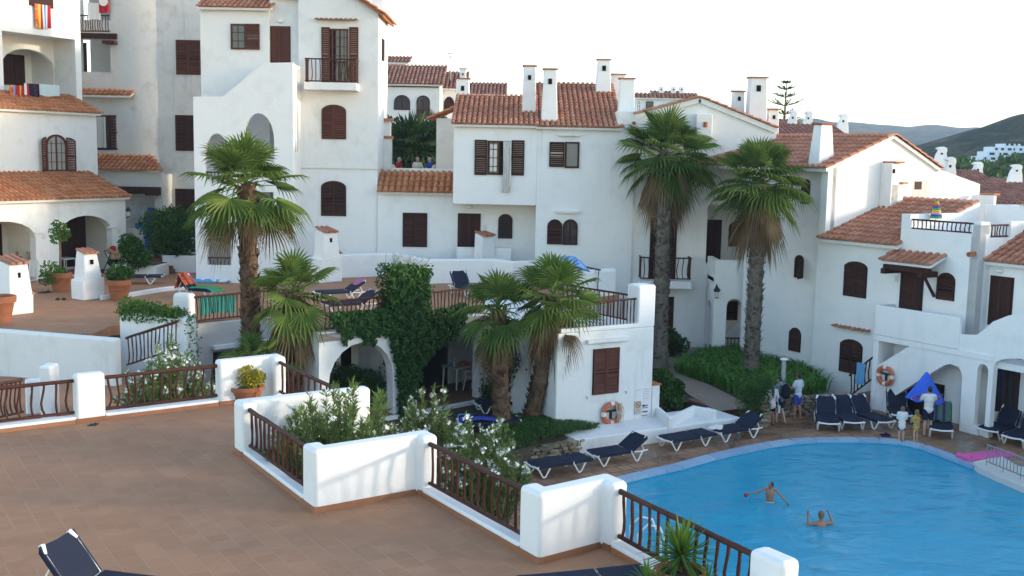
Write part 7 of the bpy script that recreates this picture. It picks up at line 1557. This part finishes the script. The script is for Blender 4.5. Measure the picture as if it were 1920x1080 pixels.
def sandals(label, c, az, m_='black', s=1.):
    t = thing('sandals', label, 'sandals', c); f = Fac(xy(c), az+90)
    for k in (-1, 1):
        mb = MB(); o = [(f.pt(k*.07*s+.04*s*math.cos(a)*(1 if math.sin(a) > 0 else .8), c[2]+.004, .13*s*math.sin(a)+k*.02)) for a in [i*.5236 for i in range(12)]]; mb.prism([o], (0, 0, .022*s)); mb.tube([f.pt(k*.07*s-.045*s, c[2]+.02, -.04*s), f.pt(k*.07*s, c[2]+.055*s, -.07*s), f.pt(k*.07*s+.045*s, c[2]+.02, -.04*s)], .013*s, 6); mb.build('sandal', M[m_], t)
q = zP(84, 549, T); sandals('pair of dark sandals on the left terrace before the porch', (q.x, q.y, T), 80, s=1.6)
q = zP(114, 562, T); sandals('pair of black flip flops beside the tile capped chimney', (q.x, q.y, T), 160, s=1.5)
q = zP(175, 797, T); sandals('small dark sandals at the foot of the square white post', (q.x, q.y, T), 70, s=.7)
q = zP(1660, 817, 0); sandals('dark sandals on the pool deck in front of the loungers', (q.x, q.y, 0), 80, 'cnavy', 1.3)
# garden lamp
q = zP(1467, 740, .34); t = thing('garden_lamp', 'short pale garden lamp post with a flat cap behind the standing group', 'lamp', q); mb = MB(); zt = pb(1467, 676, q.y).z; mb.tube([q, V(q.x, q.y, zt)], .075, 12); mb.build('post', M['metal2'], t, smooth=50); mb = MB(); mb.lathe((q.x, q.y, zt), [(.08, 0), (.15, .03), (.15, .05), (.08, .09)], 16); mb.build('lamp_cap', M['plastic'], t, smooth=40)
# ---------------- WALKWAY, RAIL AND INFLATABLE IN THE POOL
wq = [zP(x, y, .06) for x, y in ((1823, 868), (1850, 862), (1880, 858), (1935, 866), (1990, 878), (2040, 950), (1925, 916), (1870, 893), (1835, 877))]
mb = MB(); slab(mb, [xy(q) for q in wq[:3]+[zP(1905, 873, .06)[:2], zP(1990, 905, .06)[:2], zP(2000, 950, .06)[:2]]+wq[6:]], -.25, .10); t = thing('pool_bridge', 'white slab dividing the swimming pool from the small pool', 'bridge', wq[0]); mb.build('deck_slab', M['coping2'], t, bevel=.03)
u = MB(); q0_, q1_ = zP(1870, 895, -.02), zP(1895, 905, -.02); u.hexa([q0_+V(0, -.02, -.05), q1_+V(0, -.02, -.05), q1_+V(0, .2, -.05), q0_+V(0, .2, -.05)], [q0_+V(0, -.02, .03), q1_+V(0, -.02, .03), q1_+V(0, .2, .03), q0_+V(0, .2, .03)]); u.build('drain_slot', M['dark'], t)
g0, g1 = zP(1849, 873, .1), zP(1990, 930, .1); t = thing('pool_railing', 'thin grey metal railing on the slab between the two pools', 'railing', g0)
zt0, zt1 = pb(1849, 834, g0.y).z, .95; mb = MB(); mb.tube([V(g0.x, g0.y, zt0), V(g1.x, g1.y, zt0)], .025, 8); mb.tube([V(g0.x, g0.y, .22), V(g1.x, g1.y, .22)], .02, 8); mb.build('handrail', M['metal'], t, smooth=50)
for i in range(22):
    q = g0.lerp(g1, i/21); mb = MB(); mb.tube([V(q.x, q.y, .1 if i % 5 == 0 else .22), V(q.x, q.y, zt0)], .013, 6); mb.build('bar', M['metal'], t)
a, b = zP(1815, 868, -.02), zP(1905, 856, .0); t = thing('pool_float', 'pink inflatable mattress floating at the edge beside the metal railing', 'inflatable', a); mb = MB(); d = (b-a); L = d.length; d.normalize(); nn = V(-d.y, d.x, 0)
for i in range(5): o = nn*(.11*i); mb.tube([a+o+Z*.02, a+o+d*.06+Z*.05, a+o+d*(L-.06)+Z*.05, b+o+Z*.02], [.03, .068, .068, .03], 9)
mb.tube([a+d*.08-nn*.02+Z*.1, a+d*.08+nn*.46+Z*.1], .085, 9); mb.build('float_body', M['cfloat'], t, smooth=50)
c = zP(1207, 1033, .0); t = thing('pool_ladder', 'curved white handrail of the pool ladder behind the railing', 'ladder', c)
for k in (0, 1): mb = MB(); o = V(.1*k, -.5*k, 0); mb.tube([c+o+V(-.3, .0, 0), c+o+V(-.3, 0, .55), c+o+V(-.1, 0, .75), c+o+V(.15, 0, .7), c+o+V(.35, 0, .2), c+o+V(.4, 0, -.9)], .025, 8); mb.build('ladder_rail', M['plastic'], t, smooth=50)
# ---------------- BACKGROUND HOUSES
def bg_house(label, x0, x1, yr, ye, yb, Y, run=3.5, mt='tile2', wallm='white', hip=0, pitch=.3, zb=0.):
    f = Fac((0, Y), 90); a = f.rect(x0, ye, x1, yb); t = thing('village_house', label, 'building', f.pt((a[0]+a[1])/2, zb)); mb = MB(); mb.fbox(f, a[0], a[1], zb, a[3], -7, 0); mb.build('wall', M[wallm], t)
    zr = yP((x0+x1)/2, yr, Y+run).z; sl = math.atan2(zr-a[3], run); S = V(0, math.cos(sl), math.sin(sl)); L = (run+.3)/math.cos(sl); O = f.pt(a[0]-.2, a[3]-.02, .3); mb = MB(); W = a[1]-a[0]+.4
    slab_under(mb, O, f.d, S, W, L, .12); mb.build('roof_slab', M['white'], t); mb = MB(); tiles(mb, O, f.d, S, W, hi=(lambda u: min(L, max(0, (W-u)*1.0 if hip > 0 else L), max(0, u*1.0 if hip < 0 or hip == 2 else L))) if hip else (lambda u: L), pitch=pitch, ex=.5); mb.build('roof', M[mt], t, fix=False); return t, f
b1, f = bg_house('distant white house with two arched openings above the far palms', 724, 824, 126, 158, 320, 76, 3.4, pitch=.28)
for rc, r_ in (((739, 178, 769, 206), .5), ((781, 179, 806, 222), -.9)):
    q = f.rect(*rc); w = window(b1, f, rc, 'glass', r_, 'wood'); 
q = f.rect(724, 155, 822, 160); mb = MB(); mb.fbox(f, q[0], q[1], q[2]-.12, q[2]+.1, .02, .12); mb.build('eave_beam', M['wood'], b1)
q = f.rect(782, 206, 808, 221); rail_part(b1, [f.pt(q[0], q[2], .1), f.pt(q[1], q[2], .1)], q[3]-q[2], .2, rt=.04, rv=.03)
b2_, f = bg_house('distant white house wing stepping back with an arched window', 820, 868, 138, 166, 320, 79, 3.2, pitch=.28); window(b2_, f, (832, 181, 852, 206), 'shut', .6, 'wood')
b3_, f = bg_house('distant low white house with a sloping brown roof behind the chimney', 866, 942, 158, 177, 320, 86, 3, pitch=.3); bg_house('far small tiled roof just right of the tall house', 716, 762, 108, 117, 300, 92, 2, pitch=.3)
chimney(b2_, pb(868, 148, 80)-V(0, 0, 1.2), .5, .5, 1.9, 90, .9)
def antenna(label, x, y0, y1, Y, bars):
    a, b = pb(x, y1, Y), pb(x+1, y0, Y); t = thing('roof_antenna', label, 'antenna', a); mb = MB(); mb.tube([a-Z*3, b], .035, 5); mb.build('mast', M['metal'], t); mb = MB()
    for k, (dz, L) in enumerate(bars): c = b-Z*dz; mb.tube([c-V(L, 0, 0), c+V(L, 0, 0)], .025, 4); mb.tube([c+V(L*.6, 0, -.12), c+V(L*.6, 0, .12)], .02, 4); mb.tube([c-V(L*.6, 0, -.12), c-V(L*.6, 0, .12)], .02, 4)
    mb.build('dipoles', M['metal'], t)
antenna('thin television antenna on the distant house roof', 845, 99, 140, 80, ((.05, .25), (.3, .15)))
antenna('thin mast antenna right of the norfolk pine', 1508, 176, 235, 110, ((1.0, .35),))
b4_, f = bg_house('pale blue distant house half hidden behind the left tall palm', 1192, 1300, 178, 184, 260, 95, 1, wallm='blue', pitch=.35); window(b4_, f, (1211, 190, 1225, 208), 'glass', 0, 'wood'); window(b4_, f, (1193, 188, 1202, 212), 'glass', 0, 'plastic')
b5_, f = bg_house('distant house with a brown tiled roof and small chimneys over the left tall palm', 1230, 1280, 173, 185, 260, 104, 3, pitch=.35); bg_house('distant house with a small low tiled roof left of the gable top', 1280, 1304, 177, 186, 260, 108, 2, pitch=.35)
for x in (1239, 1262, 1277): chimney(b5_, pb(x, 182, 106)-V(0, 0, .5), .5, .5, 1.5, 90, .9, cap=False)
b6_, f = bg_house('white house with a brown roof behind the right gable, under the norfolk pine', 1440, 1585, 236, 262, 340, 62, 4, 'tile2', pitch=.28)
bg_house('roof of a distant white house beside the norfolk pine', 1455, 1500, 226, 240, 300, 90, 3, pitch=.3)
def horn_chimney(label, x, y0, y1, Y, w=.8, face=1):
    """rounded lime chimney curling over at the top"""
    a, b = pb(x, y1, Y), pb(x, y0, Y); H = b.z-a.z; t = thing('curved_chimney', label, 'chimney', a); f = Fac((a.x, a.y), 90); mb = MB()
    prof = [(-.5, -.4), (.5, -.4), (.45, .25), (.36, .6), (.42, .78), (.36, .93), (.15, 1), (-.12, .98), (-.3, .9), (-.28, .84), (-.12, .82), (-.14, .7), (-.26, .55), (-.36, .25)]
    mb.prism([[f.pt(u*w*face, a.z+v*H, w*.3) for u, v in prof]], -f.n*w*.6); mb.build('shaft', M['clean'], t, bevel=.05); mb = MB(); mb.fbox(f, -w*.08, w*.08, a.z+H*.5, a.z+H*.62, w*.28, w*.31); mb.build('flue_opening', M['dark'], t); return t
for x, y0, y1, Y, lab in ((1484, 206, 240, 80, 'left of the two curved white chimneys under the norfolk pine'), (1513, 208, 240, 78, 'right of the two curved white chimneys under the norfolk pine'), (1578, 213, 246, 70, 'curved white chimney behind the big roof chimney'), (1762, 275, 305, 66, 'curved white chimney on the roof behind the sunlit gable'), (1777, 294, 334, 60, 'tall curved white chimney just right of the sunlit gable'), (1829, 303, 338, 66, 'curved white chimney on the far tiled roof'), (1902, 308, 335, 64, 'curved white chimney at the far right roof end')): horn_chimney(lab, x, y0, y1, Y)
b7_, f = bg_house('white house with a brown tiled roof beyond the rainbow parasol', 1764, 1880, 322, 361, 420, 58, 4.4, 'tile2', 'blue', pitch=.26)
b8_, f = bg_house('white house with a brown porch roof at the far right', 1846, 2000, 346, 382, 480, 52, 4, 'tile2', 'white', pitch=.26); q = f.rect(1850, 384, 1990, 440); mb = MB(); mb.fbox(f, q[0], q[1], q[2], q[3], .005, .02); mb.build('porch_shade', M['dark'], b8_)  # thin dark panel on the wall paints the shade under the porch roof
bg_house('farther brown tiled roof at the right edge', 1888, 1990, 338, 350, 420, 66, 3, 'tile2', pitch=.3)
for i, x in enumerate((1873, 1896)):
    c = pb(x, 420, 48.5); t = thing('terrace_post', ('left', 'right')[i]+' white rounded post of the far right terrace', 'post', (c.x, c.y, c.z-.5)); mb = MB(); mb.box((c.x, c.y, c.z+.1), (.55, .4, 1.5), 0); mb.build('post', M['clean'], t, bevel=.1, seg=3)
cq = pb(1851, 385, 43); chw = thing('roof_chimney', 'white chimney with a square hole behind the closed rainbow parasol', 'chimney', (cq.x, cq.y, cq.z-1)); mb = MB(); mb.box((cq.x-.15, cq.y, cq.z-.6), (.85, .5, 2.0), R(-33)); mb.build('shaft', M['clean'], chw, bevel=.05); mb = MB(); f = Fac((cq.x, cq.y), 57); mb.fbox(f, -.05, .35, cq.z+.4, cq.z+.48, -.3, .3); mb.build('cap', M['tile3'], chw)
hh = [pb(1840, 305, 330)]
fa = Fac((0, 330), 90); HB = thing('hillside_apartments', 'terraced white apartment block stepping up the distant hillside', 'building', fa.pt(fa.uv(1880, 318)[0], -5)); mb = MB(); wn = MB()
for i, (x0, x1, y0, y1) in enumerate(((1838, 1990, 303, 318), (1845, 1990, 294, 304), (1858, 1990, 285, 295), (1872, 1990, 276, 286), (1896, 1990, 270, 277))):
    q = fa.rect(x0, y0, x1, y1); mb.fbox(fa, q[0], q[1], q[2], q[3], -9-i*.5, -i*1.2); rr = random.Random(i); x = q[0]+.6
    while x < q[1]-1: 
        w_ = rr.uniform(.5, 1.6); wn.fbox(fa, x, x+w_, q[2]+.55, q[2]+1.25, -i*1.2, -i*1.2+.03); x += w_+rr.uniform(.5, 1.5)
mb.build('wall', M['blue'], HB); wn.build('windows', M['dark'], HB)
# ---------------- HILLS
def hill(name, prof, Y, depth, base_y, m_, seed, amp):
    rr = random.Random(seed); mb = MB(); n = 70; k = 22; P_ = prof; vs = []
    def py(x):
        for (xa, ya), (xb, yb) in zip(P_, P_[1:]):
            if xa <= x <= xb: t = (x-xa)/(xb-xa); return ya+(yb-ya)*t
        return P_[-1][1] if x > P_[-1][0] else P_[0][1]
    from mathutils import noise as mn_
    for j in range(k+1):
        s_ = j/k
        for i in range(n+1):
            x = P_[0][0]+(P_[-1][0]-P_[0][0])*i/n; top = yP(x, py(x), Y); wx = top.x*(1-.30*(1-s_)); wy = Y-depth*(1-s_); z = -2+(top.z+2)*(s_**.9)
            nz = mn_.fractal(V(wx, wy, seed*7)/amp, 1., 2., 4)*amp*.10*s_*(1-.75*(s_ > .97)); vs.append(V(wx, wy, z+nz))
    for i in range(n+1):
        x = P_[0][0]+(P_[-1][0]-P_[0][0])*i/n; top = yP(x, py(x), Y); vs.append(V(top.x*1.1, Y+depth, -2))
    mb.add(vs, [(j*(n+1)+i, j*(n+1)+i+1, (j+1)*(n+1)+i+1, (j+1)*(n+1)+i) for j in range(k+1) for i in range(n)], .5); return struct(name, mb, m_, smooth=True)
m_ = mat('scrub_hillside', rough=1., spec=0.); t = NT(m_); P = t.pos(); a = t.noise(.045, 6, P, .65); b = t.noise(.22, 5, P, .7); s_ = t.math('ADD', t.math('MULTIPLY', a, .55), t.math('MULTIPLY', b, .45))
t.col(t.ramp(s_, [(.42, (.014, .026, .010)), (.49, (.034, .046, .020)), (.55, (.085, .072, .046)), (.64, (.15, .12, .08))])); t.bump(b, .8, 4); M['hill'] = m_
m_ = mat('far_hillside', rough=1., spec=0.); t = NT(m_); P = t.pos(); a = t.noise(.009, 7, P, .65); t.col(t.ramp(a, [(.38, (.035, .055, .025)), (.52, (.07, .085, .04)), (.66, (.17, .15, .10))])); t.bump(a, .8, 25); M['farhill'] = m_
hill('near_hill', ((1560, 330), (1640, 305), (1700, 280), (1715, 274), (1740, 268), (1780, 255), (1830, 240), (1850, 237), (1870, 226), (1900, 216), (1920, 212), (2000, 196), (2100, 180), (2250, 178), (2500, 200)), 440, 260, 330, M['hill'], 1, 26)
hill('far_hills', ((1150, 262), (1300, 250), (1420, 236), (1480, 226), (1515, 224), (1560, 229), (1600, 229), (1650, 234), (1700, 240), (1735, 235), (1765, 234), (1800, 240), (1830, 238), (1850, 241), (1900, 244), (2100, 246), (2400, 252)), 1700, 700, 330, M['farhill'], 2, 120)
for i in range(16):
    rr = random.Random(200+i); x = 1700+i*14; c = pb(x, rr.uniform(330, 345), rr.uniform(150, 230)); bush('dark green tree in the valley before the far hillside', (c.x, c.y, c.z), rr.uniform(3, 5), 3, rr.uniform(2.2, 4), 420, .9, .45, 'hedge', 'valley_tree', 'tree', 200+i, 8, group='trees in the valley before the hill')
# ---------------- LIGHT
# unseen house block added out of view, sized to keep the court in shade
SUN_AZ, SUN_EL = 92., 10.5
t = thing('apartment_house', 'unseen white house block added on the right to shade the pool court', 'building', (34, 24, 0)); mb = MB(); mb.box((34, 22, 3.8), (10, 26, 7.75), R(-33)); mb.build('wall', M['white'], t)
w = bpy.data.worlds.new('World'); sc.world = w; w.use_nodes = True; nt = w.node_tree; bg = nt.nodes['Background']; sky = nt.nodes.new('ShaderNodeTexSky'); sky.sky_type = 'NISHITA'; sky.sun_disc = False
sky.sun_elevation = R(SUN_EL); sky.sun_rotation = R(SUN_AZ); sky.air_density = 1.0; sky.dust_density = .6; sky.ozone_density = 1.0; hs = nt.nodes.new('ShaderNodeHueSaturation'); hs.inputs['Saturation'].default_value = 1.0; nt.links.new(sky.outputs['Color'], hs.inputs['Color']); nt.links.new(hs.outputs['Color'], bg.inputs['Color']); bg.inputs['Strength'].default_value = .15
sd_ = bpy.data.lights.new('sun', 'SUN'); so_ = bpy.data.objects.new('sun', sd_); COL.objects.link(so_); sd_.energy = 1.0; sd_.angle = R(4); sd_.color = (1., .86, .68)
dv = -V(math.sin(R(SUN_AZ))*math.cos(R(SUN_EL)), math.cos(R(SUN_AZ))*math.cos(R(SUN_EL)), math.sin(R(SUN_EL))); so_.rotation_euler = dv.to_track_quat('-Z', 'Y').to_euler(); so_.location = (60, 20, 40)
vs_ = sc.view_settings; sc.display_settings.display_device = 'sRGB'; vs_.view_transform = 'Standard'; vs_.look = 'None'; vs_.exposure = 1.98; vs_.gamma = 1.
sc.cycles.use_denoising = True; sc.cycles.max_bounces = 8; sc.cycles.diffuse_bounces = 4; sc.cycles.transparent_max_bounces = 12
hz = MB(); hz.hexa([V(-700, -100, -3.5), V(1700, -100, -3.5), V(1700, 2600, -3.5), V(-700, 2600, -3.5)], [V(-700, -100, 180), V(1700, -100, 180), V(1700, 2600, 180), V(-700, 2600, 180)])
if USE_HAZE:
    hm = bpy.data.materials.new('haze'); hm.use_nodes = True; n_ = hm.node_tree; n_.nodes.clear(); o_ = n_.nodes.new('ShaderNodeOutputMaterial'); pv = n_.nodes.new('ShaderNodeVolumePrincipled'); pv.inputs['Density'].default_value = .0003; pv.inputs['Color'].default_value = (.55, .72, 1.0, 1); n_.links.new(pv.outputs[0], o_.inputs['Volume'])
    h_ = hz.build('haze', hm); h_['kind'] = 'stuff'; tag(h_, 'thin pale evening haze', 'haze'); sc.cycles.volume_bounces = 0
for o in bpy.data.objects:
    if '_o' in o: del o['_o']
